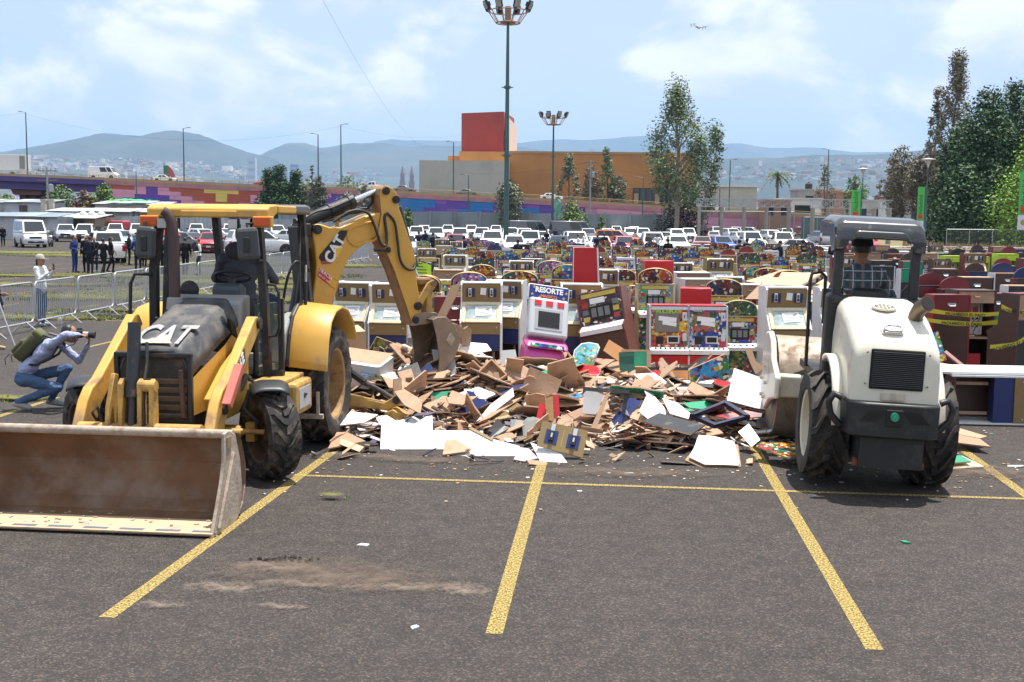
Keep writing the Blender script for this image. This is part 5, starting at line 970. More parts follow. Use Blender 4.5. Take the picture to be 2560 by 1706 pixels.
m=MB();m.box((0, 0, 0), (.075, .010, .15), bev=.004);o=m.build('phone', PLASTIC);o.location=wo.matrix_basis@Vector((0, -.355, 1.46));o.rotation_euler=(RAD(-10), 0, RAD(80));tag(o, 'black phone held up by the woman in the beige cap', 'phone')
bt=G(150, 812);bo=empty('water_bottle', (bt.x, bt.y, 0), 0, 'clear plastic bottle on the ground by the woman', 'bottle');m=MB();m.lathe([(0, 0), (.05, 0), (.055, .02), (.055, .12), (.045, .15), (.02, .19), (.02, .21), (0, .21)], 14, axis='z');m.build('bottle_body', mat('clear_plastic', (.6, .68, .66), .1, alpha=.45), bo)
# ---- crouching photographer (faces the right of the picture); built facing -Y then turned
ph=G(96, 1024);pj=dict(pel=(0, .30, .42), hipL=(.10, .27, .40), hipR=(-.10, .27, .40), kneeL=(.13, -.20, .52), ankL=(.14, .02, .11), toeL=(.15, -.16, .045), kneeR=(-.12, -.14, .30), ankR=(-.12, .36, .12), toeR=(-.12, .22, .045), waist=(0, .24, .57), chest=(0, .04, .76), neck=(0, -.13, .90), shL=(.18, -.08, .86), shR=(-.18, -.08, .86), head=(0, -.27, .985), look=(0, -1, -.10), up=(0, -.15, 1), elL=(.23, -.32, .60), wrL=(.06, -.48, .83), hdL=(-.35, -.35, .8), pnL=(-.3, .6, .7), elR=(-.27, -.30, 1.00), wrR=(-.10, -.40, .98), hdR=(.6, -.7, -.1), pnR=(.2, -.3, -.9), curl=.9)
pm=figure('photographer', pj, voxel=.011, jacket=False, mats=[SKIN, HAIR, C['lilac'], C['jeans'], SNEAK, C['white']])
po=bpy.data.objects.new('person', pm);col.objects.link(po);po.location=(ph.x+.16, ph.y, 0);po.rotation_euler=(0, 0, RAD(96));po.scale=(1.06, )*3;tag(po, 'crouching photographer in lilac sweater and jeans aiming a camera', 'person')
def hang(o, par):
 """place a separate thing in the frame of par without parenting it"""
 bpy.context.view_layer.update();o.matrix_basis=par.matrix_basis@o.matrix_basis;return o
co=empty('photo_camera', (0, 0, 0), 0, 'black camera with silver lens held by the crouching photographer', 'camera');m=MB();m.box((0, -.405, .985), (.14, .07, .10), bev=.015);m.box((0, -.40, 1.045), (.06, .06, .04), bev=.012);m.box((-.055, -.425, .985), (.035, .05, .10), bev=.012);m.build('camera_body', PLASTIC, co)
m=MB();m.cyl((0, -.44, .98), (0, -.51, .975), .034, n=16);m.build('lens_barrel', mat('silver_lens', (.5, .5, .5), .3, .6), co);m=MB();m.cyl((0, -.51, .975), (0, -.59, .968), .042, .048, n=16);m.build('lens_hood', BLK, co);hang(co, po)
bp=empty('backpack', (0, 0, 0), 0, 'olive backpack worn by the crouching photographer', 'backpack');OL=C['olive'];M_=frame((0, .165, .80), (1, 0, 0), (0, .67, -.74))
m=MB();m.box((0, .03, .06), (.28, .40, .16), M=M_, bev=.04);m.build('main_pack', OL, bp, smooth=60);m=MB();m.box((0, .10, .15), (.22, .22, .08), M=M_, bev=.03);m.build('front_pocket', OL, bp, smooth=60);m=MB();m.box((0, -.18, .07), (.26, .09, .15), M=M_, bev=.03);m.build('top_lid', mat('cloth_moss', (.10, .11, .04), .85, bump=.2), bp, smooth=60)
for s in(-1, 1):m=MB();m.tube([(s*.12, .02, .98), (s*.14, -.10, .94), (s*.155, -.17, .84), (s*.17, -.08, .70), (s*.15, .10, .60), (s*.12, .24, .60)], .017, 6);m.build('shoulder_strap', BLK, bp)
for s in(-1, 1):m=MB();m.tube([(s*.1, .44, .74), (s*.12, .50, .68), (s*.13, .49, .60)], .006, 5);m.build('loose_strap', BLK, bp)
hang(bp, po)
m=MB();m.tube([(.07, -.40, .98), (.10, -.30, .84), (.06, -.20, .80), (0, -.16, .90), (-.06, -.22, .92), (-.07, -.38, .98)], .008, 5);o=m.build('neck_strap', BLK);hang(o, po);o.parent=None;tag(o, 'black camera strap round the photographer neck', 'strap')
# ---- person cut off at the left edge, with tripod
ep=G(2, 876);em=figure('edge_person', dict(elR=(-.25, -.10, 1.16), wrR=(-.16, -.34, 1.12), hdR=(.2, -1, 0)), voxel=.016, mats=[SKIN, HAIR, C['navy'], C['grey'], mat('tan_shoe', (.42, .32, .20), .7), C['white']]);eo=bpy.data.objects.new('person', em);col.objects.link(eo);eo.location=(ep.x-.15, ep.y, 0);eo.rotation_euler=(0, 0, RAD(75));tag(eo, 'person in dark jacket and grey trousers cut off by the left edge', 'person')
tr=empty('tripod', (ep.x+.12, ep.y-.5, 0), 0, 'silver camera tripod at the left edge', 'tripod');SIL=mat('tripod_alu', (.5, .5, .52), .35, .7)
for a in(-.35, 2.2, 4.2):m=MB();m.tube([(0, 0, 1.30), (.26*cos(a), .26*sin(a), .65), (.55*cos(a), .55*sin(a), 0)], [.02, .018, .012], 8);m.build('leg', SIL, tr)
m=MB();m.box((0, 0, 1.38), (.1, .1, .14), bev=.02);m.cyl((0, 0, 1.2), (0, 0, 1.4), .03, n=8);m.build('tripod_head', BLK, tr)
# ================================================================== arcade and slot machines
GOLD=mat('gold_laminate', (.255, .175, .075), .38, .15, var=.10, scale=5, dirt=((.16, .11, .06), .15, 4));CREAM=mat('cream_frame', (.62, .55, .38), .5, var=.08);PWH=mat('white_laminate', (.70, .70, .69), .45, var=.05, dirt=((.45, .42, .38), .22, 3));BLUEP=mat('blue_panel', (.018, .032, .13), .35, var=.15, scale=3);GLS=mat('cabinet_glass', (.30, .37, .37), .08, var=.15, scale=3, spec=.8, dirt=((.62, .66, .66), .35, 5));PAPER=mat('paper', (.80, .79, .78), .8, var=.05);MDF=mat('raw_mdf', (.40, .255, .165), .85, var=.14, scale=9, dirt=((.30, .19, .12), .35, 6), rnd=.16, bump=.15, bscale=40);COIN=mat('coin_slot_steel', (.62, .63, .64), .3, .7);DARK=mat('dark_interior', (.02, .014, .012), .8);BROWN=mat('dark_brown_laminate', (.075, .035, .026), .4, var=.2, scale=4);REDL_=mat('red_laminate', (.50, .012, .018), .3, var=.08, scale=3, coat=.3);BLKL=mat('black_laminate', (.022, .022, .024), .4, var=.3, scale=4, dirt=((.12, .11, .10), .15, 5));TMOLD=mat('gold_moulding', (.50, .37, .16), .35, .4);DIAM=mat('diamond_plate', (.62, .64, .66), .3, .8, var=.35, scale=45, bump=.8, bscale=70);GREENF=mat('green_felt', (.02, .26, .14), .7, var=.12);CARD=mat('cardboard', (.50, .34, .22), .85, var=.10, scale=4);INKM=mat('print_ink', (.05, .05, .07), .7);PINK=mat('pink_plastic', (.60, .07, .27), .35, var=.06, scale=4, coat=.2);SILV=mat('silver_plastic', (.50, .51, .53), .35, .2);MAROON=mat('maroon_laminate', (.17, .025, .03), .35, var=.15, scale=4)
def art(i, pal, s1=6.5, s2=30.0):
 """printed artwork: patches of saturated colour in two sizes"""
 m, t, n, K, B=node_mat('printed_art_%d'%i);tc=n('ShaderNodeTexCoord');mp=n('ShaderNodeMapping');mp.inputs['Location'].default_value=(i*3.1, i*1.7, i*.9);K.new(tc.outputs['Object'], mp.inputs['Vector'])
 nz=n('ShaderNodeTexNoise', Scale=5.0, Detail=3.0);K.new(mp.outputs[0], nz.inputs['Vector']);ad=n('ShaderNodeMix', data_type='VECTOR');ad.inputs['Factor'].default_value=.12;K.new(mp.outputs[0], ad.inputs['A']);K.new(nz.outputs['Color'], ad.inputs['B'])
 def cells(sc_, cols, shift):
  v=n('ShaderNodeTexVoronoi', Scale=sc_);K.new(ad.outputs['Result'], v.inputs['Vector']);s=n('ShaderNodeSeparateColor');K.new(v.outputs['Color'], s.inputs[0]);r=n('ShaderNodeValToRGB');r.color_ramp.interpolation='CONSTANT';e=r.color_ramp.elements
  for k, c in enumerate(cols):
   q=e[k]if k<2 else e.new(k/len(cols));q.position=k/len(cols);q.color=(*c, 1)
  K.new(s.outputs[shift], r.inputs[0]);return r.outputs[0], s
 a, s=cells(s1, pal, 'Red');b, s2_=cells(s2, pal[::-1]+[(.85, .8, .6), (.02, .02, .04)], 'Green')
 th=n('ShaderNodeMath', operation='GREATER_THAN');th.inputs[1].default_value=.5;K.new(s2_.outputs['Blue'], th.inputs[0]);mx=n('ShaderNodeMix', data_type='RGBA');K.new(th.outputs[0], mx.inputs['Factor']);K.new(a, mx.inputs['A']);K.new(b, mx.inputs['B']);sc3=n('ShaderNodeMapRange');sc3 .inputs['To Min'].default_value=.05;sc3 .inputs['To Max'].default_value=1.75;K.new(nz.outputs['Fac'], sc3 .inputs['Value']);vs3=n('ShaderNodeVectorMath', operation='SCALE');K.new(mx.outputs['Result'], vs3 .inputs[0]);K.new(sc3 .outputs[0], vs3 .inputs['Scale']);K.new(vs3 .outputs[0], B.inputs['Base Color']);B.inputs['Roughness'].default_value=.3;return m
PAL=[[(.02, .10, .40), (.03, .30, .60), (.45, .40, .05), (.35, .05, .04), (.05, .25, .08)], [(.25, .02, .03), (.45, .08, .03), (.55, .35, .05), (.02, .02, .03), (.10, .03, .12)], [(.03, .16, .04), (.02, .08, .03), (.25, .30, .05), (.40, .08, .05), (.05, .12, .25)], [(.30, .10, .40), (.50, .15, .30), (.10, .20, .50), (.55, .45, .10), (.05, .05, .2)], [(.02, .02, .03), (.05, .03, .10), (.12, .08, .02), (.20, .02, .02), (.02, .05, .12)], [(.02, .04, .28), (.03, .08, .45), (.55, .55, .6), (.45, .05, .05), (.05, .3, .1)], [(.05, .35, .55), (.15, .5, .6), (.5, .45, .2), (.3, .2, .1), (.1, .3, .1)], [(.45, .03, .02), (.55, .12, .02), (.6, .4, .03), (.02, .15, .1), (.3, .02, .02)]]
ART=[art(i, p)for i, p in enumerate(PAL)]
def part(mb, name, mt, o, **k):return mb.build(name, mt, o, **k)
def arch(w, h, n=12, y=0):return[(w*cos(PI*i/n), h*sin(PI*i/n))for i in range(n+1)]
def gold_machine():
 o=empty('slot_machine');W=.63;prof=[(-.28, 0), (-.28, .94), (-.30, .99), (-.07, 1.30), (-.11, 1.57), (-.06, 1.62), (.28, 1.62), (.28, 0)]
 for s in(-1, 1):m=MB();x=s*W/2;m.prism(prof, 'x', x-.012, x+.012);part(m, 'side_panel', PWH, o)
 m=MB();m.box((0, .10, 1.60), (W-.03, .36, .02));part(m, 'top_panel', PWH, o)
 m=MB();m.hexa([(-W/2+.014, -.072, 1.31), (W/2-.014, -.072, 1.31), (W/2-.014, -.05, 1.31), (-W/2+.014, -.05, 1.31)], [(-W/2+.014, -.10, 1.58), (W/2-.014, -.10, 1.58), (W/2-.014, -.08, 1.58), (-W/2+.014, -.08, 1.58)]);hd=part(m, 'header_panel', GOLD, o)
 for s in(-1, 1):
  m=MB();m.box((s*.17, -.096, 1.45), (.13, .012, .135), (.1, 0, 0));part(m, 'blue_plate', BLUEP, hd);m=MB();m.box((s*.17-.01, -.108, 1.45), (.055, .02, .13), (.1, 0, 0), bev=.006);m.box((s*.17-.01, -.121, 1.47), (.012, .01, .05), mi=1);m.box((s*.17-.01, -.121, 1.42), (.03, .01, .03), mi=1);part(m, 'coin_slot', [COIN, DARK], hd)
 m=MB();m.box((.03, -.10, 1.47), (.09, .006, .11), (.1, .1, 0));part(m, 'paper_label', PAPER, hd)
 d=Vector((0, .23, .31)).normalized();Mg=frame((0, -.185, 1.147), (1, 0, 0), d);fr=MB();w2, h2=W/2-.014, .19
 for s in(-1, 1):fr.box((s*(w2-.03), 0, 0), (.06, h2*2, .03), M=Mg);fr.box((0, s*(h2-.03), 0.001), (w2*2-.12, .06, .03), M=Mg)
 f=part(fr, 'glass_frame', CREAM, o, bev=.006);m=MB();m.box((0, 0, -.004), (w2*2-.12, h2*2-.12, .01), M=Mg);part(m, 'glass', GLS, f);m=MB();m.box((.04, .02, .006), (.26, .17, .003), (0, 0, .06), M=Mg)
 for k in range(5):m.box((.04, .07-.025*k, .0085), (.19-.05*(k%2), .006, .001), (0, 0, .06), 1, M=Mg)
 part(m, 'paper_notice', [PAPER, INKM], f)
 m=MB();m.box((0, -.27, .895), (W-.028, .03, .17));g=part(m, 'gold_band', GOLD, o)
 for s in(-1, 1):m=MB();m.cyl((s*.25, -.285, .92), (s*.25, -.297, .92), .012, n=8);part(m, 'bolt', COIN, g)
 m=MB();m.box((0, -.25, .69), (W-.028, .03, .23));part(m, 'blue_panel', BLUEP, o);m=MB();m.box((0, -.16, .56), (W-.028, .22, .02));m.box((0, -.265, .565), (W-.03, .02, .035));part(m, 'coin_tray', BLUEP, o)
 m=MB();m.box((0, .2, .8), (W-.03, .02, 1.55));m.box((0, 0, .05), (W-.03, .5, .02));part(m, 'back_board', BROWN, o)
 for s in(-1, 1):m=MB();m.box((s*.2, -.1, .27), (.04, .04, .5));part(m, 'inner_post', MDF, o)
 return o
def marquee_machine(full=True, top=True):
 o=empty('slot_machine');W=.66;prof=[(-.30, 0), (-.30, .70), (-.34, .74), (-.34, .80), (-.17, .86), (-.08, 1.34), (.26, 1.34), (.26, 0)]
 for s in(-1, 1):m=MB();x=s*W/2;m.prism(prof, 'x', x-.012, x+.012);part(m, 'side_panel', BROWN, o)
 if full:m=MB();[m.tube([(s*W/2, y-.004, z+.002)for y, z in prof[2:7]], .013, 5)for s in(-1, 1)];m.cyl((-W/2, -.085, 1.345), (W/2, -.085, 1.345), .014, n=5);part(m, 'edge_moulding', TMOLD, o)
 m=MB();m.hexa([(-W/2+.013, -.165, .87), (W/2-.013, -.165, .87), (W/2-.013, -.13, .87), (-W/2+.013, -.13, .87)], [(-W/2+.013, -.085, 1.335), (W/2-.013, -.085, 1.335), (W/2-.013, -.05, 1.335), (-W/2+.013, -.05, 1.335)]);pf=part(m, 'art_panel', ART[4], o)
 m=MB();m.box((0, -.114, 1.285), (.52, .008, .06), (-.165, 0, 0), mi=2);[m.box((-.23+.46*(q%2), -.150+.017*(q//2), .95+.10*(q//2)), (.09, .008, .07), (-.165, 0, 0), mi=2+(q*7)%3)for q in range(6)];[m.box((-.10+.10*q, -.160, 1.035), (.075, .008, .13), (-.165, 0, 0), mi=4)for q in range(3)];m.box((0, -.152, 1.03), (.34, .012, .2), (-.165, 0, 0), mi=0);m.box((-.03, -.128, 1.2), (.22, .008, .08), (-.165, 0, .04), mi=1);part(m, 'display_and_note', [DARK, PAPER, mat('print_yellow', (.55, .40, .06), .4), mat('print_red', (.40, .04, .03), .4), mat('print_grey', (.16, .17, .17), .3)], pf)
 m=MB();m.prism([(-.34, .735), (-.34, .80), (-.16, .865), (-.16, .735)], 'x', -W/2+.013, W/2-.013);part(m, 'control_panel', PWH, o)
 if full:
  for k in range(5):m=MB();m.cyl((-.22+.11*k, -.27, .82), (-.22+.11*k, -.275, .845), .02, n=8);part(m, 'button', [REDL_, TMOLD, GREENF, REDL_, BLUEP][k], o)
 m=MB();m.box((0, -.275, .37), (W-.03, .02, .70));part(m, 'lower_door', ART[1], o);m=MB();m.box((0, .09, 1.335), (W-.03, .33, .02));part(m, 'top_panel', MDF, o)
 m=MB();m.box((0, .22, .68), (W-.03, .02, 1.3));part(m, 'back_board', MDF, o)
 if not top:return o
 a=[(-.31, 1.345), (-.31, 1.48)]+[(-.31*cos(PI*i/14), 1.49+.15*sin(PI*i/14))for i in range(1, 14)]+[(.31, 1.48), (.31, 1.345)]
 m=MB();m.prism(a, 'y', -.07, -.02);mq=part(m, 'marquee', MAROON, o);sc2=[(x*.9, 1.345+(z-1.345)*.9+.018)for x, z in a];m=MB();m.prism(sc2, 'y', -.078, -.071);part(m, 'marquee_art', ART[0], mq)
 if full:m=MB();m.tube([(x, -.045, z)for x, z in a], .016, 5);part(m, 'marquee_edge', TMOLD, mq)
 return o
def touch_machine():
 o=empty('arcade_machine');W=.60;prof=[(-.28, 0), (-.28, .56), (-.34, .60), (-.34, .66), (-.20, .69), (-.12, 1.34), (.25, 1.34), (.25, 0)]
 for s in(-1, 1):m=MB();x=s*W/2;m.prism(prof, 'x', x-.014, x+.014);part(m, 'side_panel', DIAM, o)
 m=MB();m.box((0, .06, 1.335), (W-.03, .36, .02));part(m, 'top_panel', REDL_, o);d=Vector((0, .08, .65)).normalized();Mg=frame((0, -.165, 1.01), (1, 0, 0), d)
 m=MB();m.box((0, .0, -.012), (W-.03, .62, .02), M=Mg);ap=part(m, 'art_panel', ART[7], o);m=MB();m.box((0, .29, .002), (W-.03, .05, .012), M=Mg);part(m, 'header_strip', DIAM, ap)
 m=MB();m.box((-.04, .08, .002), (.38, .32, .01), M=Mg, mi=0);part(m, 'screen', mat('dim_screen', (.17, .15, .12), .15, var=.3, scale=5), ap);m=MB();m.box((-.03, .12, .010), (.28, .07, .003), (0, 0, -.1), M=Mg);m.box((0, .05, .012), (.22, .06, .003), (0, 0, -.15), M=Mg);part(m, 'paper_notice', PAPER, ap)
 m=MB();m.box((.235, .16, .012), (.07, .13, .02), M=Mg, bev=.006);m.box((.235, -.16, .012), (.065, .12, .02), M=Mg, bev=.006);m.box((.235, .16, .024), (.012, .05, .006), M=Mg, mi=1);part(m, 'coin_slot', [COIN, DARK], ap)
 m=MB();m.box((-.15, -.21, .004), (.11, .12, .012), M=Mg, mi=0);m.box((.06, -.2, .004), (.19, .12, .012), M=Mg, mi=1);m.box((.06, -.2, .011), (.15, .08, .004), M=Mg, mi=0);part(m, 'payout_tray', [DARK, COIN], ap)
 m=MB();m.prism([(-.345, .595), (-.345, .66), (-.19, .70), (-.19, .595)], 'x', -W/2+.015, W/2-.015);part(m, 'control_shelf', PWH, o);m=MB();[m.cyl((-.22+.075*k, -.29, .675), (-.22+.075*k, -.293, .695), .017, n=8, mi=k%3)for k in range(7)];part(m, 'buttons', [REDL_, BLUEP, GREENF], o)
 m=MB();m.box((0, -.265, .47), (W-.03, .02, .2));part(m, 'upper_door', REDL_, o);m=MB();m.box((0, -.25, .18), (W-.03, .02, .36));part(m, 'lower_door', REDL_, o);m=MB();m.box((0, .22, .67), (W-.03, .02, 1.3));part(m, 'back_board', MDF, o)
 return o
def back_machine(arc=True):
 o=empty('slot_machine');W=.66;prof=[(.28, 0), (.28, .75), (.32, .80), (.10, .92), (.05, 1.38), (-.27, 1.38), (-.27, 0)]
 for s in(-1, 1):m=MB();x=s*W/2;m.prism(prof, 'x', x-.013, x+.013);part(m, 'side_panel', BROWN, o)
 m=MB();m.box((0, -.255, .52), (W-.03, .02, .96));part(m, 'rear_door', BLKL, o);m=MB();m.box((0, -.25, 1.19), (W-.03, .02, .36));up=part(m, 'rear_panel', BLKL, o);m=MB();m.tube([(-.06, -.265, 1.22), (-.05, -.29, 1.19), (.05, -.29, 1.19), (.06, -.265, 1.22)], .012, 5);m.box((0, -.262, 1.22), (.15, .006, .05));part(m, 'handle', COIN, up)
 m=MB();m.box((0, -.1, 1.375), (W-.03, .33, .02));part(m, 'top_panel', MAROON, o)
 if arc:m=MB();m.prism([(-.29, 1.385)]+[(-.29*cos(PI*i/14), 1.42+.20*sin(PI*i/14))for i in range(15)]+[(.29, 1.385)], 'y', -.02, .03);part(m, 'marquee', BLKL, o)
 return o
def open_machine():
 o=empty('slot_machine');W=.68
 for s in(-1, 1):m=MB();m.box((s*W/2, 0, .74), (.03, .55, 1.48));part(m, 'side_panel', BROWN, o)
 m=MB();m.box((0, -.26, 1.36), (W-.04, .02, .22));m.tube([(-.05, -.28, 1.4), (-.04, -.3, 1.36), (.04, -.3, 1.36), (.05, -.28, 1.4)], .012, 5);part(m, 'header_board', MDF, o);m=MB();m.box((0, .05, .95), (W*.75, .02, .58), mi=0)
 for k in range(3):m.box((-.12+.12*k, .035, 1.12), (.09, .01, .1), mi=1)
 [m.box((-.16+.08*(k%5), .035, .95-.07*(k//5)), (.04, .01, .03), mi=2)for k in range(15)];part(m, 'inner_board', [PWH, REDL_, INKM], o)
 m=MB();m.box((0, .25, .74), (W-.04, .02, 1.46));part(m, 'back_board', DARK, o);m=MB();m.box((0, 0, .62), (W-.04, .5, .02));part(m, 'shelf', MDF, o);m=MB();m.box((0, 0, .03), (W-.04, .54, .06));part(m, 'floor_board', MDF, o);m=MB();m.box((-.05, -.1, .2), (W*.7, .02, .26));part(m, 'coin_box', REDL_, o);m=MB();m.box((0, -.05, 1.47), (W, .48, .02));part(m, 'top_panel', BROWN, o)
 m=MB();m.tube([(.1, -.2, 1.3), (.16, -.1, 1.0), (.08, .0, .7), (.2, -.1, .5)], .008, 4);m.tube([(.14, -.2, 1.3), (.2, -.15, 1.1), (.05, -.05, .9)], .006, 4);part(m, 'wires', BLK, o)
 return o
PR={'gold':gold_machine(), 'marquee':marquee_machine(), 'marquee_far':marquee_machine(False), 'flat':marquee_machine(False, False), 'touch':touch_machine(), 'back':back_machine(), 'back_flat':back_machine(False), 'open':open_machine()}
def mach(kind, x, y, label, rz=0.0, rc=None, group='arcade machines set out in rows', z=0.0, rot=None, s=1.0):
 o=copy_tree(PR[kind]);o.location=(x, y, z);o.rotation_euler=rot if rot else(0, 0, rz);o.scale=(s, s, s);tag(o, label, 'arcade machine' if kind=='touch' else'slot machine', group)
 for nm, c in COPIES[1:]:
  if rc and nm in rc:recolor(c, 0, rc[nm])
 return o
def xu(u, Y):return(u-1280)/2900*Y
FG='machines standing just behind the debris'
mach('gold', xu(884, 18.9), 18.9, 'gold slot machine with white side, leftmost behind the wheel', -.30, group=FG);mach('gold', xu(978, 18.6), 18.6, 'gold slot machine half hidden by the digging bucket', -.12, group=FG);mach('gold', xu(1203, 18.7), 18.7, 'gold slot machine right of the digging bucket', -.02, group=FG, s=1.02);mach('gold', xu(1262, 19.9), 19.9, 'gold slot machine peeking out behind another, white side visible', -.22, group=FG)
mach('gold', xu(1453, 18.5), 18.5, 'gold slot machine right of the pink machine', .0, group=FG, s=1.02);mach('gold', xu(1963, 17.9), 17.9, 'gold slot machine left of the roller', .10, group=FG, s=1.03);mach('gold', xu(2095, 18.6), 18.6, 'gold slot machine hidden behind the roller grab handle', .06, group=FG)
mach('touch', xu(1671, 18.2), 18.2, 'red arcade machine with large dim screen in diamond-plate frame', 0, group=FG);o=mach('touch', xu(1767, 18.2), 18.2, 'blue fruit arcade machine beside the red one', 0, {'art_panel':ART[5], 'screen':ART[2]}, FG);mach('marquee', xu(1848, 18.4), 18.4, 'football art machine with low arched top beside the blue machine', 0, {'art_panel':ART[5], 'lower_door':ART[2], 'marquee_art':ART[2], 'marquee':GREENF, 'side_panel':PWH}, FG, s=.86)
m=MB();Mg=frame((xu(1671, 18.2)-.02, 18.2-.142, 1.245), (1, 0, 0), Vector((0, .08, .65)))
text_mb(m, 'MULTIPLAY', .075, Mg, ext=.003, bold=.003);o=m.build('machine_lettering', mat('lime_print', (.35, .55, .05), .5));tag(o, 'lime MULTIPLAY lettering plate on the red arcade machine', 'lettering')
mach('flat', xu(1548, 18.0), 18.0, 'brown slot machine tilted to the left beside the pink machine', rc={'art_panel':ART[4], 'lower_door':BROWN, 'side_panel':mat('reddish_wood', (.14, .045, .028), .4, var=.3, scale=5)}, group=FG, rot=(0, RAD(-13), RAD(-20)), s=1.08, z=.16)
mach('back_flat', xu(1135, 19.2), 19.2, 'dark maroon cabinet between bucket and gold machine', .1, {'rear_door':MAROON, 'rear_panel':MAROON}, FG, s=1.0)
# pink children's machine
PO=empty('pinball_machine', (xu(1345, 17.0), 17.0, .16), 0, 'pink toy machine with RESORTE MAGICO sign leaning in the debris', 'arcade machine', FG);PO.rotation_euler=(RAD(-8), RAD(8), RAD(10));PO.scale=(1.15, )*3;W=.58
m=MB();m.hexa([(-.30, -.28, 0), (.30, -.28, 0), (.28, .25, 0), (-.28, .25, 0)], [(-.25, -.26, .50), (.25, -.26, .50), (.25, .2, .62), (-.25, .2, .62)]);bd=part(m, 'pink_body', PINK, PO, bev=.06);m=MB();m.hexa([(-.30, -.32, .50), (.30, -.32, .50), (.28, .02, .60), (-.28, .02, .60)], [(-.27, -.24, .60), (.27, -.24, .60), (.26, .02, .70), (-.26, .02, .70)]);part(m, 'pink_shelf', PINK, PO, bev=.035)
m=MB();m.box((.02, -.292, .25), (.17, .02, .16), bev=.02);part(m, 'star_sticker', ART[5], bd);m=MB();m.box((.19, -.29, .30), (.08, .03, .16), bev=.01);part(m, 'return_slot', DARK, bd);m=MB();m.box((0, -.30, .545), (.44, .02, .05), (-.4, 0, 0));part(m, 'decal_strip', ART[5], bd)
d=Vector((0, .16, .5)).normalized();Mg=frame((0, -.10, .90), (1, 0, 0), d);m=MB();m.box((0, 0, 0), (.52, .52, .16), M=Mg, bev=.03);sc_=part(m, 'silver_housing', SILV, PO);m=MB();m.box((0, -.04, .082), (.36, .28, .012), M=Mg);part(m, 'screen_bezel', mat('bezel', (.35, .36, .38), .4), sc_);m=MB();m.box((0, -.04, .09), (.28, .21, .008), M=Mg);part(m, 'screen', mat('black_screen', (.01, .01, .011), .08), sc_)
for k in range(3):m=MB();m.box((-.15+.15*k, .18, .084), (.09, .07, .01), M=Mg);part(m, 'red_window', REDL_, sc_)
Ms=frame((0, .04, 1.24), (1, 0, 0), Vector((0, .08, .5)));m=MB();m.box((0, 0, 0), (.56, .22, .08), M=Ms, bev=.035);sg=part(m, 'sign_box', PWH, PO);m=MB();m.box((0, 0, .043), (.52, .18, .006), M=Ms);part(m, 'sign_face', mat('sign_blue', (.02, .035, .22), .35, var=.3, scale=9), sg)
m=MB();text_mb(m, 'RESORTE', .095, Ms@Matrix.Translation((0, .028, .05)), bold=.004, sx=.95);part(m, 'resorte_lettering', PAPER, sg);m=MB();text_mb(m, 'MAGICO', .055, Ms@Matrix.Translation((0, -.05, .05)), bold=.002);part(m, 'magico_lettering', mat('orange_print', (.65, .20, .03), .5), sg)
for k, (x, y)in enumerate(((-.22, -.04), (-.20, .06), (.20, -.05), (.23, .02), (.1, -.07), (-.12, -.07))):
 m=MB();m.prism([((.024 if i%2==0 else.011)*cos(PI/2+PI*i/5), (.024 if i%2==0 else.011)*sin(PI/2+PI*i/5))for i in range(10)], 'z', .047, .052, M=Ms@Matrix.Translation((x, y, 0)));part(m, 'star', TMOLD, sg)
 # red cabinets without art
RC=empty('red_cabinet', (xu(1474, 21), 21, 0), 0, 'tall plain red cabinet standing side-on above the rows', 'cabinet');m=MB();m.prism([(-.30, 0), (.55, 0), (.55, 1.30), (.40, 1.34), (.20, 1.42), (.15, 1.55), (.12, 2.16), (-.30, 2.16)], 'y', -.01, .01);m.prism([(-.30, 0), (.55, 0), (.55, 1.30), (.40, 1.34), (.20, 1.42), (.15, 1.55), (.12, 2.16), (-.30, 2.16)], 'y', .56, .58);part(m, 'side_panel', REDL_, RC);m=MB();m.prism([(-.29, .02), (-.29, 2.15), (.10, 2.15), (.13, 1.55), (.18, 1.4), (.53, 1.29), (.53, .02)], 'y', .012, .558);part(m, 'white_core', PWH, RC);m=MB();m.tube([(.12, -.012, 2.16), (.15, -.012, 1.55), (.20, -.012, 1.42), (.40, -.012, 1.34), (.55, -.012, 1.30)], .016, 6);part(m, 'edge_moulding', PWH, RC)
for u, Y, zt, wd, lb, rz in((1641, 23.5, 1.86, .58, 'plain red box cabinet with white top in the third row', .05), (1738, 19.9, 1.52, .52, 'plain red cabinet back leaning behind the blue machine', -.12)):
 o=empty('red_cabinet', (xu(u, Y), Y, 0), rz, lb, 'cabinet');m=MB();m.box((0, 0, zt/2), (wd, .5, zt));part(m, 'body', REDL_, o, bev=.008);m=MB();m.box((0, -.02, zt-.48), (wd+.02, .62, .05));part(m, 'shelf', PWH, o);m=MB();m.box((0, -.20, zt-.70), (wd-.05, .12, .34));part(m, 'gold_front', GOLD, o)
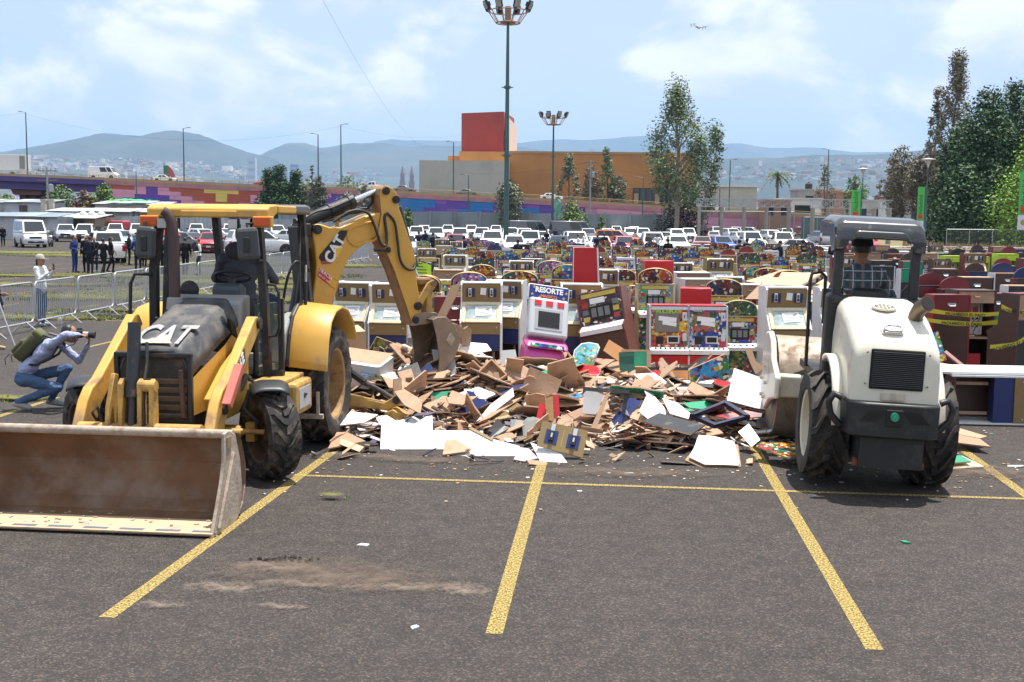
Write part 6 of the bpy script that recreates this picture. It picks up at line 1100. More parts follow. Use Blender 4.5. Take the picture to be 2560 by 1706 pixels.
 # rows
kinds=['marquee']*4+['gold', 'touch', 'back_flat', 'flat', 'flat', 'flat', 'open']
rr=random.Random(77);rowY=[20.6, 22.6, 24.8, 27.3, 30.2, 33.5, 37.3, 41.6, 46.5, 52.0, 58.5];MQ=[MAROON, BROWN, BLKL, mat('navy_laminate', (.02, .03, .10), .4), MAROON]
for ri, Y in enumerate(rowY):
 u0=855+min(190, (Y-18)*14);u1=2045 if Y>24 else 1900+(Y-20)*20;x=xu(u0, Y)+.3;n=0
 while x<xu(u1, Y):
  if rr.random()>.10:
   kd=rr.choice(kinds)
   if Y>30 and kd=='marquee':kd='marquee_far'
   if kd=='open' and Y>30:kd='back'
   a=rr.randrange(8);rc={'art_panel':ART[rr.randrange(8)], 'marquee_art':ART[a], 'lower_door':ART[rr.randrange(8)], 'marquee':rr.choice(MQ), 'side_panel':rr.choice([BROWN, PWH, PWH, TMOLD])if kd!='touch' else DIAM, 'rear_panel':rr.choice([CARD, MDF, BLKL, GOLD]), 'top_panel':rr.choice([MDF, PWH, PWH, MDF, CARD])}
   if kd=='gold':rc={'side_panel':rr.choice([PWH, GOLD])}
   desc={'marquee':'art-covered slot machine', 'marquee_far':'art-covered slot machine', 'flat':'flat-topped slot machine', 'gold':'gold slot machine', 'touch':'small arcade machine', 'back':'slot machine turned backwards', 'back_flat':'flat-topped machine turned backwards', 'open':'opened slot machine'}[kd]
   if not any(abs(x-xx)<.55 and abs(Y-yy)<.8 for xx, yy in((RC.location.x, 21.3), (xu(1641, 23.5), 23.5), (xu(1738, 19.9), 19.9))):
    mach(kd, x, Y+rr.uniform(-.35, .35), '%s, %s from left in the %s row behind the front machines'%(desc, ordw(n), ordw(ri)), rr.uniform(-.15, .15), rc, s=rr.uniform(.92, 1.08));n+=1
  x+=rr.uniform(.74, .98)
  # right-hand block: backs turned to the camera
rk=['back', 'back_flat', 'back', 'open', 'gold', 'back_flat'];LIME=mat('lime_frame', (.45, .62, .03), .5)
for ri, Y in enumerate([23.2, 26.0, 29.2, 33.0, 37.5, 43.0, 49.5, 57.0]):
 x=xu(2085 if Y>28 else 2290, Y)+.3;n=0
 while x<xu(2590, Y):
  if rr.random()>.12:
   kd=rr.choice(rk);rc={'rear_panel':rr.choice([BLKL, BLKL, MAROON, BROWN, GREENF, MQ[3]]), 'rear_door':rr.choice([BLKL, MAROON, BROWN]), 'side_panel':rr.choice([BROWN, MAROON, MAROON, BLKL, PWH]), 'marquee':rr.choice([BLKL, BROWN, MQ[3], MAROON]), 'top_panel':rr.choice([MAROON, BLKL, BLKL, MDF, CARD, BROWN])}
   lime=Y==43.0 and rr.random()<.5
   if lime:rc['side_panel']=LIME;rc['top_panel']=LIME;kd='open';rc['header_board']=LIME
   mach(kd, x, Y+rr.uniform(-.3, .3), '%s, %s from left in the %s row beyond the roller'%({'back':'dark machine back with rounded top', 'back_flat':'dark flat-topped machine back', 'open':'lime framed machine' if lime else'opened machine back', 'gold':'gold slot machine'}[kd], ordw(n), ordw(ri)), rr.uniform(-.12, .12), rc, 'machine backs beyond the roller', s=rr.uniform(.93, 1.08));n+=1
  x+=rr.uniform(.86, 1.1)
RG='opened machines right of the roller'
mach('back_flat', xu(2362, 20.6), 20.6, 'maroon machine with red side right of the roller', .12, {'side_panel':mat('bright_red_side', (.30, .02, .025), .35), 'rear_door':BROWN, 'rear_panel':MAROON}, RG, s=1.02);mach('open', xu(2426, 20.9), 20.9, 'opened brown machine showing a white circuit board', .03, None, RG);mach('back_flat', xu(2486, 21.6), 21.6, 'brown machine with green back panel behind the tape', -.05, {'rear_door':GREENF, 'rear_panel':BROWN}, RG);mach('back_flat', xu(2556, 18.9), 18.9, 'black-backed machine with dark brown side at the right edge', .38, {'rear_door':BLKL, 'rear_panel':MDF, 'side_panel':BROWN}, RG, s=1.12)
mach('back', xu(2385, 22.8), 22.8, 'round-topped dark machine behind the maroon one', 0, {'marquee':MAROON}, RG);mach('gold', xu(2375, 15.5), 15.5, 'gold machine toppled on its side under the right edge', rot=(0, RAD(90), RAD(-4)), group=RG, z=.335)
# artboard machine with digits on the cardboard heap
dm=empty('marquee_board', (xu(1969, 23.6), 23.6, 1.30), 0, 'arched fruit marquee board with digit display above the cardboard', 'marquee board');a=[(-.31, 0), (-.31, .20)]+[(-.31*cos(PI*i/14), .22+.16*sin(PI*i/14))for i in range(1, 14)]+[(.31, .20), (.31, 0)];m=MB();m.prism(a, 'y', -.03, .03);fa=part(m, 'board', BROWN, dm);m=MB();m.prism([(x*.93, z*.93+.012)for x, z in a], 'y', -.036, -.031);part(m, 'board_art', ART[1], dm);m=MB();text_mb(m, '8888', .14, frame((0, -.042, .13), (1, 0, 0), (0, 0, 1)), bold=.003);part(m, 'digits', TMOLD, dm)
m=MB();m.tube([(x, -.02, z)for x, z in a], .014, 5);part(m, 'edge_moulding', TMOLD, dm)
mach('marquee', xu(1969, 24.1), 24.3, 'machine carrying the arched digit board', 0, None, FG, s=.96)
for pr in PR.values():
 for c in KIDS.get(pr.name, []):
  for g in KIDS.get(c.name, []):bpy.data.objects.remove(g)
 for c in KIDS.get(pr.name, []):bpy.data.objects.remove(c)
 bpy.data.objects.remove(pr)
 # ================================================================== heap of broken machines
dr=random.Random(19)
def sm(a, b, x):t=max(0., min(1., (x-a)/(b-a)));return t*t*(3-2*t)
def heap(x, y):
 fr=13.15+.35*mnoise.noise(Vector((x*.9, 3.3, 0)))+.25*sm(1.6, 2.6, x)
 h=.45*sm(fr, fr+2.2, y)*sm(-2.7, -1.5, x)*(1-sm(2.9, 3.9, x))*(1-.25*sm(16.4, 17.8, y))+.25*math.exp(-((x+1.75)**2+(y-16.7)**2)/1.1)
 return max(0, h*(.85+.5*mnoise.noise(Vector((x*.8, y*.8, 1)))))
SPL=[mat('splinter_mdf', (.42, .28, .185), .9, island=.45, var=.2), mat('splinter_dark', (.05, .038, .03), .8, island=.5), mat('splinter_white', (.62, .60, .58), .6, island=.2), mat('splinter_colour', (.10, .09, .13), .5, island=.6)]
m=MB();m.grid(lambda u, v:Vector((-3.0+6.6*u, 12.2+6.8*v, heap(-3.0+6.6*u, 12.2+6.8*v)-.07)), 70, 70, 0)
for _ in range(4600):
 x, y=dr.uniform(-2.6, 3.8), dr.uniform(12.4, 18.6);h=heap(x, y)
 if h<.015 and dr.random()>.05:continue
 L_=dr.uniform(.05, .34);wd=L_*dr.uniform(.08, .5);e=(dr.gauss(0, .35), dr.gauss(0, .35), dr.random()*PI)
 mi=dr.choices((0, 1, 2, 3), (5, 1.0, 2.0, .8))[0];d=Euler(e).to_matrix();c=Vector((x, y, max(.015, h+dr.uniform(-.07, .07))));t=dr.uniform(.004, .012);a, b, n_=d@Vector((L_/2, 0, 0)), d@Vector((0, wd/2, 0)), d@Vector((0, 0, t));k=dr.uniform(-.5, .5)
 q=[c-a-b, c+a-b*(1+k), c+a*dr.uniform(.6, 1)+b, c-a*dr.uniform(.5, 1.1)+b];m.add(q+[p+n_ for p in q], [(3, 2, 1, 0), (4, 5, 6, 7), (0, 1, 5, 4), (1, 2, 6, 5), (2, 3, 7, 6), (3, 0, 4, 7)], mi)
for _ in range(420): # crumbs out on the asphalt
 x, y=dr.uniform(-2.4, 6.5), 12.9-abs(dr.gauss(0, .9))
 if dr.random()<.3:x, y=dr.uniform(4.3, 8), dr.uniform(11, 17)
 s=dr.uniform(.006, .035);m.box((x, y, .006), (s, s*dr.uniform(.4, 1.5), .008), (0, 0, dr.random()*3), dr.choice((0, 0, 2)))
tag(m.build('splinters', SPL), 'brown and white splinters and fragments filling the debris heap', 'debris', kind='stuff')
BCL=[('raw brown board', MDF, 36, MDF), ('white laminated board', PWH, 24, MDF), ('pale grey board', mat('pale_grey_laminate', (.50, .50, .51), .5), 8, MDF), ('black board', BLKL, 9, MDF), ('gold laminated board', GOLD, 8, MDF), ('dark brown board', BROWN, 6, MDF), ('blue board', BLUEP, 5, MDF), ('red board', REDL_, 3, MDF), ('green board', GREENF, 3, MDF), ('printed artwork board', ART[2], 3, MDF), ('printed artwork board', ART[0], 3, MDF)]
def board_mesh(r, fm, cm):
 n=r.randint(4, 6);w, h=r.uniform(.14, .42), r.uniform(.07, .30);pts=[]
 cs=[(-w, -h), (w, -h), (w, h), (-w, h)]
 if n>4:cs[2:3]=[(w, h*r.uniform(-.2, .5)), (w*r.uniform(0, .6), h)]
 for i, c in enumerate(cs):
  pts.append((c[0]*r.uniform(.8, 1.05), c[1]*r.uniform(.8, 1.05)));d=cs[(i+1)%len(cs)]
  if r.random()<.35:
   for t in(.25, .45, .65, .8):k=r.uniform(-.03, .03);pts.append((c[0]+(d[0]-c[0])*t+k, c[1]+(d[1]-c[1])*t+k))
 t=r.uniform(.006, .010);k=len(pts);bend=r.uniform(-.12, .12)if r.random()<.4 else 0
 z=lambda p:bend*(p[0]/w)**2*.5
 vs=[(p[0], p[1], z(p)-t)for p in pts]+[(p[0], p[1], z(p)+t)for p in pts];m=MB();m.add(vs, [tuple(range(k, 2*k))], 0);m.f.append(list(range(k-1, -1, -1)));m.m.append(1)
 for i in range(k):m.f.append([i, (i+1)%k, k+(i+1)%k, k+i]);m.m.append(1)
 return m.mesh('board', [fm, cm])
BM=[board_mesh(dr, MDF, MDF)for _ in range(26)]
def toss(x, y, z, cl, tilt=.28, me=None, s=1.0):
 o=bpy.data.objects.new('broken_board', me or dr.choice(BM));col.objects.link(o)
 o.location=(x, y, z);o.rotation_euler=(dr.gauss(0, tilt)+(PI if dr.random()<.3 else 0), dr.gauss(0, tilt), dr.random()*2*PI);o.scale=(s, s, 1)
 up=abs((o.rotation_euler.to_matrix()@Vector((0, 0, 1))).z);d_=o.data.vertices;ln=max(v.co.x for v in d_)*s
 place=['by the rear wheel', 'left of the tall grey board', 'below the gold machines', 'below the pink machine', 'below the tilted machine', 'below the red machine', 'below the blue machine', 'near the roller'][max(0, min(7, int((x+2.4)/.66)))];dep='front' if y<14 else'front half' if y<15.2 else'back half' if y<16.6 else'back edge'
 recolor(o, 0, cl[1]);tag(o, '%s %s %s, heap %s, %s'%('large' if ln>.30 else'mid-sized' if ln>.2 else'small', 'flat' if up>.93 else'tilted' if up>.7 else'steep', cl[0], dep, place), 'board', 'broken boards on the heap');return o
for i in range(262):
 cl=dr.choices(BCL, [b[2]for b in BCL])[0];x, y=dr.uniform(-2.3, 3.3), dr.uniform(13.3, 18.0);h=heap(x, y)
 if h<.05 and dr.random()<.75:x=dr.uniform(-1.6, 2.2);y=dr.uniform(13.6, 17.6);h=heap(x, y)
 up=.10*dr.random()**1.5*(1 if h>.15 else.1);toss(x, y, h+.02+up, cl, .26 if dr.random()<.8 else.75, s=dr.uniform(.6, 1.1))
for i in range(26): # big sheets thrown up against the machines
 cl=dr.choices(BCL, [b[2]*(2 if b[0]!='raw brown board' else 1)for b in BCL])[0];x=-2.2+5.0*(i+dr.random())/26;y=dr.uniform(15.4, 17.4);toss(x, y, heap(x, y)+dr.uniform(.05, .16), cl, .55, s=dr.uniform(1.1, 1.5))
def trace(name, label, px, Y, tilt, mt, yaw=0., th=.016, core=None, parent=None, cat='board', lift=0.0):
 """a board lying in a real plane at distance Y (tilt from the horizontal, yaw about the vertical), its outline given by sight lines"""
 Y=Y-.4*sm(13.4, 14.4, Y)*(1-sm(18.0, 18.4, Y));p0=P(px[0][0], px[0][1], Y);t, y_=RAD(tilt), RAD(yaw);h=Vector((cos(y_), sin(y_), 0));sl_=Vector((-sin(y_)*cos(t), cos(y_)*cos(t), sin(t)));n_=h.cross(sl_).normalized();out_=[]
 for u, v in px:
  d=_ray(u, v);o_=Vector((0, 0, CAM_H));k=(p0-o_).dot(n_)/d.dot(n_);q=o_+d*k-p0;out_.append((q.dot(h), q.dot(sl_)))
 M_=frame((0, 0, 0), h, sl_);m=MB();n=len(out_);ar=sum(out_[i][0]*out_[(i+1)%n][1]-out_[(i+1)%n][0]*out_[i][1]for i in range(n))
 if ar<0:out_=out_[::-1]
 vs=[M_@Vector((x, y, lift-th))for x, y in out_]+[M_@Vector((x, y, lift))for x, y in out_];m.add(vs, [tuple(range(n, 2*n))], 0);m.f.append(list(range(n-1, -1, -1)));m.m.append(1)
 for i in range(n):m.f.append([i, (i+1)%n, n+(i+1)%n, n+i]);m.m.append(1)
 o=m.build(name, [mt, core or MDF]);o.location=p0
 if parent is None:tag(o, label, cat, 'large panels in the heap')
 return o, p0, M_, out_
c8=lambda L_:[(820+x/3.677, 860+y/3.677)for x, y in L_]
c9=lambda L_:[(1400+x/3.677, 860+y/3.677)for x, y in L_]
T=trace;B_='broken_board'
T(B_, 'white side panel with V-shaped notch lying at the front of the heap', c8([(480, 968), (495, 662), (540, 655), (670, 735), (800, 735), (900, 668), (958, 660), (962, 795), (1425, 800), (1418, 968)]), 13.15, 30, PWH, core=PWH)
T(B_, 'wide white sheet lying right of the notched panel', c8([(1140, 1030), (1300, 805), (1420, 850), (1760, 940), (1752, 1030)]), 12.85, 10, PWH)
T(B_, 'torn brown board lying on the wide white sheet', c8([(1055, 1040), (1078, 905), (1180, 900), (1240, 940), (1320, 985), (1296, 1005), (1190, 1022)]), 12.80, 14, MDF, lift=.03)
T(B_, 'lilac-grey board piece left of the gold coin panel', c8([(1706, 1062), (1760, 950), (1845, 962), (1932, 1050), (1800, 1080)]), 12.55, 12, mat('lilac_laminate', (.40, .38, .46), .5))
T(B_, 'small white square board in front of the gold coin panel', c8([(1860, 905), (2140, 1010), (2200, 1092), (1952, 1082)]), 13.0, 15, PWH)
go, gp, gM, gout=T(B_, 'gold header panel with two coin slots leaning at the front', c8([(1918, 935), (1972, 705), (2392, 800), (2340, 1048)]), 12.75, 62, GOLD, th=.02, core=GOLD)
cx=sum(p[0]for p in gout)/4;cyy=sum(p[1]for p in gout)/4;ax_=Vector((gout[1][0]-gout[0][0], gout[1][1]-gout[0][1]));ex=max(((gout[(i+1)%4][0]-gout[i][0], gout[(i+1)%4][1]-gout[i][1])for i in range(4)), key=lambda q:abs(q[0]));ang=math.atan2(ex[1], ex[0]);ang=ang if abs(ang)<PI/2 else ang-PI
for s in(-1, 1):
 Mq=gM@Matrix.Translation((cx+s*.125*cos(ang), cyy+s*.125*sin(ang), .004))@Matrix.Rotation(ang, 4, 'Z');m=MB();m.box((0, -.01, 0), (.14, .16, .006), M=Mq);m.build('blue_plate', BLUEP, go);m=MB();m.box((0, .0, .02), (.05, .12, .04), M=Mq, bev=.006, mi=1);m.box((0, .09, .012), (.045, .10, .02), M=Mq, mi=0);m.box((0, .0, .042), (.02, .05, .01), M=Mq, mi=0);m.build('coin_slot', [COIN, BLK], go)
m=MB();m.box((cx, cyy, .004), (.006, .2, .004), (0, 0, ang), M=gM);m.build('seam', TMOLD, go)
T(B_, 'large white door panel propped left of the roller drum', c9([(1535, 520), (1600, 222), (1925, 338), (1890, 605), (1800, 590)]), 14.9, 48, PWH)
T(B_, 'big torn white board with ragged brown edge at the front right', c9([(1185, 1040), (1230, 960), (1275, 838), (1420, 850), (1600, 895), (1652, 1085), (1640, 1118), (1500, 1110), (1330, 1108)]), 12.5, 18, PWH)
T(B_, 'ragged brown core sheet under the big torn white board', c9([(1150, 1045), (1240, 935), (1262, 840), (1640, 905), (1668, 1105), (1560, 1128), (1340, 1130)]), 12.5, 18, MDF, lift=-.03)
T(B_, 'black speckled board lying across the middle of the heap', c9([(762, 712), (910, 635), (1335, 745), (1205, 832)]), 13.6, 14, BLKL)
fo=empty('metal_frame', (0, 0, 0), 0, 'empty navy square frame lying near the roller', 'frame')
FQ=[(1190, 645), (1525, 515), (1750, 655), (1420, 745)];fc=(sum(p[0]for p in FQ)/4, sum(p[1]for p in FQ)/4)
for i in range(4):
 a, b=FQ[i], FQ[(i+1)%4];ia, ib=[(p[0]+(fc[0]-p[0])*.20, p[1]+(fc[1]-p[1])*.20)for p in(a, b)];o, *_=T('frame_bar', '', c9([a, b, ib, ia]), {0:13.95, 1:14.55, 2:13.9, 3:13.62}[i], 12, mat('navy_steel', (.035, .04, .075), .4, .3), th=.05, core=mat('navy_steel', (.035, .04, .075), .4), parent=fo);o.parent=fo
T(B_, 'wood-grain door panel in black frame at the back of the heap', c9([(795, 375), (790, 225), (1178, 225), (1178, 405), (900, 395)]), 16.6, 72, mat('orange_wood_grain', (.48, .22, .075), .5, var=.3, scale=3, detail=8));T(B_, 'black frame bar above the wood-grain door', c9([(782, 240), (782, 215), (1180, 215), (1180, 240)]), 16.5, 72, BLKL, th=.04, core=BLKL)
T(B_, 'half green half plain door with wire at the back of the heap', c9([(548, 240), (540, 78), (680, 72), (680, 300)]), 16.9, 72, mat('dark_green_wood', (.02, .10, .07), .5, var=.3, scale=6));T(B_, 'bright green door panel beside the wood-grain door', c9([(680, 300), (680, 72), (795, 70), (795, 345)]), 16.9, 72, GREENF);T(B_, 'tan board edge around the green door', c9([(560, 72), (565, 50), (835, 55), (835, 330), (797, 345), (797, 70)]), 16.95, 72, MDF)
T(B_, 'orange wood board leaning behind the marquee disc', c9([(398, 60), (450, -40), (610, 60), (545, 165)]), 17.2, 60, MATS['orange_wood_grain'])
mo, *_=T('marquee_board', 'rounded blue cartoon marquee board lying below the tilted machine', c9([(150, 240), (118, 150), (140, 60), (200, 5), (270, -8), (340, 8), (355, 30), (275, 270), (215, 275)]), 16.9, 58, ART[6], cat='marquee board');mo2, *_=T('marquee_rim', '', c9([(145, 250), (108, 150), (132, 52), (195, -8), (270, -20), (350, -4), (368, 28), (280, 284), (212, 288)]), 16.93, 58, PWH, parent=mo, lift=-.012);mo2 .parent=mo;mo2 .location=mo2 .location-mo.location
T(B_, 'pale grey board with black frame standing left of centre', c9([(205, 640), (228, 395), (405, 470), (330, 650)]), 14.6, 66, mat('pale_grey_laminate', (.50, .50, .51), .5));T(B_, 'black frame piece over the pale grey board', c9([(205, 470), (215, 395), (640, 425), (632, 460), (240, 425)]), 14.55, 66, BLKL, th=.04, core=BLKL);T(B_, 'black upright of the broken frame', c9([(570, 640), (590, 440), (632, 440), (600, 650)]), 14.5, 70, BLKL, th=.04, core=BLKL);T(B_, 'light plank leaning diagonally over the pale board', c9([(285, 770), (415, 470), (462, 440), (330, 790)]), 14.2, 62, MDF)
T(B_, 'rounded grey board with dark edge right of centre', c9([(725, 620), (790, 485), (870, 482), (1005, 640), (810, 692)]), 14.4, 38, MATS['pale_grey_laminate']);T(B_, 'white sheet curving behind the navy frame', c9([(940, 500), (1080, 540), (1200, 640), (1180, 690), (1010, 640)]), 14.6, 20, PWH);T(B_, 'white crumpled sheet below the wood-grain door', c9([(1070, 430), (1180, 415), (1280, 505), (1160, 510)]), 15.6, 25, PWH);T(B_, 'green perforated board with bottle cap', c9([(1100, 545), (1430, 515), (1360, 600), (1180, 620)]), 14.8, 15, GREENF)
T(B_, 'curled brown sheet right of the wood-grain door', c9([(1165, 410), (1215, 348), (1400, 440), (1540, 515), (1320, 515)]), 15.4, 40, MDF);T(B_, 'long black bar leaning beside the white door panel', c9([(1180, 385), (1185, 355), (1560, 378), (1555, 415)]), 15.8, 50, BLKL, th=.03, core=BLKL);T(B_, 'brown arched offcut standing behind the white door panel', c9([(1700, 50), (1760, 40), (1800, 160), (1890, 210), (1800, 280), (1760, 200)]), 17.0, 70, MDF);T(B_, 'brown torn board leaning against the drum yoke', c9([(1830, 300), (1950, 170), (1965, 280), (1900, 330)]), 15.6, 60, MDF)
T(B_, 'red painted board among splintered planks', c8([(1910, 700), (1945, 540), (2000, 560), (1990, 700)]), 14.4, 60, REDL_);T(B_, 'dark plywood offcut beside the red board', c8([(2010, 700), (1995, 500), (2065, 480), (2080, 710)]), 14.35, 68, mat('plywood_edge', (.38, .22, .09), .7, var=.4, scale=12));T(B_, 'narrow red strip beside the plywood offcut', c8([(2085, 690), (2065, 478), (2118, 465), (2132, 650)]), 14.4, 68, REDL_)
T(B_, 'long red lying board beyond the navy frame', c9([(1430, 660), (1700, 610), (1860, 640), (1850, 670), (1560, 690)]), 14.4, 8, REDL_)
T(B_, 'tall grey-white board standing in front of the gold machine', c8([(990, 250), (952, 50), (1060, 60), (1162, 92), (1182, 262), (1072, 312)]), 16.4, 72, MATS['pale_grey_laminate']);T(B_, 'white board standing beside the pink machine', c8([(1592, 232), (1590, 62), (1722, 52), (1735, 120), (1700, 330)]), 17.0, 76, PWH);T(B_, 'grey board leaning behind the tall grey-white board', c8([(1080, 65), (1200, -10), (1222, 10), (1165, 120)]), 17.0, 70, MATS['pale_grey_laminate'])
tr_, tp_, tM, to_=T('wooden_tray', 'shallow wooden tray tipped up in the heap', c8([(1378, 292), (1502, 172), (1642, 312), (1532, 386)]), 15.9, 48, mat('tray_inside', (.30, .19, .11), .8), cat='tray')
for i in range(len(to_)):
 a, b=Vector((*to_[i], 0)), Vector((*to_[(i+1)%len(to_)], 0));d=(b-a);m=MB();m.box(tuple((a+b)/2+Vector((0, 0, .04))), (d.length, .018, .08), (0, 0, math.atan2(d.y, d.x)), M=tM);m.build('tray_side', MDF, tr_)
T(B_, 'black monitor shell lying open left of the heap', c8([(622, 252), (822, 166), (905, 392), (806, 422)]), 15.9, 45, BLKL, th=.05, core=BLKL);T(B_, 'tan sheet inside the black monitor shell', c8([(640, 270), (765, 235), (820, 390), (700, 400)]), 15.85, 42, MDF, lift=.02);T(B_, 'shiny blue plastic panel beside the black shell', c8([(848, 240), (935, 175), (992, 262), (900, 355)]), 16.2, 50, mat('shiny_blue', (.04, .09, .36), .15, var=.4, scale=9, coat=.4));T(B_, 'pale blue speckled board left of the black shell', c8([(488, 280), (610, 266), (655, 325), (520, 345)]), 15.6, 25, mat('pale_blue_board', (.42, .52, .62), .4))
T(B_, 'large tan sheet under the pale blue board', c8([(500, 300), (640, 330), (830, 380), (800, 440), (560, 400)]), 15.5, 22, MDF);T(B_, 'brown torn sheet left of centre', c8([(610, 440), (700, 415), (870, 520), (850, 640), (700, 560)]), 14.7, 30, MDF);T(B_, 'long grey folded panel in the middle of the heap', c8([(1362, 715), (1490, 560), (1700, 402), (1712, 480), (1480, 660)]), 14.2, 42, MATS['pale_grey_laminate']);T(B_, 'tan face of the folded panel', c8([(1372, 738), (1500, 640), (1600, 560), (1785, 500), (1700, 560), (1490, 690)]), 14.0, 24, MDF, lift=.02);T(B_, 'wide tan board left of the folded panel', c8([(1085, 490), (1380, 480), (1240, 560), (1110, 545)]), 14.7, 12, MDF);T(B_, 'white sheet behind the wide tan board', c8([(1150, 470), (1380, 395), (1550, 460), (1450, 510)]), 15.2, 16, PWH)
T(B_, 'white sheet lying behind the rear wheel', c8([(80, 752), (205, 622), (462, 650), (335, 722)]), 13.9, 12, PWH);T(B_, 'big tan board lying at the front left corner', c8([(0, 960), (80, 812), (172, 810), (345, 892), (180, 925)]), 12.95, 8, MDF)
T(B_, 'gold strip lying on the white sheet', c8([(1292, 815), (1320, 800), (1522, 912), (1512, 930)]), 12.95, 16, GOLD, lift=.05)
T(B_, 'red and white printed board with checks near the roller', c9([(1640, 810), (1735, 735), (1840, 880), (1760, 945)]), 13.3, 35, ART[7]);T(B_, 'printed machine face lying by the roller tyre', c9([(1800, 940), (1850, 900), (2190, 915), (2230, 1030), (2110, 1050)]), 12.7, 8, ART[7])
bxo=empty('carton', P(892, 925, 16.1)*Vector((1, 1, 0)), RAD(-14), 'toppled tan cabinet box with white side near the rear wheel', 'box');m=MB();m.box((0, 0, .36), (.86, .55, .72), (.16, .10, 0));part(m, 'box_shell', PWH, bxo);m=MB();m.box((-.02, .06, .735), (.88, .56, .02), (.16, .10, 0));part(m, 'box_top', MDF, bxo)
b2=empty('carton', P(850, 905, 17.2)*Vector((1, 1, 0)), RAD(20), 'tan cardboard box behind the rear fender', 'box');m=MB();m.box((0, 0, .5), (.7, .5, 1.0), (.1, -.06, 0));part(m, 'box_shell', CARD, b2);m=MB();m.box((.1, 0, 1.03), (.4, .5, .012), (.1, .5, 0));part(m, 'box_flap', CARD, b2)
o, *_=T('wooden_beam', 'splintered tan beam held upright beside the digging bucket', [(1085, 805), (1108, 760), (1128, 715), (1152, 707), (1140, 740), (1112, 795)], 17.2, 80, CARD, th=.10, cat='beam')
# flat packed cardboard on the machines left of the roller
for i, (px, Y, tl)in enumerate(([[(1863, 703), (1960, 674), (2050, 690), (1990, 724)], 23.2, 10], [[(1955, 680), (2055, 684), (2000, 715), (1935, 712)], 22.6, 14], [[(2000, 735), (2060, 697), (2115, 738)], 22.0, 18], [[(1862, 748), (1905, 705), (1922, 748)], 21.6, 55], [[(1835, 765), (1930, 762), (2010, 755), (1920, 778)], 20.6, 6])):
 T('cardboard_sheet', ['largest flat cardboard sheet on the machines left of the roller', 'folded cardboard sheet on top of the largest one', 'triangular cardboard flap beside the roller post', 'slotted upright triangular cardboard piece', 'lowest cardboard sheet above the gold machine'][i], px, Y, tl, CARD, th=.02, core=CARD, cat='cardboard')
o=empty('sign_board', (xu(1048, 24.5), 24.5, 0), .05, 'fluorescent yellow handwritten sign standing behind the boom', 'sign');zt=P(1048, 655, 24.5).z;zb=P(1048, 688, 24.5).z;m=MB();m.prism([(-.26, zb), (.24, zb), (.24, zt-.07), (0, zt), (-.26, zt-.10)], 'y', -.01, .01);part(m, 'sign_sheet', mat('fluo_yellow', (.55, .80, .05), .7), o);m=MB();[m.box((-.02+.03*(k%2), -.015, zb+.05+.065*k), (.34-.08*k, .006, .016), (0, .05, 0))for k in range(4)];part(m, 'handwriting', INKM, o);m=MB();m.cyl((0, .04, 0), (0, .04, zb+.1), .02, n=6);part(m, 'stake', MDF, o)
# right of the roller
c7=lambda L_:[(1900+x/3.564, 880+y/3.564)for x, y in L_]
T(B_, 'long tan board lying right of the roller tyre', c7([(1690, 655), (2025, 752), (1960, 770), (1700, 720)]), 14.6, 4, MDF);T(B_, 'wide brown board under the long tan board', c7([(1690, 720), (1960, 775), (2055, 845), (1700, 800)]), 14.2, 5, MDF);T(B_, 'green corner board right of the roller', c7([(2000, 740), (2060, 722), (2140, 742), (2010, 762)]), 14.9, 4, mat('dull_green', (.06, .18, .14), .6));T(B_, 'white and green panel lying flat right of the roller', c7([(1672, 1045), (1700, 930), (1800, 925), (2000, 1022)]), 12.35, 5, MATS['cream_frame']);T(B_, 'green inset of the flat white panel', c7([(1688, 1000), (1712, 930), (1790, 932), (1880, 985)]), 12.42, 5, GREENF, lift=.012)
T(B_, 'printed art door leaning right of the roller bonnet', [(2318, 915), (2326, 835), (2345, 828), (2367, 900)], 18.2, 65, ART[0]);T(B_, 'thin red stick leaning behind the toppled machine', [(2360, 880), (2366, 876), (2445, 940), (2438, 944)], 18.5, 30, MAROON, th=.03);T(B_, 'tan sheet lying behind the roller tyre', c7([(1530, 150), (1600, 95), (1770, 125), (1640, 150)]), 18.4, 12, CARD)
o=empty('white_slab', (0, 0, 0), 0, 'long white laminated slab lying on the toppled machine', 'board');m=MB();g=P(2450, 950, 15.5);m.box((0, 0, 0), (2.6, .5, .03));q=m.build('slab', PWH, o);o.location=(xu(2450, 15.5)+.5, 15.45, .705);o.rotation_euler=(RAD(4), 0, RAD(-4))
m=MB();m.prism([(0, 0), (.11, .02), (.09, .05), (.01, .03)], 'z', .002, .02);o=m.build('fragment', PWH, loc=G(1560, 1188));tag(o, 'single white chip lying before the heap on the asphalt', 'fragment')
BY_={}
for o in[o for o in sc.objects if o.get('group')=='broken boards on the heap']:BY_.setdefault(o['label'], []).append(o)
for lb, os_ in BY_.items():
 if len(os_)>1:
  for i, o in enumerate(sorted(os_, key=lambda q:q.location.x)):o['label']=('leftmost ' if i==0 else'rightmost ' if i==len(os_)-1 else ordw(i)+' ')+lb
m=MB()
for _ in range(90):
 x, y=dr.uniform(-2, 3), dr.uniform(13.2, 17.5);z=heap(x, y)+.06;pts=[Vector((x, y, z))];d=Vector((dr.gauss(0, 1), dr.gauss(0, 1), .3)).normalized()
 for k in range(6):d=(d+Vector((dr.gauss(0, .5), dr.gauss(0, .5), dr.gauss(-.1, .4)))).normalized();q=pts[-1]+d*.07;q.z=max(.01, q.z);pts.append(q)
 m.tube(pts, .004, 4, dr.choice((0, 0, 1, 2)))
tag(m.build('heap_wires', [BLK, REDL_, PWH]), 'loose electric wires curling out of the debris heap', 'wires', kind='stuff')
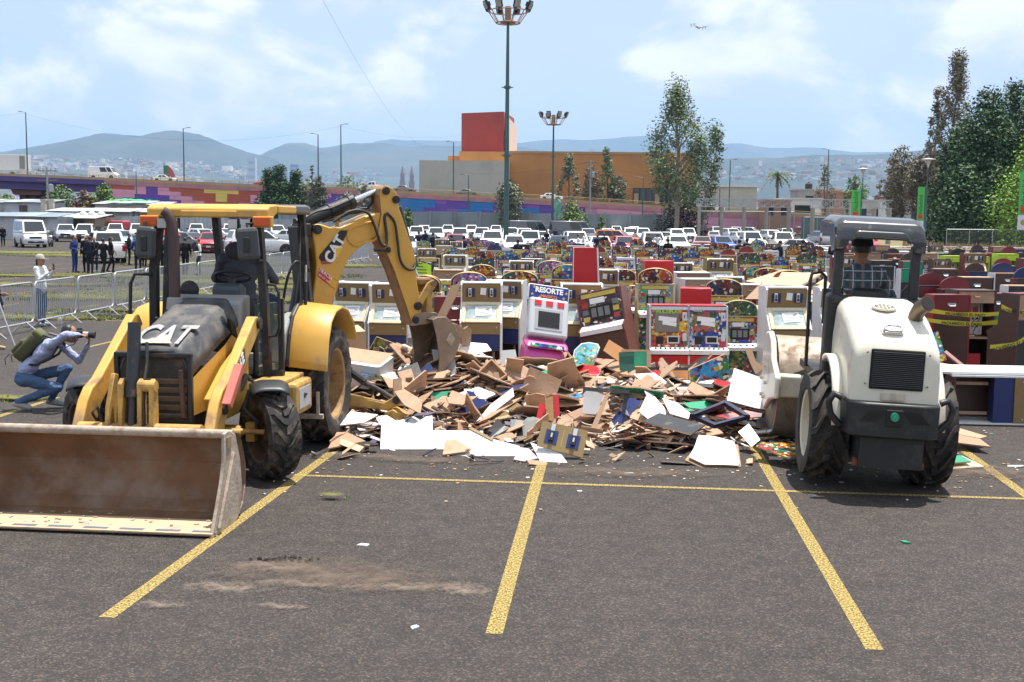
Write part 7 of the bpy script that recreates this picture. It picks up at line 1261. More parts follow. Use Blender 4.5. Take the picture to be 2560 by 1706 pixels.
# ================================================================== backhoe loader
YP=mat('machine_yellow', (.60, .335, .055), .42, var=.08, scale=3, dirt=((.30, .19, .10), .22, 2.2), coat=.15);YPD=mat('machine_yellow_worn', (.50, .30, .07), .6, var=.12, scale=4, dirt=((.20, .11, .06), .50, 5));MBK=mat('machine_black', (.018, .018, .02), .5, var=.2, scale=5, dirt=((.13, .10, .08), .25, 4));HOODM=mat('hood_charcoal', (.050, .054, .062), .5, var=.2, scale=3, dirt=((.17, .15, .13), .42, 3.5));TYR=mat('dusty_tyre', (.028, .026, .025), .9, var=.3, scale=10, dirt=((.17, .13, .10), .42, 7));RIMY=mat('dirty_yellow_rim', (.34, .21, .085), .7, var=.2, dirt=((.16, .09, .05), .4, 6));BKT_O=mat('bucket_steel_dusty', (.40, .33, .265), .8, var=.15, scale=3, dirt=((.24, .17, .12), .45, 8), bump=.3, bscale=30);BKT_I=mat('bucket_inside_rust', (.165, .085, .042), .75, var=.6, scale=2.5, dirt=((.23, .175, .135), .42, 2.2), bump=.25, bscale=40);DUSTT=mat('tan_dust_layer', (.52, .36, .23), .9, var=.15, scale=5, dirt=((.35, .27, .22), .3, 4), bump=.3, bscale=40);GREYP=mat('grey_console', (.27, .28, .275), .6, var=.1, dirt=((.38, .32, .26), .3, 3));ROD=mat('chrome_rod', (.62, .66, .72), .12, 1.0, var=.05);LREDP=mat('faded_red_strut', (.50, .12, .095), .6, var=.12);ORL=mat('orange_lens', (.62, .09, .012), .25);CLRL=mat('work_light', (.5, .5, .48), .15);STK=mat('worn_stick_brown', (.27, .15, .06), .7, var=.4, scale=5, dirt=((.14, .08, .045), .5, 6));TGL=mat('cab_glass', (.10, .13, .125), .05, alpha=.42, spec=.7);HOSE=mat('hydraulic_hose', (.02, .02, .021), .55);DECW=mat('decal_white', (.72, .72, .71), .5, var=.05, dirt=((.35, .3, .25), .22, 9));DECB=mat('decal_black', (.014, .014, .015), .4, var=.3, scale=9);DECR=mat('decal_red', (.45, .03, .035), .5)
BH=empty('backhoe_loader', (-3.41, 11.75, 0), math.atan2(-.9945, -.1045), 'yellow backhoe loader with dusty front bucket and raised boom', 'backhoe')
bpy.context.view_layer.update();BHI=BH.matrix_world.inverted()
def bb(mb, name, mt, par=None, **k):return mb.build(name, mt, par or BH, **k)
def lug_tyre(R, w, n, lugh, lugw, skew, seg=40, split=.0):
 """tyre carcass with raised lugs, axis y"""
 m=MB();h=w/2;m.lathe([(R*.60, -h*.80), (R*.66, -h*.96), (R*.80, -h*1.02), (R*.93, -h*.95), (R-lugh, -h*.80), (R-lugh, h*.80), (R*.93, h*.95), (R*.80, h*1.02), (R*.66, h*.96), (R*.60, h*.80)], seg)
 for i in range(n):
  for s in(-1, 1):
   a0=2*PI*(i+(.5 if s>0 else 0))/n;vs=[];K=4
   for k in range(K+1):
    t=k/K;y=s*(h*(-.08+split)+(h*.98-h*(-.08+split))*t);a=a0+skew*(t-.15*sin(t*2*PI));da=lugw*(.85+.3*t)/R/2;ro=R-.012*t-(0 if t<.9 else.03);ri=R-lugh-(.02 if t<.8 else.07)
    vs+=[((ri)*cos(a-da), y, ri*sin(a-da)), (ro*cos(a-da*.75), y, ro*sin(a-da*.75)), (ro*cos(a+da*.75), y, ro*sin(a+da*.75)), (ri*cos(a+da), y, ri*sin(a+da))]
   fs=[]
   for k in range(K):
    for j in range(3):q=(k*4+j, k*4+j+1, k*4+5+j, k*4+4+j);fs.append(q if s<0 else q[::-1])
   fs+=[(0, 1, 2, 3), (K*4+3, K*4+2, K*4+1, K*4)]
   m.add(vs, fs)
 return m
def machine_wheel(par, loc, R, w, n, lugh, lugw, skew, rim, rz=0., dish=1, tyre=None, split=0.0):
 wo=bpy.data.objects.new('wheel', None);col.objects.link(wo);wo.parent=par;wo.location=loc;wo.rotation_euler=(0, 0, rz)
 lug_tyre(R, w, n, lugh, lugw, skew, split=split).build('tyre', tyre or TYR, wo, smooth=35, fix=True);h=w/2;r=R*.62
 m=MB();m.lathe([(r*1.0, -h*.86), (r*.93, -h*.80), (r*.90, -h*.3), (r*.88, dish*h*.1), (r*.55, dish*h*.25), (r*.30, dish*h*.35), (0, dish*h*.38)], 28);m.lathe([(r*.90, 0), (r*.93, h*.80), (r*1.0, h*.86)], 28);m.lathe([(r*.3, dish*h*.2), (r*.28, dish*h*.55), (0, dish*h*.6)], 16)
 for i in range(8):m.cyl((r*.42*cos(PI*i/4), dish*h*.25, r*.42*sin(PI*i/4)), (r*.42*cos(PI*i/4), dish*h*.42, r*.42*sin(PI*i/4)), .018, n=6)
 m.build('rim', rim, wo, smooth=35);return wo
for s in(-1, 1):
 machine_wheel(BH, (-.0, s*.96, .455), .455, .33, 15, .036, .10, .34*s, mat('grimy_hub', (.085, .055, .035), .8, dirt=((.22, .14, .07), .4, 6)), RAD(42), dish=-.6*1, split=.0);machine_wheel(BH, (-2.05, s*.93, .69), .69, .44, 17, .045, .085, .42*s, RIMY, 0, dish=s*.5)
m=MB();m.box((-.05, 0, .46), (.14, 1.3, .12));m.box((0, 0, .60), (.4, .5, .3));m.cyl((.16, -.75, .50), (.16, .75, .50), .035, n=8);m.cyl((.2, .35, .48), (.16, .72, .49), .05, n=8);bb(m, 'front_axle', YPD, bev=.02)
m=MB();[m.box((-.02, s*.76, .47), (.1, .1, .2))for s in(-1, 1)];m.cyl((.22, .3, .52), (.14, .95, .50), .028, n=8);m.cyl((.22, -.3, .52), (.14, -.95, .50), .028, n=8);bb(m, 'steering_knuckles', YPD, bev=.015)
m=MB();m.box((-1.0, 0, .66), (3.2, .62, .34));m.box((-2.05, 0, .69), (.35, 1.5, .35));m.box((-2.6, 0, .75), (.35, 1.6, .75));m.box((.42, 0, .72), (.28, .7, .3));bb(m, 'chassis', MBK, bev=.02)
for s in(-1, 1): # front mudguards turned with the wheels
 m=MB();Mx=Matrix.Translation((0, s*.96, 0))@Matrix.Rotation(RAD(20), 4, 'Z');m.M=Mx;m.grid(lambda u, v:Vector((.57*sin(-1.0+1.5*u), -.19+.38*v, .45+.56*cos(-1.0+1.5*u)-.05*(abs(v-.5)*2)**4)), 14, 8);o=bb(m, 'front_mudguard', mat('mudguard_black', (.02, .022, .026), .45, var=.2), smooth=50);sd=o.modifiers.new('t', 'SOLIDIFY');sd.thickness=.014;m=MB();m.M=Mx;m.tube([(.1, -s*.2, .93), (.12, -s*.26, .75), (.1, -s*.12, .6)], .02, 6);bb(m, 'mudguard_bracket', MBK)
 # bonnet, grille
m=MB();NX=12
def hood(u, v):
 x=.60-1.36*u;zt=1.345+.42*u**.82;hw=.375+.02*u;t=v*2-1;a=abs(t);y=hw*t*(1 if a<.72 else 1);z=zt-(.0 if a<.55 else.26*((a-.55)/.45)**2.2)+.015*(1-t*t)
 return Vector((x+.04*(1-a)*(1-u), y, z))
m.grid(hood, NX, 24);hd=bb(m, 'bonnet', HOODM, smooth=50, fix=True);sd=hd.modifiers.new('t', 'SOLIDIFY');sd.thickness=.02;sd.offset=-1
for s in(-1, 1):
 m=MB();m.add([(.58, s*.376, 1.085), (.56, s*.376, .72), (.1, s*.376, .72), (-.1, s*.38, .95), (-.76, s*.395, 1.05), (-.76, s*.395, 1.51), (-.3, s*.388, 1.32)], [tuple(range(7))if s<0 else tuple(range(6, -1, -1))]);bb(m, 'side_panel', YP)
 m=MB();[m.box((-.46-.035*k, s*.392, 1.50-.012*k), (.018, .03, .20), (0, .5, 0))for k in range(5)];bb(m, 'bonnet_vent', MBK)
m=MB();m.box((.575, 0, .98), (.04, .70, .62));bb(m, 'grille_mesh', mat('grille_mesh', (.035, .03, .026), .7, var=.6, scale=90, dirt=((.16, .10, .06), .3, 5)))
m=MB();[m.box((.60, s*.365, .99), (.07, .05, .68), bev=.015)for s in(-1, 1)];m.box((.60, 0, 1.315), (.07, .78, .055), bev=.015);m.box((.60, 0, .67), (.07, .78, .04), bev=.01);bb(m, 'grille_frame', MBK)
for k in range(5):m=MB();m.box((.607, .02, .72+.085*k), (.02, .64, .05), (0, .5, 0));bb(m, 'grille_louvre', mat('dusty_louvre', (.15, .115, .085), .8, var=.35, scale=8, dirt=((.05, .04, .035), .3, 6)))
m=MB();m.box((.66, .31, .95), (.05, .035, .46), (.05, 0, 0));bb(m, 'rusty_bracket', mat('rust_brown', (.10, .05, .035), .8, var=.4, scale=8))
Mt=frame(hood(.20, .5)+Vector((0, .02, .010)), (0, 1, 0), hood(.36, .5)-hood(.04, .5));m=MB();text_mb(m, 'CAT', .60, Mt, ext=.003, bold=.016, sx=.46);bb(m, 'bonnet_lettering', mat('faded_letter', (.34, .34, .335), .6, dirt=((.10, .10, .10), .3, 9)), hd)
m=MB();m.prism([(-.15, -.20), (.15, -.20), (0, -.02)], 'z', .004, .008, M=Mt);bb(m, 'bonnet_triangle', mat('decal_worn_cream', (.62, .55, .38), .6, dirt=((.12, .1, .09), .35, 14)), hd)
m=MB();m.tube([(-.62, -.27, 1.66), (-.62, -.27, 2.42), (-.62, -.285, 2.58), (-.60, -.33, 2.68), (-.58, -.37, 2.71)], [.060, .058, .056, .053, .049], 16);bb(m, 'exhaust_stack', mat('stack_brown', (.085, .055, .048), .55, .3, var=.3, scale=4), smooth=50);m=MB();m.lathe([(.061, 1.66), (.09, 1.66), (.08, 1.78), (.061, 1.79)], 16, axis='z', M=Matrix.Translation((-.62, -.27, 0)));bb(m, 'stack_collar', GREYP)
# loader arms
arm=[(-.56, 1.50), (-.47, 1.61), (-.36, 1.62), (.46, 1.06), (.64, .99), (.76, .88), (.92, .60), (1.16, .30), (1.22, .18), (1.10, .13), (.90, .34), (.62, .58), (.46, .80), (-.45, 1.44)]
for s in(-1, 1):
 m=MB();m.prism(arm, 'y', s*.60, s*.705);ao=bb(m, 'loader_arm', mat('arm_yellow', (.55, .32, .065), .5, var=.12, scale=4, dirt=((.26, .16, .09), .38, 4)), bev=.015)
 for x, z, r in((-.44, 1.545, .062), (1.14, .22, .055), (.62, .80, .05)):m=MB();m.cyl((x, s*.69, z), (x, s*.735, z), r, n=16);bb(m, 'pin', MBK, ao)
 m=MB();m.prism([(-.05, 1.12), (.42, .86), (.30, .62), (-.2, .62), (-.55, .8), (-.55, 1.30)], 'y', s*.42, s*.56);bb(m, 'loader_tower', YP, bev=.015)
 m=MB();m.cyl((-.42, s*.50, .92), (.2, s*.5, .80), .05, n=10);bb(m, 'lift_cylinder', MBK)
m=MB();m.prism([(.02, 1.33), (.36, 1.10), (.33, 1.0), (-.02, 1.19)], 'y', .706, .711);dc=bb(m, 'model_decal', DECB);m=MB();text_mb(m, '416E', .15, frame((.175, .714, 1.155), (-.82, 0, .57), (.4, 0, .92)), ext=.003, bold=.005, shear=.15);bb(m, 'decal_lettering', DECW, dc)
d=Vector((.36, 0, -.33)).normalized();Ms=frame((.55, .775, 1.02), d, (0, 1, 0));m=MB();m.box((0, 0, .035), (.50, .085, .012), M=Ms);[m.box((0, s*.038, 0), (.50, .012, .07), M=Ms)for s in(-1, 1)];bb(m, 'safety_strut', LREDP, bev=.004)
m=MB();m.cyl((.93, -.60, .62), (.93, .60, .62), .082, n=20);bb(m, 'cross_tube', YPD, smooth=40)
for y in(-.30, -.17, .02, .135):
 m=MB();m.prism([(.88, .50), (1.02, .50), (1.00, .80), (.99, 1.08), (.93, 1.13), (.87, 1.08), (.86, .8)]if y>-.2 else[(.86, .50), (1.02, .50), (.98, .85), (.84, 1.16), (.76, 1.14), (.80, .85)], 'y', y-.022, y+.022);bb(m, 'bell_crank_plate', YPD, bev=.008)
m=MB();m.cyl((.94, .0, 1.06), (.94, .17, 1.06), .055, n=16);bb(m, 'crank_pin', YPD)
m=MB();m.cyl((.78, -.10, 1.64), (.90, -.08, .98), .062, n=16);m.cyl((.88, -.08, 1.06), (.90, -.08, .94), .082, n=16);m.cyl((.90, -.08, .95), (.95, -.08, .55), .05, n=12);bb(m, 'tilt_cylinder', mat('scratched_black', (.018, .02, .026), .4, var=.2, dirt=((.25, .12, .07), .15, 9)), smooth=40)
m=MB();m.tube([(.74, .0, 1.45), (.82, .03, 1.25), (.90, .04, 1.12), (.96, .05, .9), (.98, .06, .6)], .016, 6);m.tube([(.95, -.42, .72), (1.0, -.44, .80), (.98, -.40, .86), (.92, -.38, .70), (.9, -.36, .55)], .015, 6);bb(m, 'loader_hoses', HOSE)
# front bucket
bp_=[(2.25, .012), (1.80, .010), (1.60, .03), (1.47, .12), (1.40, .26), (1.39, .45), (1.44, .58), (1.50, .69), (1.58, .755), (1.70, .785)];bi_=[(2.25, .030), (1.80, .032), (1.62, .052), (1.495, .135), (1.425, .27), (1.415, .45), (1.462, .57), (1.52, .672), (1.59, .73), (1.70, .76)]
bk=bpy.data.objects.new('front_bucket', None);col.objects.link(bk);bk.parent=BH
m=MB();k=len(bp_);HWB=1.18
for i in range(k-1):
 a, b=bp_[i], bp_[i+1];m.add([(a[0], -HWB, a[1]), (b[0], -HWB, b[1]), (b[0], HWB, b[1]), (a[0], HWB, a[1])], [(0, 1, 2, 3)], 0);a, b=bi_[i], bi_[i+1];m.add([(a[0], -HWB, a[1]), (b[0], -HWB, b[1]), (b[0], HWB, b[1]), (a[0], HWB, a[1])], [(3, 2, 1, 0)], 1 if i>0 else 2)
m.add([(2.25, -HWB, .012), (2.25, HWB, .012), (2.25, HWB, .030), (2.25, -HWB, .030)], [(0, 1, 2, 3)], 0);m.build('bucket_shell', [BKT_O, BKT_I, DUSTT], bk, smooth=30)
m=MB();m.tube([(1.705, -HWB, .772), (1.705, HWB, .772)], .040, 12);m.build('top_lip', BKT_O, bk, smooth=50)
m=MB();m.box((2.20, 0, .036), (.16, HWB*2+.02, .012));m.build('cutting_edge', DUSTT, bk);m=MB();[m.box((2.215, -1.1+.315*i, .0435), (.05, .21, .003))for i in range(8)];m.build('worn_edge_marks', mat('bare_steel', (.20, .24, .28), .45, .5), bk)
ck=[(2.27, .0), (2.22, .10), (2.03, .42), (1.96, .60), (1.95, .82), (1.84, .83), (1.68, .77), (1.57, .53), (1.53, .30), (1.58, .06), (1.70, .0)]
for s in(-1, 1):
 m=MB();m.prism(ck, 'y', s*1.165, s*1.195);m.build('cheek_plate', BKT_O, bk, bev=.006);m=MB();m.prism([(2.17, .06), (2.12, .05), (1.76, .62), (1.80, .64)], 'y', s*1.196, s*1.225);m.build('cheek_rib', BKT_O, bk, bev=.005)
m=MB();m.box((1.86, 1.199, .73), (.10, .008, .10));m.build('maker_plate', mat('plate_bronze', (.30, .20, .12), .6, .3), bk)
m=MB();sr=random.Random(8)
for _ in range(70):x=sr.uniform(1.6, 2.2);m.ell((x, sr.uniform(-1.15, 1.15), .034+.004), (sr.uniform(.006, .03), sr.uniform(.006, .03), sr.uniform(.003, .010)), 6, 4)
q=m.build('dirt_clods', BKT_O, bk);q['kind']='stuff'
# canopy
m=MB();m.prism([(-.70, 2.64), (-.70, 2.735), (-.78, 2.775), (-1.05, 2.79), (-1.05, 2.70), (-.9, 2.64)], 'y', -.60, .74);vz=bb(m, 'roof_visor', YP, bev=.018)
for y in(-.1, .28):m=MB();m.cyl((-.69, y, 2.69), (-.705, y, 2.69), .02, n=10);bb(m, 'visor_bolt', MBK, vz)
m=MB();m.box((-.698, .09, 2.68), (.03, .62, .07), bev=.012);bb(m, 'visor_recess', YP, vz)
m=MB();m.box((-1.36, .735, 2.735), (.66, .05, .085), bev=.015);m.box((-1.36, -.615, 2.735), (.66, .05, .085), bev=.015);bb(m, 'roof_side_trim', YP)
m=MB();m.prism([(-1.06, 2.71), (-1.06, 2.785), (-2.2, 2.80), (-2.36, 2.77), (-2.36, 2.68)], 'y', -.62, .74);bb(m, 'roof_panel', mat('roof_grey', (.12, .125, .13), .4, var=.2), bev=.025)
for s, y in((-1, -.565), (1, .68)):
 m=MB();m.box((-.72, y, 2.60), (.09, .21, .12), bev=.012);bb(m, 'indicator_housing', YP);m=MB();m.box((-.675, y, 2.60), (.03, .18, .10), bev=.01);bb(m, 'indicator_lens', ORL)
for y in(-.42, -.30, .36, .50):m=MB();m.box((-.72, y, 2.575), (.08, .11, .12), bev=.012, mi=0);m.box((-.675, y, 2.575), (.014, .095, .10), mi=1);bb(m, 'work_light', [MBK, CLRL])
posts=[[(-.80, .60, 2.66), (-.86, .64, 1.7), (-.90, .66, .70)], [(-.84, -.50, 2.66), (-.92, -.62, 2.1), (-.98, -.66, 1.05)], [(-2.28, .64, 2.72), (-2.26, .70, 1.9), (-2.22, .80, 1.10)], [(-2.28, -.42, 2.72), (-2.24, -.34, 1.95), (-2.2, -.30, 1.2)], [(-1.35, -.62, 2.70), (-1.3, -.64, 1.9), (-1.25, -.66, 1.1)]]
for i, ps in enumerate(posts):
 m=MB()
 for a, b in zip(ps, ps[1:]):
  wd=.05 if i!=4 else.035;m.hexa([(a[0]-wd, a[1]-wd*.8, a[2]), (a[0]+wd, a[1]-wd*.8, a[2]), (a[0]+wd, a[1]+wd*.8, a[2]), (a[0]-wd, a[1]+wd*.8, a[2])], [(b[0]-wd, b[1]-wd*.8, b[2]), (b[0]+wd, b[1]-wd*.8, b[2]), (b[0]+wd, b[1]+wd*.8, b[2]), (b[0]-wd, b[1]+wd*.8, b[2])])
 bb(m, 'cab_post', MBK, fix=True)
for a, b, c in(((-.82, -.5, 2.62), (-.85, -.42, 2.66), (-.80, -.52, 2.4)), ((-.82, .6, 2.62), (-.84, .5, 2.66), (-.82, .6, 2.42))):m=MB();m.add([a, b, c, (a[0]-.04, a[1], a[2])], [(0, 1, 2), (0, 2, 3)]);bb(m, 'gusset', MBK)
for s, y, x in((1, .56, -.58), (-1, -.57, -.60)):
 m=MB();m.box((0, 0, 0), (.09, .23, .34), bev=.04, M=Matrix.Translation((x, y, 2.37))@Matrix.Rotation(.25*s, 4, 'Z')@Matrix.Rotation(.08*s, 4, 'X'));mr=bb(m, 'mirror', mat('mirror_grey', (.055, .06, .065), .5, var=.15));m=MB();m.tube([(x-.03, y+.1*s, 2.20), (x-.1, y+.12*s, 2.19), (-.85, .62*s, 2.19)], .013, 6);m.tube([(x, y, 2.5), (x-.02, y-.02, 2.58), (x-.15, y+.05*s, 2.58), (-.85, .60*s, 2.56)], .013, 6);m.box((x+.055, y, 2.36), (.02, .07, .16), bev=.01);bb(m, 'mirror_arm', MBK, mr)
rail=lambda pts, nm, r=.016:bb(MB().tube(pts, r, 8), nm, MBK)
rail([(-.86, .66, 1.93), (-.85, .76, 1.92), (-.85, .80, 1.84), (-.86, .80, 1.45), (-.87, .76, 1.37), (-.88, .67, 1.36)], 'grab_rail');rail([(-.86, -.63, 2.02), (-.82, -.80, 2.02), (-.80, -.84, 1.92), (-.80, -.86, 1.42), (-.82, -.80, 1.34), (-.9, -.66, 1.30)], 'grab_rail', .02);rail([(-1.28, -.55, 1.95), (-1.24, -.52, 2.02), (-1.2, -.5, 1.98), (-1.1, -.66, 1.25)], 'grab_rail', .02);rail([(-2.1, .78, 2.02), (-2.05, .76, 2.08), (-1.9, .80, 1.9), (-1.85, .80, 1.3)], 'grab_rail', .02);rail([(-2.25, .64, 2.66), (-2.0, .70, 2.2), (-1.75, .78, 1.5)], 'strut', .01)
m=MB();m.box((-.93, .64, 1.33), (.05, .34, .78), (0, 0, 1.18));dg_=bb(m, 'door_glass', TGL);m=MB();[m.box((-.95+q[0], .655+q[1], q[2]), q[3], (0, 0, 0), bev=.01)for q in((0, .14, 1.30, (.06, .06, .95)), (.03, -.14, 1.30, (.06, .05, .95)), (.02, 0, .88, (.08, .34, .22)))];bb(m, 'door_frame', MBK)
m=MB();m.prism([(-.72, 1.50), (-.74, 1.74), (-.86, 1.80), (-1.05, 1.80), (-1.05, 1.2), (-.78, 1.2)], 'y', -.40, .42);bb(m, 'dash_console', GREYP, bev=.03);m=MB();m.prism([(-1.0, 1.65), (-.98, 1.88), (-1.05, 1.93), (-1.22, 1.88), (-1.25, 1.5), (-1.05, 1.5)], 'y', .0, .32);bb(m, 'steering_console', mat('dark_blue_grey', (.06, .075, .09), .5), bev=.03);m=MB();m.tube([(-1.2+.06*sin(t), .17+.20*cos(t), 1.99+.06*sin(t))for t in[2*PI*i/24 for i in range(24)]], .018, 8, closed=True);m.cyl((-1.2, .17, 1.98), (-1.12, .17, 1.85), .04, n=8);[m.cyl((-1.2, .17, 1.98), (-1.2+.06*sin(t), .17+.2*cos(t), 1.99+.06*sin(t)), .012, n=5)for t in(.5, 2.6, 4.7)];bb(m, 'steering_wheel', MBK, smooth=60)
m=MB();m.lathe([(0, 0), (.09, 0), (.11, .04), (.08, .08), (0, .09)], 16, axis='x', M=Matrix.Translation((-1.05, -.26, 1.84)));bb(m, 'air_filter', MBK, smooth=50)
m=MB();m.box((-1.62, .12, 1.42), (.45, .50, .16), bev=.05);m.box((-1.38, .12, 1.58), (.12, .46, .34), bev=.05);bb(m, 'operator_seat', MBK, smooth=60)
m=MB();m.box((-1.55, 0, .98), (1.3, 1.24, .08));bb(m, 'cab_floor', mat('floor_dusty', (.32, .27, .21), .85, dirt=((.15, .12, .1), .4, 5)));m=MB();m.prism([(-1.25, 1.02), (-1.32, 1.35), (-1.55, 1.52), (-1.9, 1.55), (-1.9, 1.02)], 'y', .56, .72);bb(m, 'side_console', GREYP, bev=.03);m=MB();m.box((-1.42, .62, 1.505), (.2, .09, .01), (0, -.6, .2));bb(m, 'lime_rag', mat('lime_cloth', (.45, .6, .08), .9))
# rear fenders
fp=[(-1.33, .97), (-1.34, 1.06), (-1.42, 1.32), (-1.55, 1.52), (-1.76, 1.63), (-2.05, 1.66), (-2.35, 1.60), (-2.62, 1.44), (-2.80, 1.20)]
for s in(-1, 1):
 m=MB();y0, y1=.74, 1.20
 for(a, b), (c, d)in zip(fp, fp[1:]):m.add([(a, s*y0, b), (c, s*y0, d), (c, s*y1, d-.045), (a, s*y1, b-.045)], [(0, 1, 2, 3)if s<0 else(3, 2, 1, 0)])
 fo_=bb(m, 'rear_fender', YP, smooth=50, fix=True);sd=fo_.modifiers.new('t', 'SOLIDIFY');sd.thickness=.035;sd.offset=-1;bv=fo_.modifiers.new('b', 'BEVEL');bv.width=.015;bv.segments=2;bv.limit_method='ANGLE';bv.angle_limit=RAD(60)
 m=MB();m.prism(fp+[(-2.8, 1.0), (-2.5, 1.3), (-2.05, 1.42), (-1.62, 1.3)], 'y', s*.70, s*.738);bb(m, 'fender_inner', MBK);m=MB();m.tube([(a+.01, s*.745, b+.01)for a, b in fp], .02, 6);bb(m, 'fender_trim', MBK)
m=MB();m.box((-.95, .84, .70), (.62, .42, .36), bev=.04);m.box((-.90, .78, .90), (.75, .34, .05), bev=.015);bx_=bb(m, 'step_box', YPD);m=MB();m.box((-.94, 1.053, .70), (.42, .008, .22));bb(m, 'maker_label', mat('label_grey', (.42, .43, .44), .5), bx_);m=MB();m.cyl((-.92, 1.058, .72), (-.92, 1.064, .72), .03, n=12);m.box((-.99, 1.061, .72), (.05, .004, .02));bb(m, 'label_mark', DECB, bx_);m=MB();m.box((-1.30, .96, .42), (.06, .40, .05));m.box((-1.30, 1.1, .55), (.03, .03, .3));bb(m, 'step', BKT_O)
m=MB();m.box((-.9, -.80, .72), (.7, .36, .40), bev=.04);bb(m, 'tank_box', YPD);m=MB();m.box((-.65, .4, .82), (.5, .3, .14), bev=.02);m.tube([(-.3, .55, .85), (-.35, .6, 1.0), (-.5, .58, .95)], .03, 6);bb(m, 'valve_block', mat('greasy_metal', (.14, .12, .10), .6, .4))
# stabiliser leg on the ground
m=MB();m.prism([(.75, .50), (1.05, .47), (1.55, .37), (1.68, .45), (1.76, .46), (1.76, .36), (1.6, .27), (1.0, .33), (.75, .34)], 'x', -2.80, -2.68);so_=bb(m, 'stabiliser_arm', YPD, bev=.012);m=MB();m.cyl((-2.82, 1.71, .41), (-2.66, 1.71, .41), .05, n=14);bb(m, 'pin', MBK, so_);m=MB();m.prism([(1.55, .12), (1.95, .10), (2.0, .14), (1.80, .24), (1.68, .30), (1.58, .26)], 'x', -2.88, -2.6);bb(m, 'stabiliser_pad', YPD, bev=.01);m=MB();m.cyl((-2.74, .6, 1.1), (-2.74, 1.3, .62), .055, n=10);m.cyl((-2.74, 1.3, .62), (-2.74, 1.66, .42), .03, n=10);bb(m, 'stabiliser_cylinder', MBK)
# boom, swung to the machine's left
SW=BHI@frame((-3.1, 14.68, 0), (cos(RAD(35)), sin(RAD(35)), 0), (-sin(RAD(35)), cos(RAD(35)), 0))
def sw(mb=None):q=MB();q.M=SW;return q
def swp(poly, y0, y1, name, mt, par=None, bev=.012, **k):m=sw();m.prism(poly, 'y', y0, y1);return bb(m, name, mt, par, bev=bev, **k)
bo_=swp([(.56, 2.50), (.60, 2.57), (.68, 2.57), (.81, 2.53), (.95, 2.53), (1.21, 2.63), (1.36, 2.69), (1.60, 2.74), (1.70, 2.67), (1.68, 2.60), (1.46, 2.40), (1.32, 2.32), (1.17, 2.22), (1.06, 2.09), (.97, 1.94), (.91, 1.74), (.80, 1.43), (.62, .95), (.25, .95), (.40, 1.2), (.55, 1.6), (.60, 1.9), (.61, 2.08), (.59, 2.28)], -.14, .14, 'boom', YP, bev=.018)
for x, z, r in((.62, 2.50, .062), (1.64, 2.24, .04)):m=sw();m.cyl((x, -.17, z), (x, .17, z), r, n=16);m.cyl((x, -.185, z), (x, -.16, z), r*.6, n=12);bb(m, 'pin', MBK, bo_)
pl=[(1.20+.13*cos(t)*1.15, 2.42+.13*sin(t))for t in[2*PI*i/18 for i in range(18)]];pl=[(x+(.16 if x>1.22 else 0)*(1 if z>2.3 else.5), z+(.05 if x>1.22 else 0))for x, z in pl];m=sw();m.tube([(x, -.145, z)for x, z in pl], .018, 6, closed=True);bb(m, 'cast_ring', YP, bo_, smooth=60)
dq=swp([(.64, 2.14), (.70, 2.06), (.82, 2.07), (1.04, 2.44), (1.05, 2.49), (.95, 2.49), (.66, 2.18)], -.146, -.141, 'boom_decal', DECB, bo_, bev=None);m=sw();m.prism([(.66, 2.095), (.69, 2.055), (.815, 2.06), (.835, 2.10)], 'y', -.150, -.1465);bb(m, 'decal_red_stripe', mat('decal_dull_red', (.30, .06, .05), .5), dq)
Mt=SW@frame((.865, -.152, 2.245), (.52, 0, .85), (-.85, 0, .52));m=MB();text_mb(m, 'CAT', .20, Mt, ext=.002, bold=.008, sx=.95);bb(m, 'boom_lettering', DECW, dq);m=MB();m.prism([(-.085, -.085), (.085, -.085), (.01, .0)], 'z', .0005, .003, M=Mt);bb(m, 'boom_triangle', mat('decal_yellow', (.68, .45, .04), .5), dq)
tq=swp([(.655, 2.01), (.91, 1.825), (.875, 1.725), (.62, 1.905)], -.147, -.141, 'dealer_sticker', DECR, bo_, bev=None);m=sw();m.prism([(.80, 1.90), (.905, 1.822), (.872, 1.728), (.775, 1.80)], 'y', -.1495, -.1475);bb(m, 'sticker_yellow', mat('sticker_yellow', (.66, .36, .03), .5), tq);dv=Vector((.25, 0, -.18)).normalized();m=MB();text_mb(m, 'TRACSA', .062, SW@frame((.735, -.1485, 1.925), dv, (.58, 0, .81)), ext=.0015, bold=.001);text_mb(m, '800 277 2683', .036, SW@frame((.715, -.1485, 1.868), dv, (.58, 0, .81)), ext=.0015);bb(m, 'sticker_lettering', DECW, tq)
st_=[(1.53, 3.04), (1.60, 3.09), (1.71, 3.05), (1.80, 2.95), (1.80, 2.81), (1.86, 2.66), (2.06, 2.13), (2.09, 1.76), (2.15, 1.50), (2.14, 1.27), (2.02, 1.20), (1.92, 1.47), (1.74, 1.94), (1.58, 2.27), (1.48, 2.42), (1.54, 2.71), (1.51, 2.96)]
m=sw();m.prism(st_, 'y', -.17, .12);so2=bb(m, 'stick', [YP, STK]);me=so2 .data;me.materials.append(STK)
eax=SW.to_3x3()@Vector((1, 0, 0))
for f in me.polygons:
 if f.normal.dot(eax)<-.55:f.material_index=1
bv=so2 .modifiers.new('b', 'BEVEL');bv.width=.012;bv.segments=2
for x, z, r in((1.60, 3.01, .05), (1.75, 2.90, .05), (2.09, 1.47, .055), (1.63, 2.23, .035), (2.05, 1.28, .05)):m=sw();m.cyl((x, -.205, z), (x, .16, z), r, n=16);m.cyl((x, -.215, z), (x, -.2, z), r*.55, n=10);bb(m, 'pin', MBK, so2)
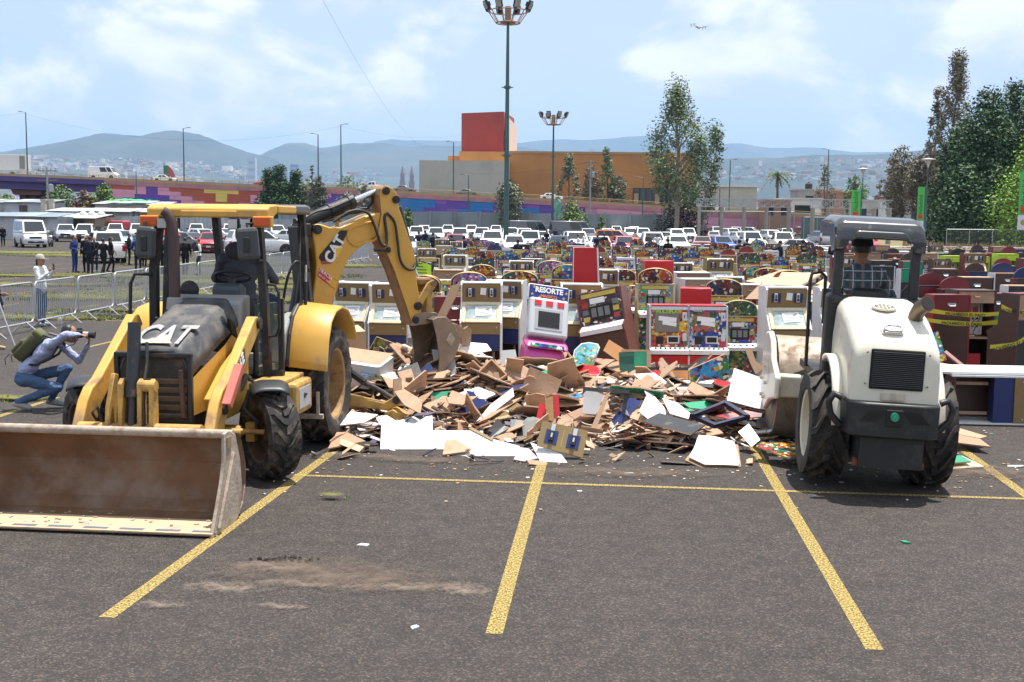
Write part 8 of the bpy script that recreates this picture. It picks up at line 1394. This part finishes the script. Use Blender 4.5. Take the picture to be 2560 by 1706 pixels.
m=sw();m.cyl((.40, 0, 2.56), (1.18, 0, 2.86), .085, n=18);m.cyl((1.14, 0, 2.845), (1.21, 0, 2.872), .098, n=18);m.cyl((.86, 0, 2.737), (.89, 0, 2.75), .097, n=18);c_=bb(m, 'boom_cylinder', MBK, smooth=40);m=sw();m.cyl((1.18, 0, 2.86), (1.56, 0, 3.01), .042, n=14);bb(m, 'cylinder_rod', ROD, c_, smooth=40)
m=sw();m.cyl((1.86, .0, 2.80), (2.10, .0, 2.02), .075, n=16);m.cyl((2.07, 0, 2.12), (2.11, .0, 1.99), .088, n=16);c_=bb(m, 'bucket_cylinder', MBK, smooth=40);m=sw();m.cyl((2.105, 0, 2.02), (2.22, 0, 1.76), .035, n=12);bb(m, 'cylinder_rod', ROD, c_, smooth=40)
m=sw();m.cyl((.36, .12, 1.1), (.60, .12, 2.25), .09, n=14);m.cyl((.30, -.16, 1.25), (.45, -.16, 2.2), .05, n=10);bb(m, 'swing_cylinder', MBK, smooth=40);m=sw();m.box((.47, 0, 1.9), (.14, .30, 1.3), (0, -.1, 0));m.box((.47, 0, 2.5), (.16, .28, .16));m.box((.2, 0, 1.0), (.7, .5, .6));bb(m, 'swing_frame', MBK, bev=.02)
swp([(2.06, 1.44), (2.13, 1.43), (2.22, 1.57), (2.36, 1.70), (2.39, 1.78), (2.33, 1.83), (2.24, 1.78), (2.12, 1.60)], -.185, -.155, 'bucket_link', YPD);swp([(2.06, 1.44), (2.13, 1.43), (2.22, 1.57), (2.36, 1.70), (2.39, 1.78), (2.33, 1.83), (2.24, 1.78), (2.12, 1.60)], .10, .13, 'bucket_link', YPD);swp([(2.30, 1.80), (2.38, 1.80), (2.36, 1.30), (2.26, 1.30)], -.10, .06, 'dogbone_link', YPD);m=sw();m.box((2.22, -.03, 1.80), (.26, .22, .10), bev=.03);m.cyl((2.34, -.2, 1.77), (2.34, .15, 1.77), .045, n=12);bb(m, 'link_head', STK)
# digging bucket
db=bpy.data.objects.new('digging_bucket', None);col.objects.link(db);db.parent=BH;dp=[(2.22, 1.29), (2.30, 1.32), (2.44, 1.32), (2.57, 1.20), (2.65, 1.05), (2.65, .92), (2.58, .76), (2.46, .63), (2.32, .54)];DBM=mat('digging_bucket_steel', (.25, .185, .13), .75, .1, var=.3, scale=5, dirt=((.38, .30, .23), .35, 6))
for y0 in(-.36, .34):m=sw();m.prism(dp+[(2.33, .78), (2.29, 1.05)], 'y', y0, y0+.025);m.build('side_plate', DBM, db, bev=.006)
m=sw()
for a, b in zip(dp, dp[1:]):dx=Vector((b[0]-a[0], 0, b[1]-a[1])).normalized();nn=Vector((dx.z, 0, -dx.x))*.022;m.hexa([(a[0], -.335, a[1]), (b[0], -.335, b[1]), (b[0], .34, b[1]), (a[0], .34, a[1])], [(a[0]+nn.x, -.335, a[1]+nn.z), (b[0]+nn.x, -.335, b[1]+nn.z), (b[0]+nn.x, .34, b[1]+nn.z), (a[0]+nn.x, .34, a[1]+nn.z)])
m.build('bucket_shell', mat('digging_inside', (.085, .058, .04), .8, var=.4, scale=5), db, fix=True)
for i in range(5):m=sw();y=-.30+.15*i;m.prism([(2.38, .58), (2.16, .44), (2.17, .42), (2.40, .53)], 'y', y-.03, y+.03);m.build('tooth', DBM, db)
m=sw();m.prism([(2.50, 1.10), (2.57, 1.01), (2.50, .91), (2.43, 1.0)], 'y', -.372, -.361);m.prism([(2.50, 1.07), (2.55, 1.01), (2.50, .94), (2.45, 1.0)], 'y', -.378, -.373);m.build('maker_diamond', BKT_O, db, bev=.003)
for y in(-.19, .09):m=sw();m.prism([(1.99, 1.20), (2.04, 1.35), (2.16, 1.38), (2.38, 1.37), (2.44, 1.30), (2.26, 1.22)], 'y', y, y+.04);m.build('bucket_ear', DBM, db, bev=.006)
for pts, r in(([(.85, -.15, 2.60), (1.1, -.16, 2.74), (1.33, -.17, 2.72), (1.42, -.2, 2.55), (1.5, -.22, 2.32), (1.58, -.22, 2.30), (1.60, -.2, 2.45), (1.58, -.18, 2.66), (1.62, -.18, 2.72)], .020), ([(1.62, -.18, 2.72), (1.72, -.2, 2.6), (1.76, -.21, 2.35), (1.80, -.21, 2.1), (1.90, -.21, 1.98), (2.02, -.2, 1.98), (2.08, -.12, 2.12)], .018), ([(.6, -.02, 2.66), (.8, .06, 2.62), (1.05, .08, 2.70), (1.36, .05, 2.74), (1.5, .03, 2.86), (1.50, 0, 3.0)], .022), ([(.72, -.1, 2.60), (.98, -.11, 2.66), (1.2, -.12, 2.76), (1.34, -.14, 2.78)], .016), ([(.45, -.11, 2.62), (.62, -.1, 2.72), (.86, -.1, 2.78), (1.15, -.11, 2.90)], .014), ([(.1, -.2, 1.5), (.16, -.25, 1.9), (.28, -.24, 2.1), (.4, -.2, 2.0)], .018)):
 sp_=[]
 for i in range(len(pts)-1):
  p0, p1, p2, p3=[Vector(pts[max(0, min(len(pts)-1, i+k))])for k in(-1, 0, 1, 2)]
  for t in(0, .25, .5, .75):sp_.append(.5*((2*p1)+(p2-p0)*t+(2*p0-5*p1+4*p2-p3)*t*t+(3*p1-p0-3*p2+p3)*t**3))
 sp_.append(Vector(pts[-1]));m=sw();m.tube(sp_, r, 8);bb(m, 'hydraulic_hose', HOSE, smooth=60)
m=sw();m.tube([(.95, -.05, 2.54), (.95, -.05, 2.66), (.99, -.05, 2.68), (1.0, -.05, 2.6)], .025, 6);bb(m, 'hose_clamp', YP)
# operator, back to the camera
OP=figure('operator', dict(pel=(0, .02, .96), hipL=(.10, 0, .94), hipR=(-.10, 0, .94), kneeL=(.20, -.42, 1.00), ankL=(.22, -.52, .60), toeL=(.23, -.70, .54), kneeR=(-.17, -.42, .98), ankR=(-.18, -.46, .56), toeR=(-.18, -.64, .50), waist=(0, .02, 1.12), chest=(0, -.02, 1.32), neck=(0, -.05, 1.50), head=(0, -.09, 1.645), look=(0, -1, -.15), elL=(.30, -.10, 1.20), wrL=(.20, -.38, 1.16), hdL=(-.1, -1, 0), elR=(-.30, -.10, 1.20), wrR=(-.20, -.38, 1.16), hdR=(.1, -1, 0), pnL=(0, 0, -1), pnR=(0, 0, -1)), voxel=.013, jacket=True, mats=[SKIND, mat('dark_cap', (.012, .014, .022), .8), CL['hoodie'], CL['dark_jeans'], SHOE, CL['white']])
oo=bpy.data.objects.new('person', OP);col.objects.link(oo);wl=BH.matrix_world@Vector((-1.72, .09, .56));oo.location=wl;oo.rotation_euler=(0, 0, math.atan2(.9945, .1045)+PI/2);oo.scale=(1.18, 1.12, 1.14);tag(oo, 'operator in charcoal hoodie seated in the backhoe, back to camera', 'person');m=MB();m.ell((0, .09, 1.50), (.14, .07, .09), 14, 8);m.build('hood', CL['hoodie'], oo, smooth=60)
# ================================================================== vibratory roller, tail to the camera
CRW=mat('roller_cream', (.70, .66, .54), .38, var=.06, scale=2.5, dirt=((.46, .38, .27), .22, 3), coat=.25);RBK=mat('roller_black', (.016, .016, .017), .45, var=.2, scale=5, dirt=((.07, .06, .05), .2, 5));CANP=mat('canopy_grey', (.055, .058, .064), .26, .3, var=.12, scale=2, coat=.3, dirt=((.2, .19, .18), .12, 3));DRM=mat('drum_steel', (.34, .28, .22), .55, .4, var=.2, scale=4, dirt=((.2, .14, .1), .4, 5))
RO=empty('road_roller', (3.70, 11.80, .02), 0, 'cream vibratory road roller with grey canopy, seen from behind', 'roller');RO.rotation_euler=(RAD(2.4), 0, RAD(90-6));RO.scale=(1, .93, 1.0)
def rb(mb, name, mt, par=None, **k):return mb.build(name, mt, par or RO, **k)
RTY=mat('roller_tyre', (.030, .027, .025), .8, var=.25, scale=9, dirt=((.11, .09, .07), .40, 6))
for s in(-1, 1):machine_wheel(RO, (-.05, s*.56, .55), .555, .42, 13, .06, .08, .50*s, mat('cream_rim', (.60, .55, .42), .5, dirt=((.3, .25, .18), .3, 5)), 0, dish=-s*.3 if False else s*.1, tyre=RTY)
m=MB();m.box((-.05, 0, .55), (.3, 1.0, .3));m.box((-.1, 0, .75), (1.5, .62, .3));rb(m, 'rear_frame', RBK)
secs=[(-.86, .415, .93, 1.36, .07), (-.84, .44, .92, 1.44, .10), (-.78, .452, .92, 1.53, .15), (-.62, .46, .93, 1.63, .18), (-.36, .462, .95, 1.75, .18), (-.05, .462, 1.0, 1.83, .17), (.28, .46, 1.05, 1.86, .16)];m=MB();rings=[]
for x, w_, z0, z1, r in secs:
 ring=[(x, -w_, z0), (x, -w_*.995, (z0+z1)/2), (x, -w_*.96, z1-r)]+[(x, -w_*.96+r*1.1*(1-cos(PI/2*i/5)), z1-r+r*sin(PI/2*i/5))for i in range(1, 6)];ring+=[(x, -y, z)for _, y, z in ring[::-1]];rings.append(ring)
n=len(rings[0]);fs=[(i*n+j, i*n+j+1, (i+1)*n+j+1, (i+1)*n+j)for i in range(len(rings)-1)for j in range(n-1)];m.add([p for r in rings for p in r], fs+[tuple(range(n-1, -1, -1)), tuple(range(n*(len(rings)-1), n*len(rings)))]);hb=rb(m, 'bonnet', CRW, smooth=42, fix=True)
m=MB();m.box((-.865, 0, 1.245), (.03, .54, .385), bev=.05);gq=rb(m, 'rear_grille', mat('grille_void', (.008, .008, .008), .8), hb)
for k in range(19):m=MB();m.box((-.882, 0, 1.08+.0182*k), (.012, .50, .007), (0, .5, 0));rb(m, 'grille_slat', mat('slat_black', (.035, .034, .033), .5), gq)
for s in(-1, 1):
 for z in(1.10, 1.40):m=MB();m.cyl((-.87, s*.31, z), (-.885, s*.31, z), .010, n=8);rb(m, 'screw', RUST, hb)
nrm=Vector((-.33, 0, .94));Mh=frame((-.45, .02, 1.722), (0, -1, 0), (.94, 0, .36));m=MB();m.tube([(-.085, -.015, .02), (-.07, .02, .03), (.07, .02, .03), (.085, -.015, .02), (.07, -.035, .02), (-.07, -.035, .02)], .014, 8, closed=True)if False else None
Mh=frame((-.70, .04, 1.602), (0, -1, 0), (.78, 0, .62));m=MB();m.M=Mh;m.box((0, 0, .0), (.22, .10, .02), bev=.008);rb(m, 'latch_recess', CRW, hb);m=MB();m.M=Mh;m.tube([(-.09, -.02, .03), (-.085, .02, .035), (-.05, .035, .04), (.05, .035, .04), (.085, .02, .035), (.09, -.02, .03), (.05, -.03, .03), (-.05, -.03, .03)], .014, 8, closed=True);rb(m, 'latch_handle', COIN, hb, smooth=60)
Mv=frame((-.28, .05, 1.795), (0, -1, 0), (.95, 0, .3));m=MB();m.M=Mv;m.lathe([(.10, 0), (.135, 0), (.13, .018), (.10, .012)], 20, axis='z', M=Matrix.Diagonal((1, .75, 1, 1)));m.lathe([(0, .006), (.10, .006)], 20, axis='z', M=Matrix.Diagonal((1, .75, 1, 1)), mi=1);[m.box((0, -.06+.03*k, .010), (.17, .008, .006), mi=0)for k in range(5)];[m.box((-.06+.04*k, 0, .012), (.008, .13, .006), mi=0)for k in range(4)];rb(m, 'vent', [CRW, DARK], hb)
m=MB();m.tube([(-.40, -.24, 1.62), (-.43, -.245, 1.74), (-.50, -.265, 1.82), (-.62, -.31, 1.88)], [.075, .075, .076, .078], 18);rb(m, 'exhaust_pipe', mat('exhaust_steel', (.15, .11, .08), .4, .8, var=.3, scale=5), smooth=50);m=MB();m.cyl((-.57, -.291, 1.855), (-.624, -.3115, 1.882), .070, n=18);rb(m, 'exhaust_mouth', DARK)
m=MB();m.lathe([(.07, 0), (.098, 0), (.098, .012), (.07, .012)], 18, axis='z', M=frame((-.40, -.24, 1.715), (0, 1, 0), (.93, 0, .36)));rb(m, 'exhaust_collar', RBK)
m=MB();m.box((-.875, .02, .985), (.012, .24, .075), bev=.005);gh=rb(m, 'badge_ghost', mat('ghost_badge', (.56, .50, .38), .5, dirt=((.4, .34, .25), .4, 9)), hb);m=MB();text_mb(m, 'IR', .085, frame((-.883, .02, .985), (0, -1, 0), (0, 0, 1)), bold=.003);rb(m, 'badge_lettering', mat('ghost_letter', (.47, .41, .31), .55), gh)
# rear counterweight
m=MB();bp2=[(-.98, -.36), (-1.0, -.30), (-1.0, .30), (-.98, .36), (-.90, .45), (-.70, .49), (-.45, .49), (-.45, -.49), (-.70, -.49), (-.90, -.45)];m.prism(bp2, 'z', .60, .935);cw=rb(m, 'counterweight', RBK, bev=.02);m=MB();m.box((-.66, 0, .45), (.5, .64, .30));m.box((-.80, 0, .33), (.12, .70, .06), mi=1);rb(m, 'lower_block', [RBK, mat('orange_primer', (.18, .06, .025), .7)])
m=MB();m.box((-1.0, .02, .80), (.03, .17, .16), bev=.01);rc_=rb(m, 'cap_recess', DARK, cw);m=MB();m.cyl((-1.012, .02, .815), (-1.035, .02, .815), .042, n=18);m.box((-1.04, .02, .815), (.01, .012, .06), (.6, 0, 0));rb(m, 'green_cap', mat('green_cap', (.03, .30, .18), .5), rc_)
for s in(-1, 1):
 m=MB();[m.box((-1.003, s*.215+.03*(k-2), .81+.0), (.012, .012, .15), (.75*s, 0, 0))for k in range(6)];rb(m, 'vent_slots', DARK, cw);m=MB();m.tube([(-.72, s*(.50+.0), .93), (-.72, s*.58, .96), (-.72, s*.63, .88), (-.72, s*.60, .76), (-.72, s*.50, .66)], .036, 8);rb(m, 'tie_down_lug', RBK, cw, smooth=60)
for s in(-1, 1):
 m=MB();m.grid(lambda u, v:Vector((-.05+.62*cos(PI*(.98-.62*u)), s*(.44+.13*v), .60+.68*sin(PI*(.98-.62*u)))), 14, 3);f=rb(m, 'tyre_guard', CRW, smooth=50);sd=f.modifiers.new('t', 'SOLIDIFY');sd.thickness=.05
 m=MB();m.box((.42, s*.47, 1.40), (.24, .14, .95), bev=.04);rb(m, 'cowl_side', RBK)
m=MB();m.box((.40, 0, 1.80), (.22, 1.04, .12), bev=.04);rb(m, 'cowl', RBK);m=MB();m.box((1.0, 0, 1.0), (1.1, 1.2, .08));m.box((.9, 0, .75), (1.2, .8, .4));rb(m, 'platform', RBK)
for s in(-1, 1):m=MB();m.hexa([(.40, s*.425-.05, 1.1), (.52, s*.425-.05, 1.1), (.52, s*.425+.05, 1.1), (.40, s*.425+.05, 1.1)], [(.44, s*.425-.05, 2.55), (.54, s*.425-.05, 2.55), (.54, s*.425+.05, 2.55), (.44, s*.425+.05, 2.55)]);rb(m, 'canopy_post', RBK, bev=.015)
m=MB();cs=[(.38, 2.34), (.37, 2.46), (.385, 2.56), (.43, 2.63), (.52, 2.675), (.75, 2.70), (1.25, 2.71), (1.42, 2.69)]
def can(u, v):
 t=u*(len(cs)-1);i=min(int(t), len(cs)-2);f=t-i;x=cs[i][0]+(cs[i+1][0]-cs[i][0])*f;z=cs[i][1]+(cs[i+1][1]-cs[i][1])*f;y=-.50+v;e=max(0, abs(y)-.40)/.10;z-=.075*e**2*(1 if z>2.5 else.0)
 if u<.30:z=max(z, 2.34+.20*(1-min(1, max(0, (abs(y)-.27)/.12))**1.0)*(1-u/.30)*1.0)
 return Vector((x, y, z))
m.grid(can, 28, 40);cn=rb(m, 'canopy', CANP, smooth=50);sd=cn.modifiers.new('t', 'SOLIDIFY');sd.thickness=.03
for s in(-1, 1):m=MB();m.add([(.38, s*.5, 2.34), (.37, s*.5, 2.46), (.43, s*.5, 2.57), (.9, s*.5, 2.62), (1.42, s*.5, 2.62), (1.42, s*.5, 2.5), (.75, s*.5, 2.48), (.56, s*.5, 2.3)], [tuple(range(8))if s<0 else tuple(range(7, -1, -1))]);rb(m, 'canopy_side', CANP)
for s in(-1, 1):m=MB();m.cyl((.372, s*.34, 2.42), (.355, s*.34, 2.42), .014, n=10);rb(m, 'canopy_bolt', COIN, cn)
m=MB();m.box((.72, 0, 1.72), (.12, .44, .42), bev=.09);m.box((.92, 0, 1.50), (.45, .48, .14), bev=.05);rb(m, 'driver_seat', RBK, smooth=60);m=MB();m.tube([(1.32, .20*cos(t), 1.86+.17*sin(t))for t in[2*PI*i/20 for i in range(20)]], .014, 7, closed=True);m.cyl((1.32, 0, 1.86), (1.45, 0, 1.5), .03, n=8);rb(m, 'steering_wheel', RBK)
m=MB();m.tube([(.95, .62, 1.02), (.97, .63, 1.5), (1.0, .64, 1.96), (1.02, .62, 2.05), (1.02, .52, 2.07), (1.02, .46, 2.02), (1.0, .45, 1.5)], .021, 8);rb(m, 'grab_rail', RBK, smooth=60);m=MB();m.tube([(1.0, -.62, 1.5), (1.0, -.60, 1.9), (1.0, -.5, 1.98), (1.0, -.44, 1.9), (1.0, -.42, 1.5)], .018, 8);rb(m, 'grab_rail', RBK, smooth=60)
m=MB();m.cyl((2.15, -.48, .62), (2.15, .84, .62), .62, n=40);m.cyl((2.15, -.485, .62), (2.15, .845, .62), .52, n=30);rb(m, 'drum', DRM, smooth=40)
for s in(-1, 1):m=MB();m.prism([(1.05, .62), (1.05, .86), (1.55, 1.02), (1.72, 1.22), (1.98, 1.30), (2.30, 1.26), (2.46, 1.0), (2.42, .52), (2.0, .34), (1.6, .52)], 'y', .18+s*.70, .18+s*.77);yk=rb(m, 'drum_yoke', CRW, bev=.025);m=MB();[m.cyl((2.15+.22*cos(a), .18+s*.765, .68+.22*sin(a)), (2.15+.22*cos(a), .18+s*.80, .68+.22*sin(a)), .022, n=8)for a in[i*1.05 for i in range(6)]];rb(m, 'yoke_bolts', CRW, yk)
m=MB();m.box((1.32, .18, .74), (.16, 1.42, .26));rb(m, 'yoke_crossbeam', CRW, bev=.03);m=MB();m.tube([(.9, .35, .9), (1.2, .5, .95), (1.5, .62, .85), (1.8, .66, .8)], .035, 8);m.tube([(.9, .25, .85), (1.2, .45, .85), (1.6, .6, .72)], .022, 7);rb(m, 'hydraulic_hose', HOSE)
# driver in plaid shirt
pm_, t, nn, K, Bq_=node_mat('plaid_shirt');tcn=nn('ShaderNodeTexCoord');sp2=nn('ShaderNodeSeparateXYZ');K.new(tcn.outputs['Object'], sp2 .inputs[0])
def stripes(sock, per, lo):
 a=nn('ShaderNodeMath', operation='PINGPONG');a.inputs[1].default_value=per;K.new(sock, a.inputs[0]);b=nn('ShaderNodeMath', operation='LESS_THAN');b.inputs[1].default_value=lo;K.new(a.outputs[0], b.inputs[0]);return b.outputs[0]
cur=None
for axn, per, lo, c in(('X', .045, .022, (.10, .13, .15, 1)), ('Z', .045, .022, (.035, .085, .10, 1)), ('X', .045, .004, (.55, .55, .56, 1)), ('Z', .045, .004, (.50, .50, .52, 1)), ('X', .060, .003, (.30, .06, .06, 1))):
 mx=nn('ShaderNodeMix', data_type='RGBA');K.new(stripes(sp2 .outputs[axn], per, lo), mx.inputs['Factor']);mx.inputs['B'].default_value=c
 if cur is None:mx.inputs['A'].default_value=(.055, .06, .075, 1)
 else:K.new(cur, mx.inputs['A'])
 cur=mx.outputs['Result']
K.new(cur, Bq_.inputs['Base Color']);Bq_.inputs['Roughness'].default_value=.85
DR=figure('roller_driver', dict(pel=(0, .02, .96), hipL=(.10, 0, .94), hipR=(-.10, 0, .94), kneeL=(.16, -.44, .98), ankL=(.16, -.52, .58), toeL=(.16, -.70, .52), kneeR=(-.16, -.44, .98), ankR=(-.16, -.52, .58), toeR=(-.16, -.70, .52), waist=(0, .02, 1.12), chest=(0, .0, 1.32), neck=(0, -.01, 1.50), head=(0, -.035, 1.65), elL=(.30, -.12, 1.18), wrL=(.20, -.38, 1.22), hdL=(-.2, -1, .2), elR=(-.31, -.10, 1.18), wrR=(-.20, -.38, 1.22), hdR=(.2, -1, .2), pnL=(0, 0, -1), pnR=(0, 0, -1)), voxel=.012, jacket=True, mats=[SKIND, HAIR, pm_, CL['dark_jeans'], SHOE, CL['white']])
dv_=bpy.data.objects.new('person', DR);col.objects.link(dv_);bpy.context.view_layer.update();dv_.location=RO.matrix_world@Vector((.90, .0, .50));dv_.rotation_euler=(0, 0, RAD(171));dv_.scale=(1.12, )*3;tag(dv_, 'driver in plaid shirt and black cap seated on the roller', 'person');c=cap_mesh().build('cap', mat('black_cap', (.008, .008, .009), .8), dv_, smooth=50);c.location=(0, -.02, 1.70);c.scale=(1.1, )*3
# ================================================================== crowd barriers
BGAL=mat('barrier_galvanised', (.50, .51, .52), .4, .55, var=.15, scale=4, dirt=((.3, .27, .24), .25, 6));BL_, BH_=2.3, 1.12
bt_=empty('crowd_barrier');m=MB();r_=.12;cor=[]
for cx_, cz_, a0 in((BL_/2-r_, BH_-r_, 0), (-BL_/2+r_, BH_-r_, PI/2), (-BL_/2+r_, .22+r_, PI), (BL_/2-r_, .22+r_, 1.5*PI)):cor+=[(cx_+r_*cos(a0+PI/2*i/5), 0, cz_+r_*sin(a0+PI/2*i/5))for i in range(6)]
m.tube(cor, .021, 8, closed=True);m.build('frame', BGAL, bt_, smooth=60);m=MB();[m.cyl((-BL_/2+BL_*(i+1)/21, 0, .23), (-BL_/2+BL_*(i+1)/21, 0, BH_-.01), .009, n=5, caps=False)for i in range(20)];m.build('bars', BGAL, bt_)
for s in(-1, 1):m=MB();m.tube([(s*.75, -.30, .012), (s*.75, -.02, .24), (s*.75, .02, .24), (s*.75, .30, .012)], .016, 6);m.build('foot', BGAL, bt_)
def barrier(x, y, rz, label, grp):o=copy_tree(bt_);o.name='crowd_barrier';o.location=(x, y, 0);o.rotation_euler=(0, 0, rz);tag(o, label, 'barrier', grp)
for i in range(13):
 y=22.9+2.42*i;x=-11.15+.038*(y-22);barrier(x, y, PI/2-.038+rng.uniform(-.03, .03), 'metal crowd barrier, %s from the near end of the left line'%ordw(i), 'barriers along the left')
for i in range(8):barrier(-9.9+.55*i*.2, 54.6+2.44*i, PI/2-.06, 'metal crowd barrier, %s behind the boom in the far left line'%ordw(i), 'barriers along the left')
for i in range(22):barrier(-8.2+2.45*i, 77.5+rng.uniform(-.15, .15), rng.uniform(-.03, .03), 'metal crowd barrier, %s from left in the row before the parked cars'%ordw(i), 'barriers before the parked cars')
for i in range(5):barrier(15.2+2.6*i*.9, 63.5+rng.uniform(-.3, .3), rng.uniform(-.1, .1), 'metal crowd barrier, %s from left behind the walking officers'%ordw(i), 'barriers behind the officers')
for c in KIDS[bt_.name]:bpy.data.objects.remove(c)
bpy.data.objects.remove(bt_)
# ================================================================== caution tape
TAPE=mat('yellow_tape', (.62, .52, .04), .45, var=.1, scale=4)
for k, (a, b, yaw, lb)in enumerate((((2318, 775), (2504, 784), 20.0, 'upper strip of yellow tape across the opened machines'), ((2308, 798), (2496, 806), 19.6, 'lower strip of yellow tape across the opened machines'), ((2476, 868), (2580, 840), 18.5, 'yellow tape slanting across the black-backed machine'), ((2504, 768), (2600, 780), 18.6, 'yellow tape at the top of the black-backed machine'))):
 A, Bp=P(*a, yaw), P(*b, yaw-.1);d=Bp-A;o=empty('caution_tape', A, 0, lb, 'tape', 'caution tape');n_=16;m=MB();hh=.045
 f_=lambda t:Vector((d.x*t, d.y*t+.02*sin(9*t), d.z*t-.10*4*t*(1-t)*.5));m.grid(lambda u, v:f_(u)+Vector((0, .015*sin(14*u+k), (v-.5)*2*hh*(1-.3*abs(sin(5*u+k))))), n_, 2);m.build('tape_strip', TAPE, o)
 m=MB();q=f_(.5);text_mb(m, 'PROHIBIDO EL PASO', .072, frame(q+Vector((0, -.03, 0)), d, (0, 0, 1)), ext=.001, bold=.0018);m.build('tape_lettering', BLK, o)
 # ================================================================== drone
dp_=P(1746, 68, 45);dn=empty('drone', dp_, RAD(15), 'small white camera drone flying in the sky', 'drone');dn.rotation_euler=(RAD(4), RAD(8), RAD(15));DW=mat('drone_white', (.62, .62, .63), .4)
m=MB();m.box((0, 0, 0), (.20, .13, .08), bev=.03);m.box((0, -.06, -.05), (.06, .06, .05), bev=.015);m.build('drone_body', DW, dn)
for sx in(-1, 1):
 for sy in(-1, 1):m=MB();m.tube([(sx*.07, sy*.04, .02), (sx*.24, sy*.14, .03)], .012, 6);m.cyl((sx*.24, sy*.14, -.03), (sx*.24, sy*.14, .06), .018, n=8);ar_=m.build('arm', DW, dn);m=MB();m.box((sx*.24, sy*.14, .065), (.24, .022, .004), (0, 0, .4*sx+sy));m.build('propeller', BLK, ar_)
 # small litter on the asphalt
for i, (u, v, s, lb)in enumerate(((908, 1365, .05, 'white crumpled litter left of the middle line'), (1035, 1572, .04, 'white bottle cap near the middle line'), (2263, 1358, .05, 'green leaf scrap right of the right line'), (2540, 1168, .10, 'pale chip right of the roller'))):g=G(u, v);m=MB();m.prism([(-s, -s*.4), (s*.7, -s*.5), (s, s*.3), (-s*.3, s*.5)], 'z', .003, .014);tag(m.build('litter', GREENF if i==2 else PWH, loc=g, rot=(.05, .05, i)), lb, 'litter')
m=MB();lr=random.Random(2);g=G(700, 1402)
for _ in range(40):m.ell((g.x+lr.gauss(0, .10), g.y+lr.gauss(0, .03), .01), (lr.uniform(.008, .025), lr.uniform(.008, .02), lr.uniform(.008, .02)), 6, 4)
tag(m.build('tar_crumbs', mat('tar_black', (.012, .011, .011), .8)), 'dark crumbs of loose tar in front of the bucket', 'crumbs', kind='stuff')
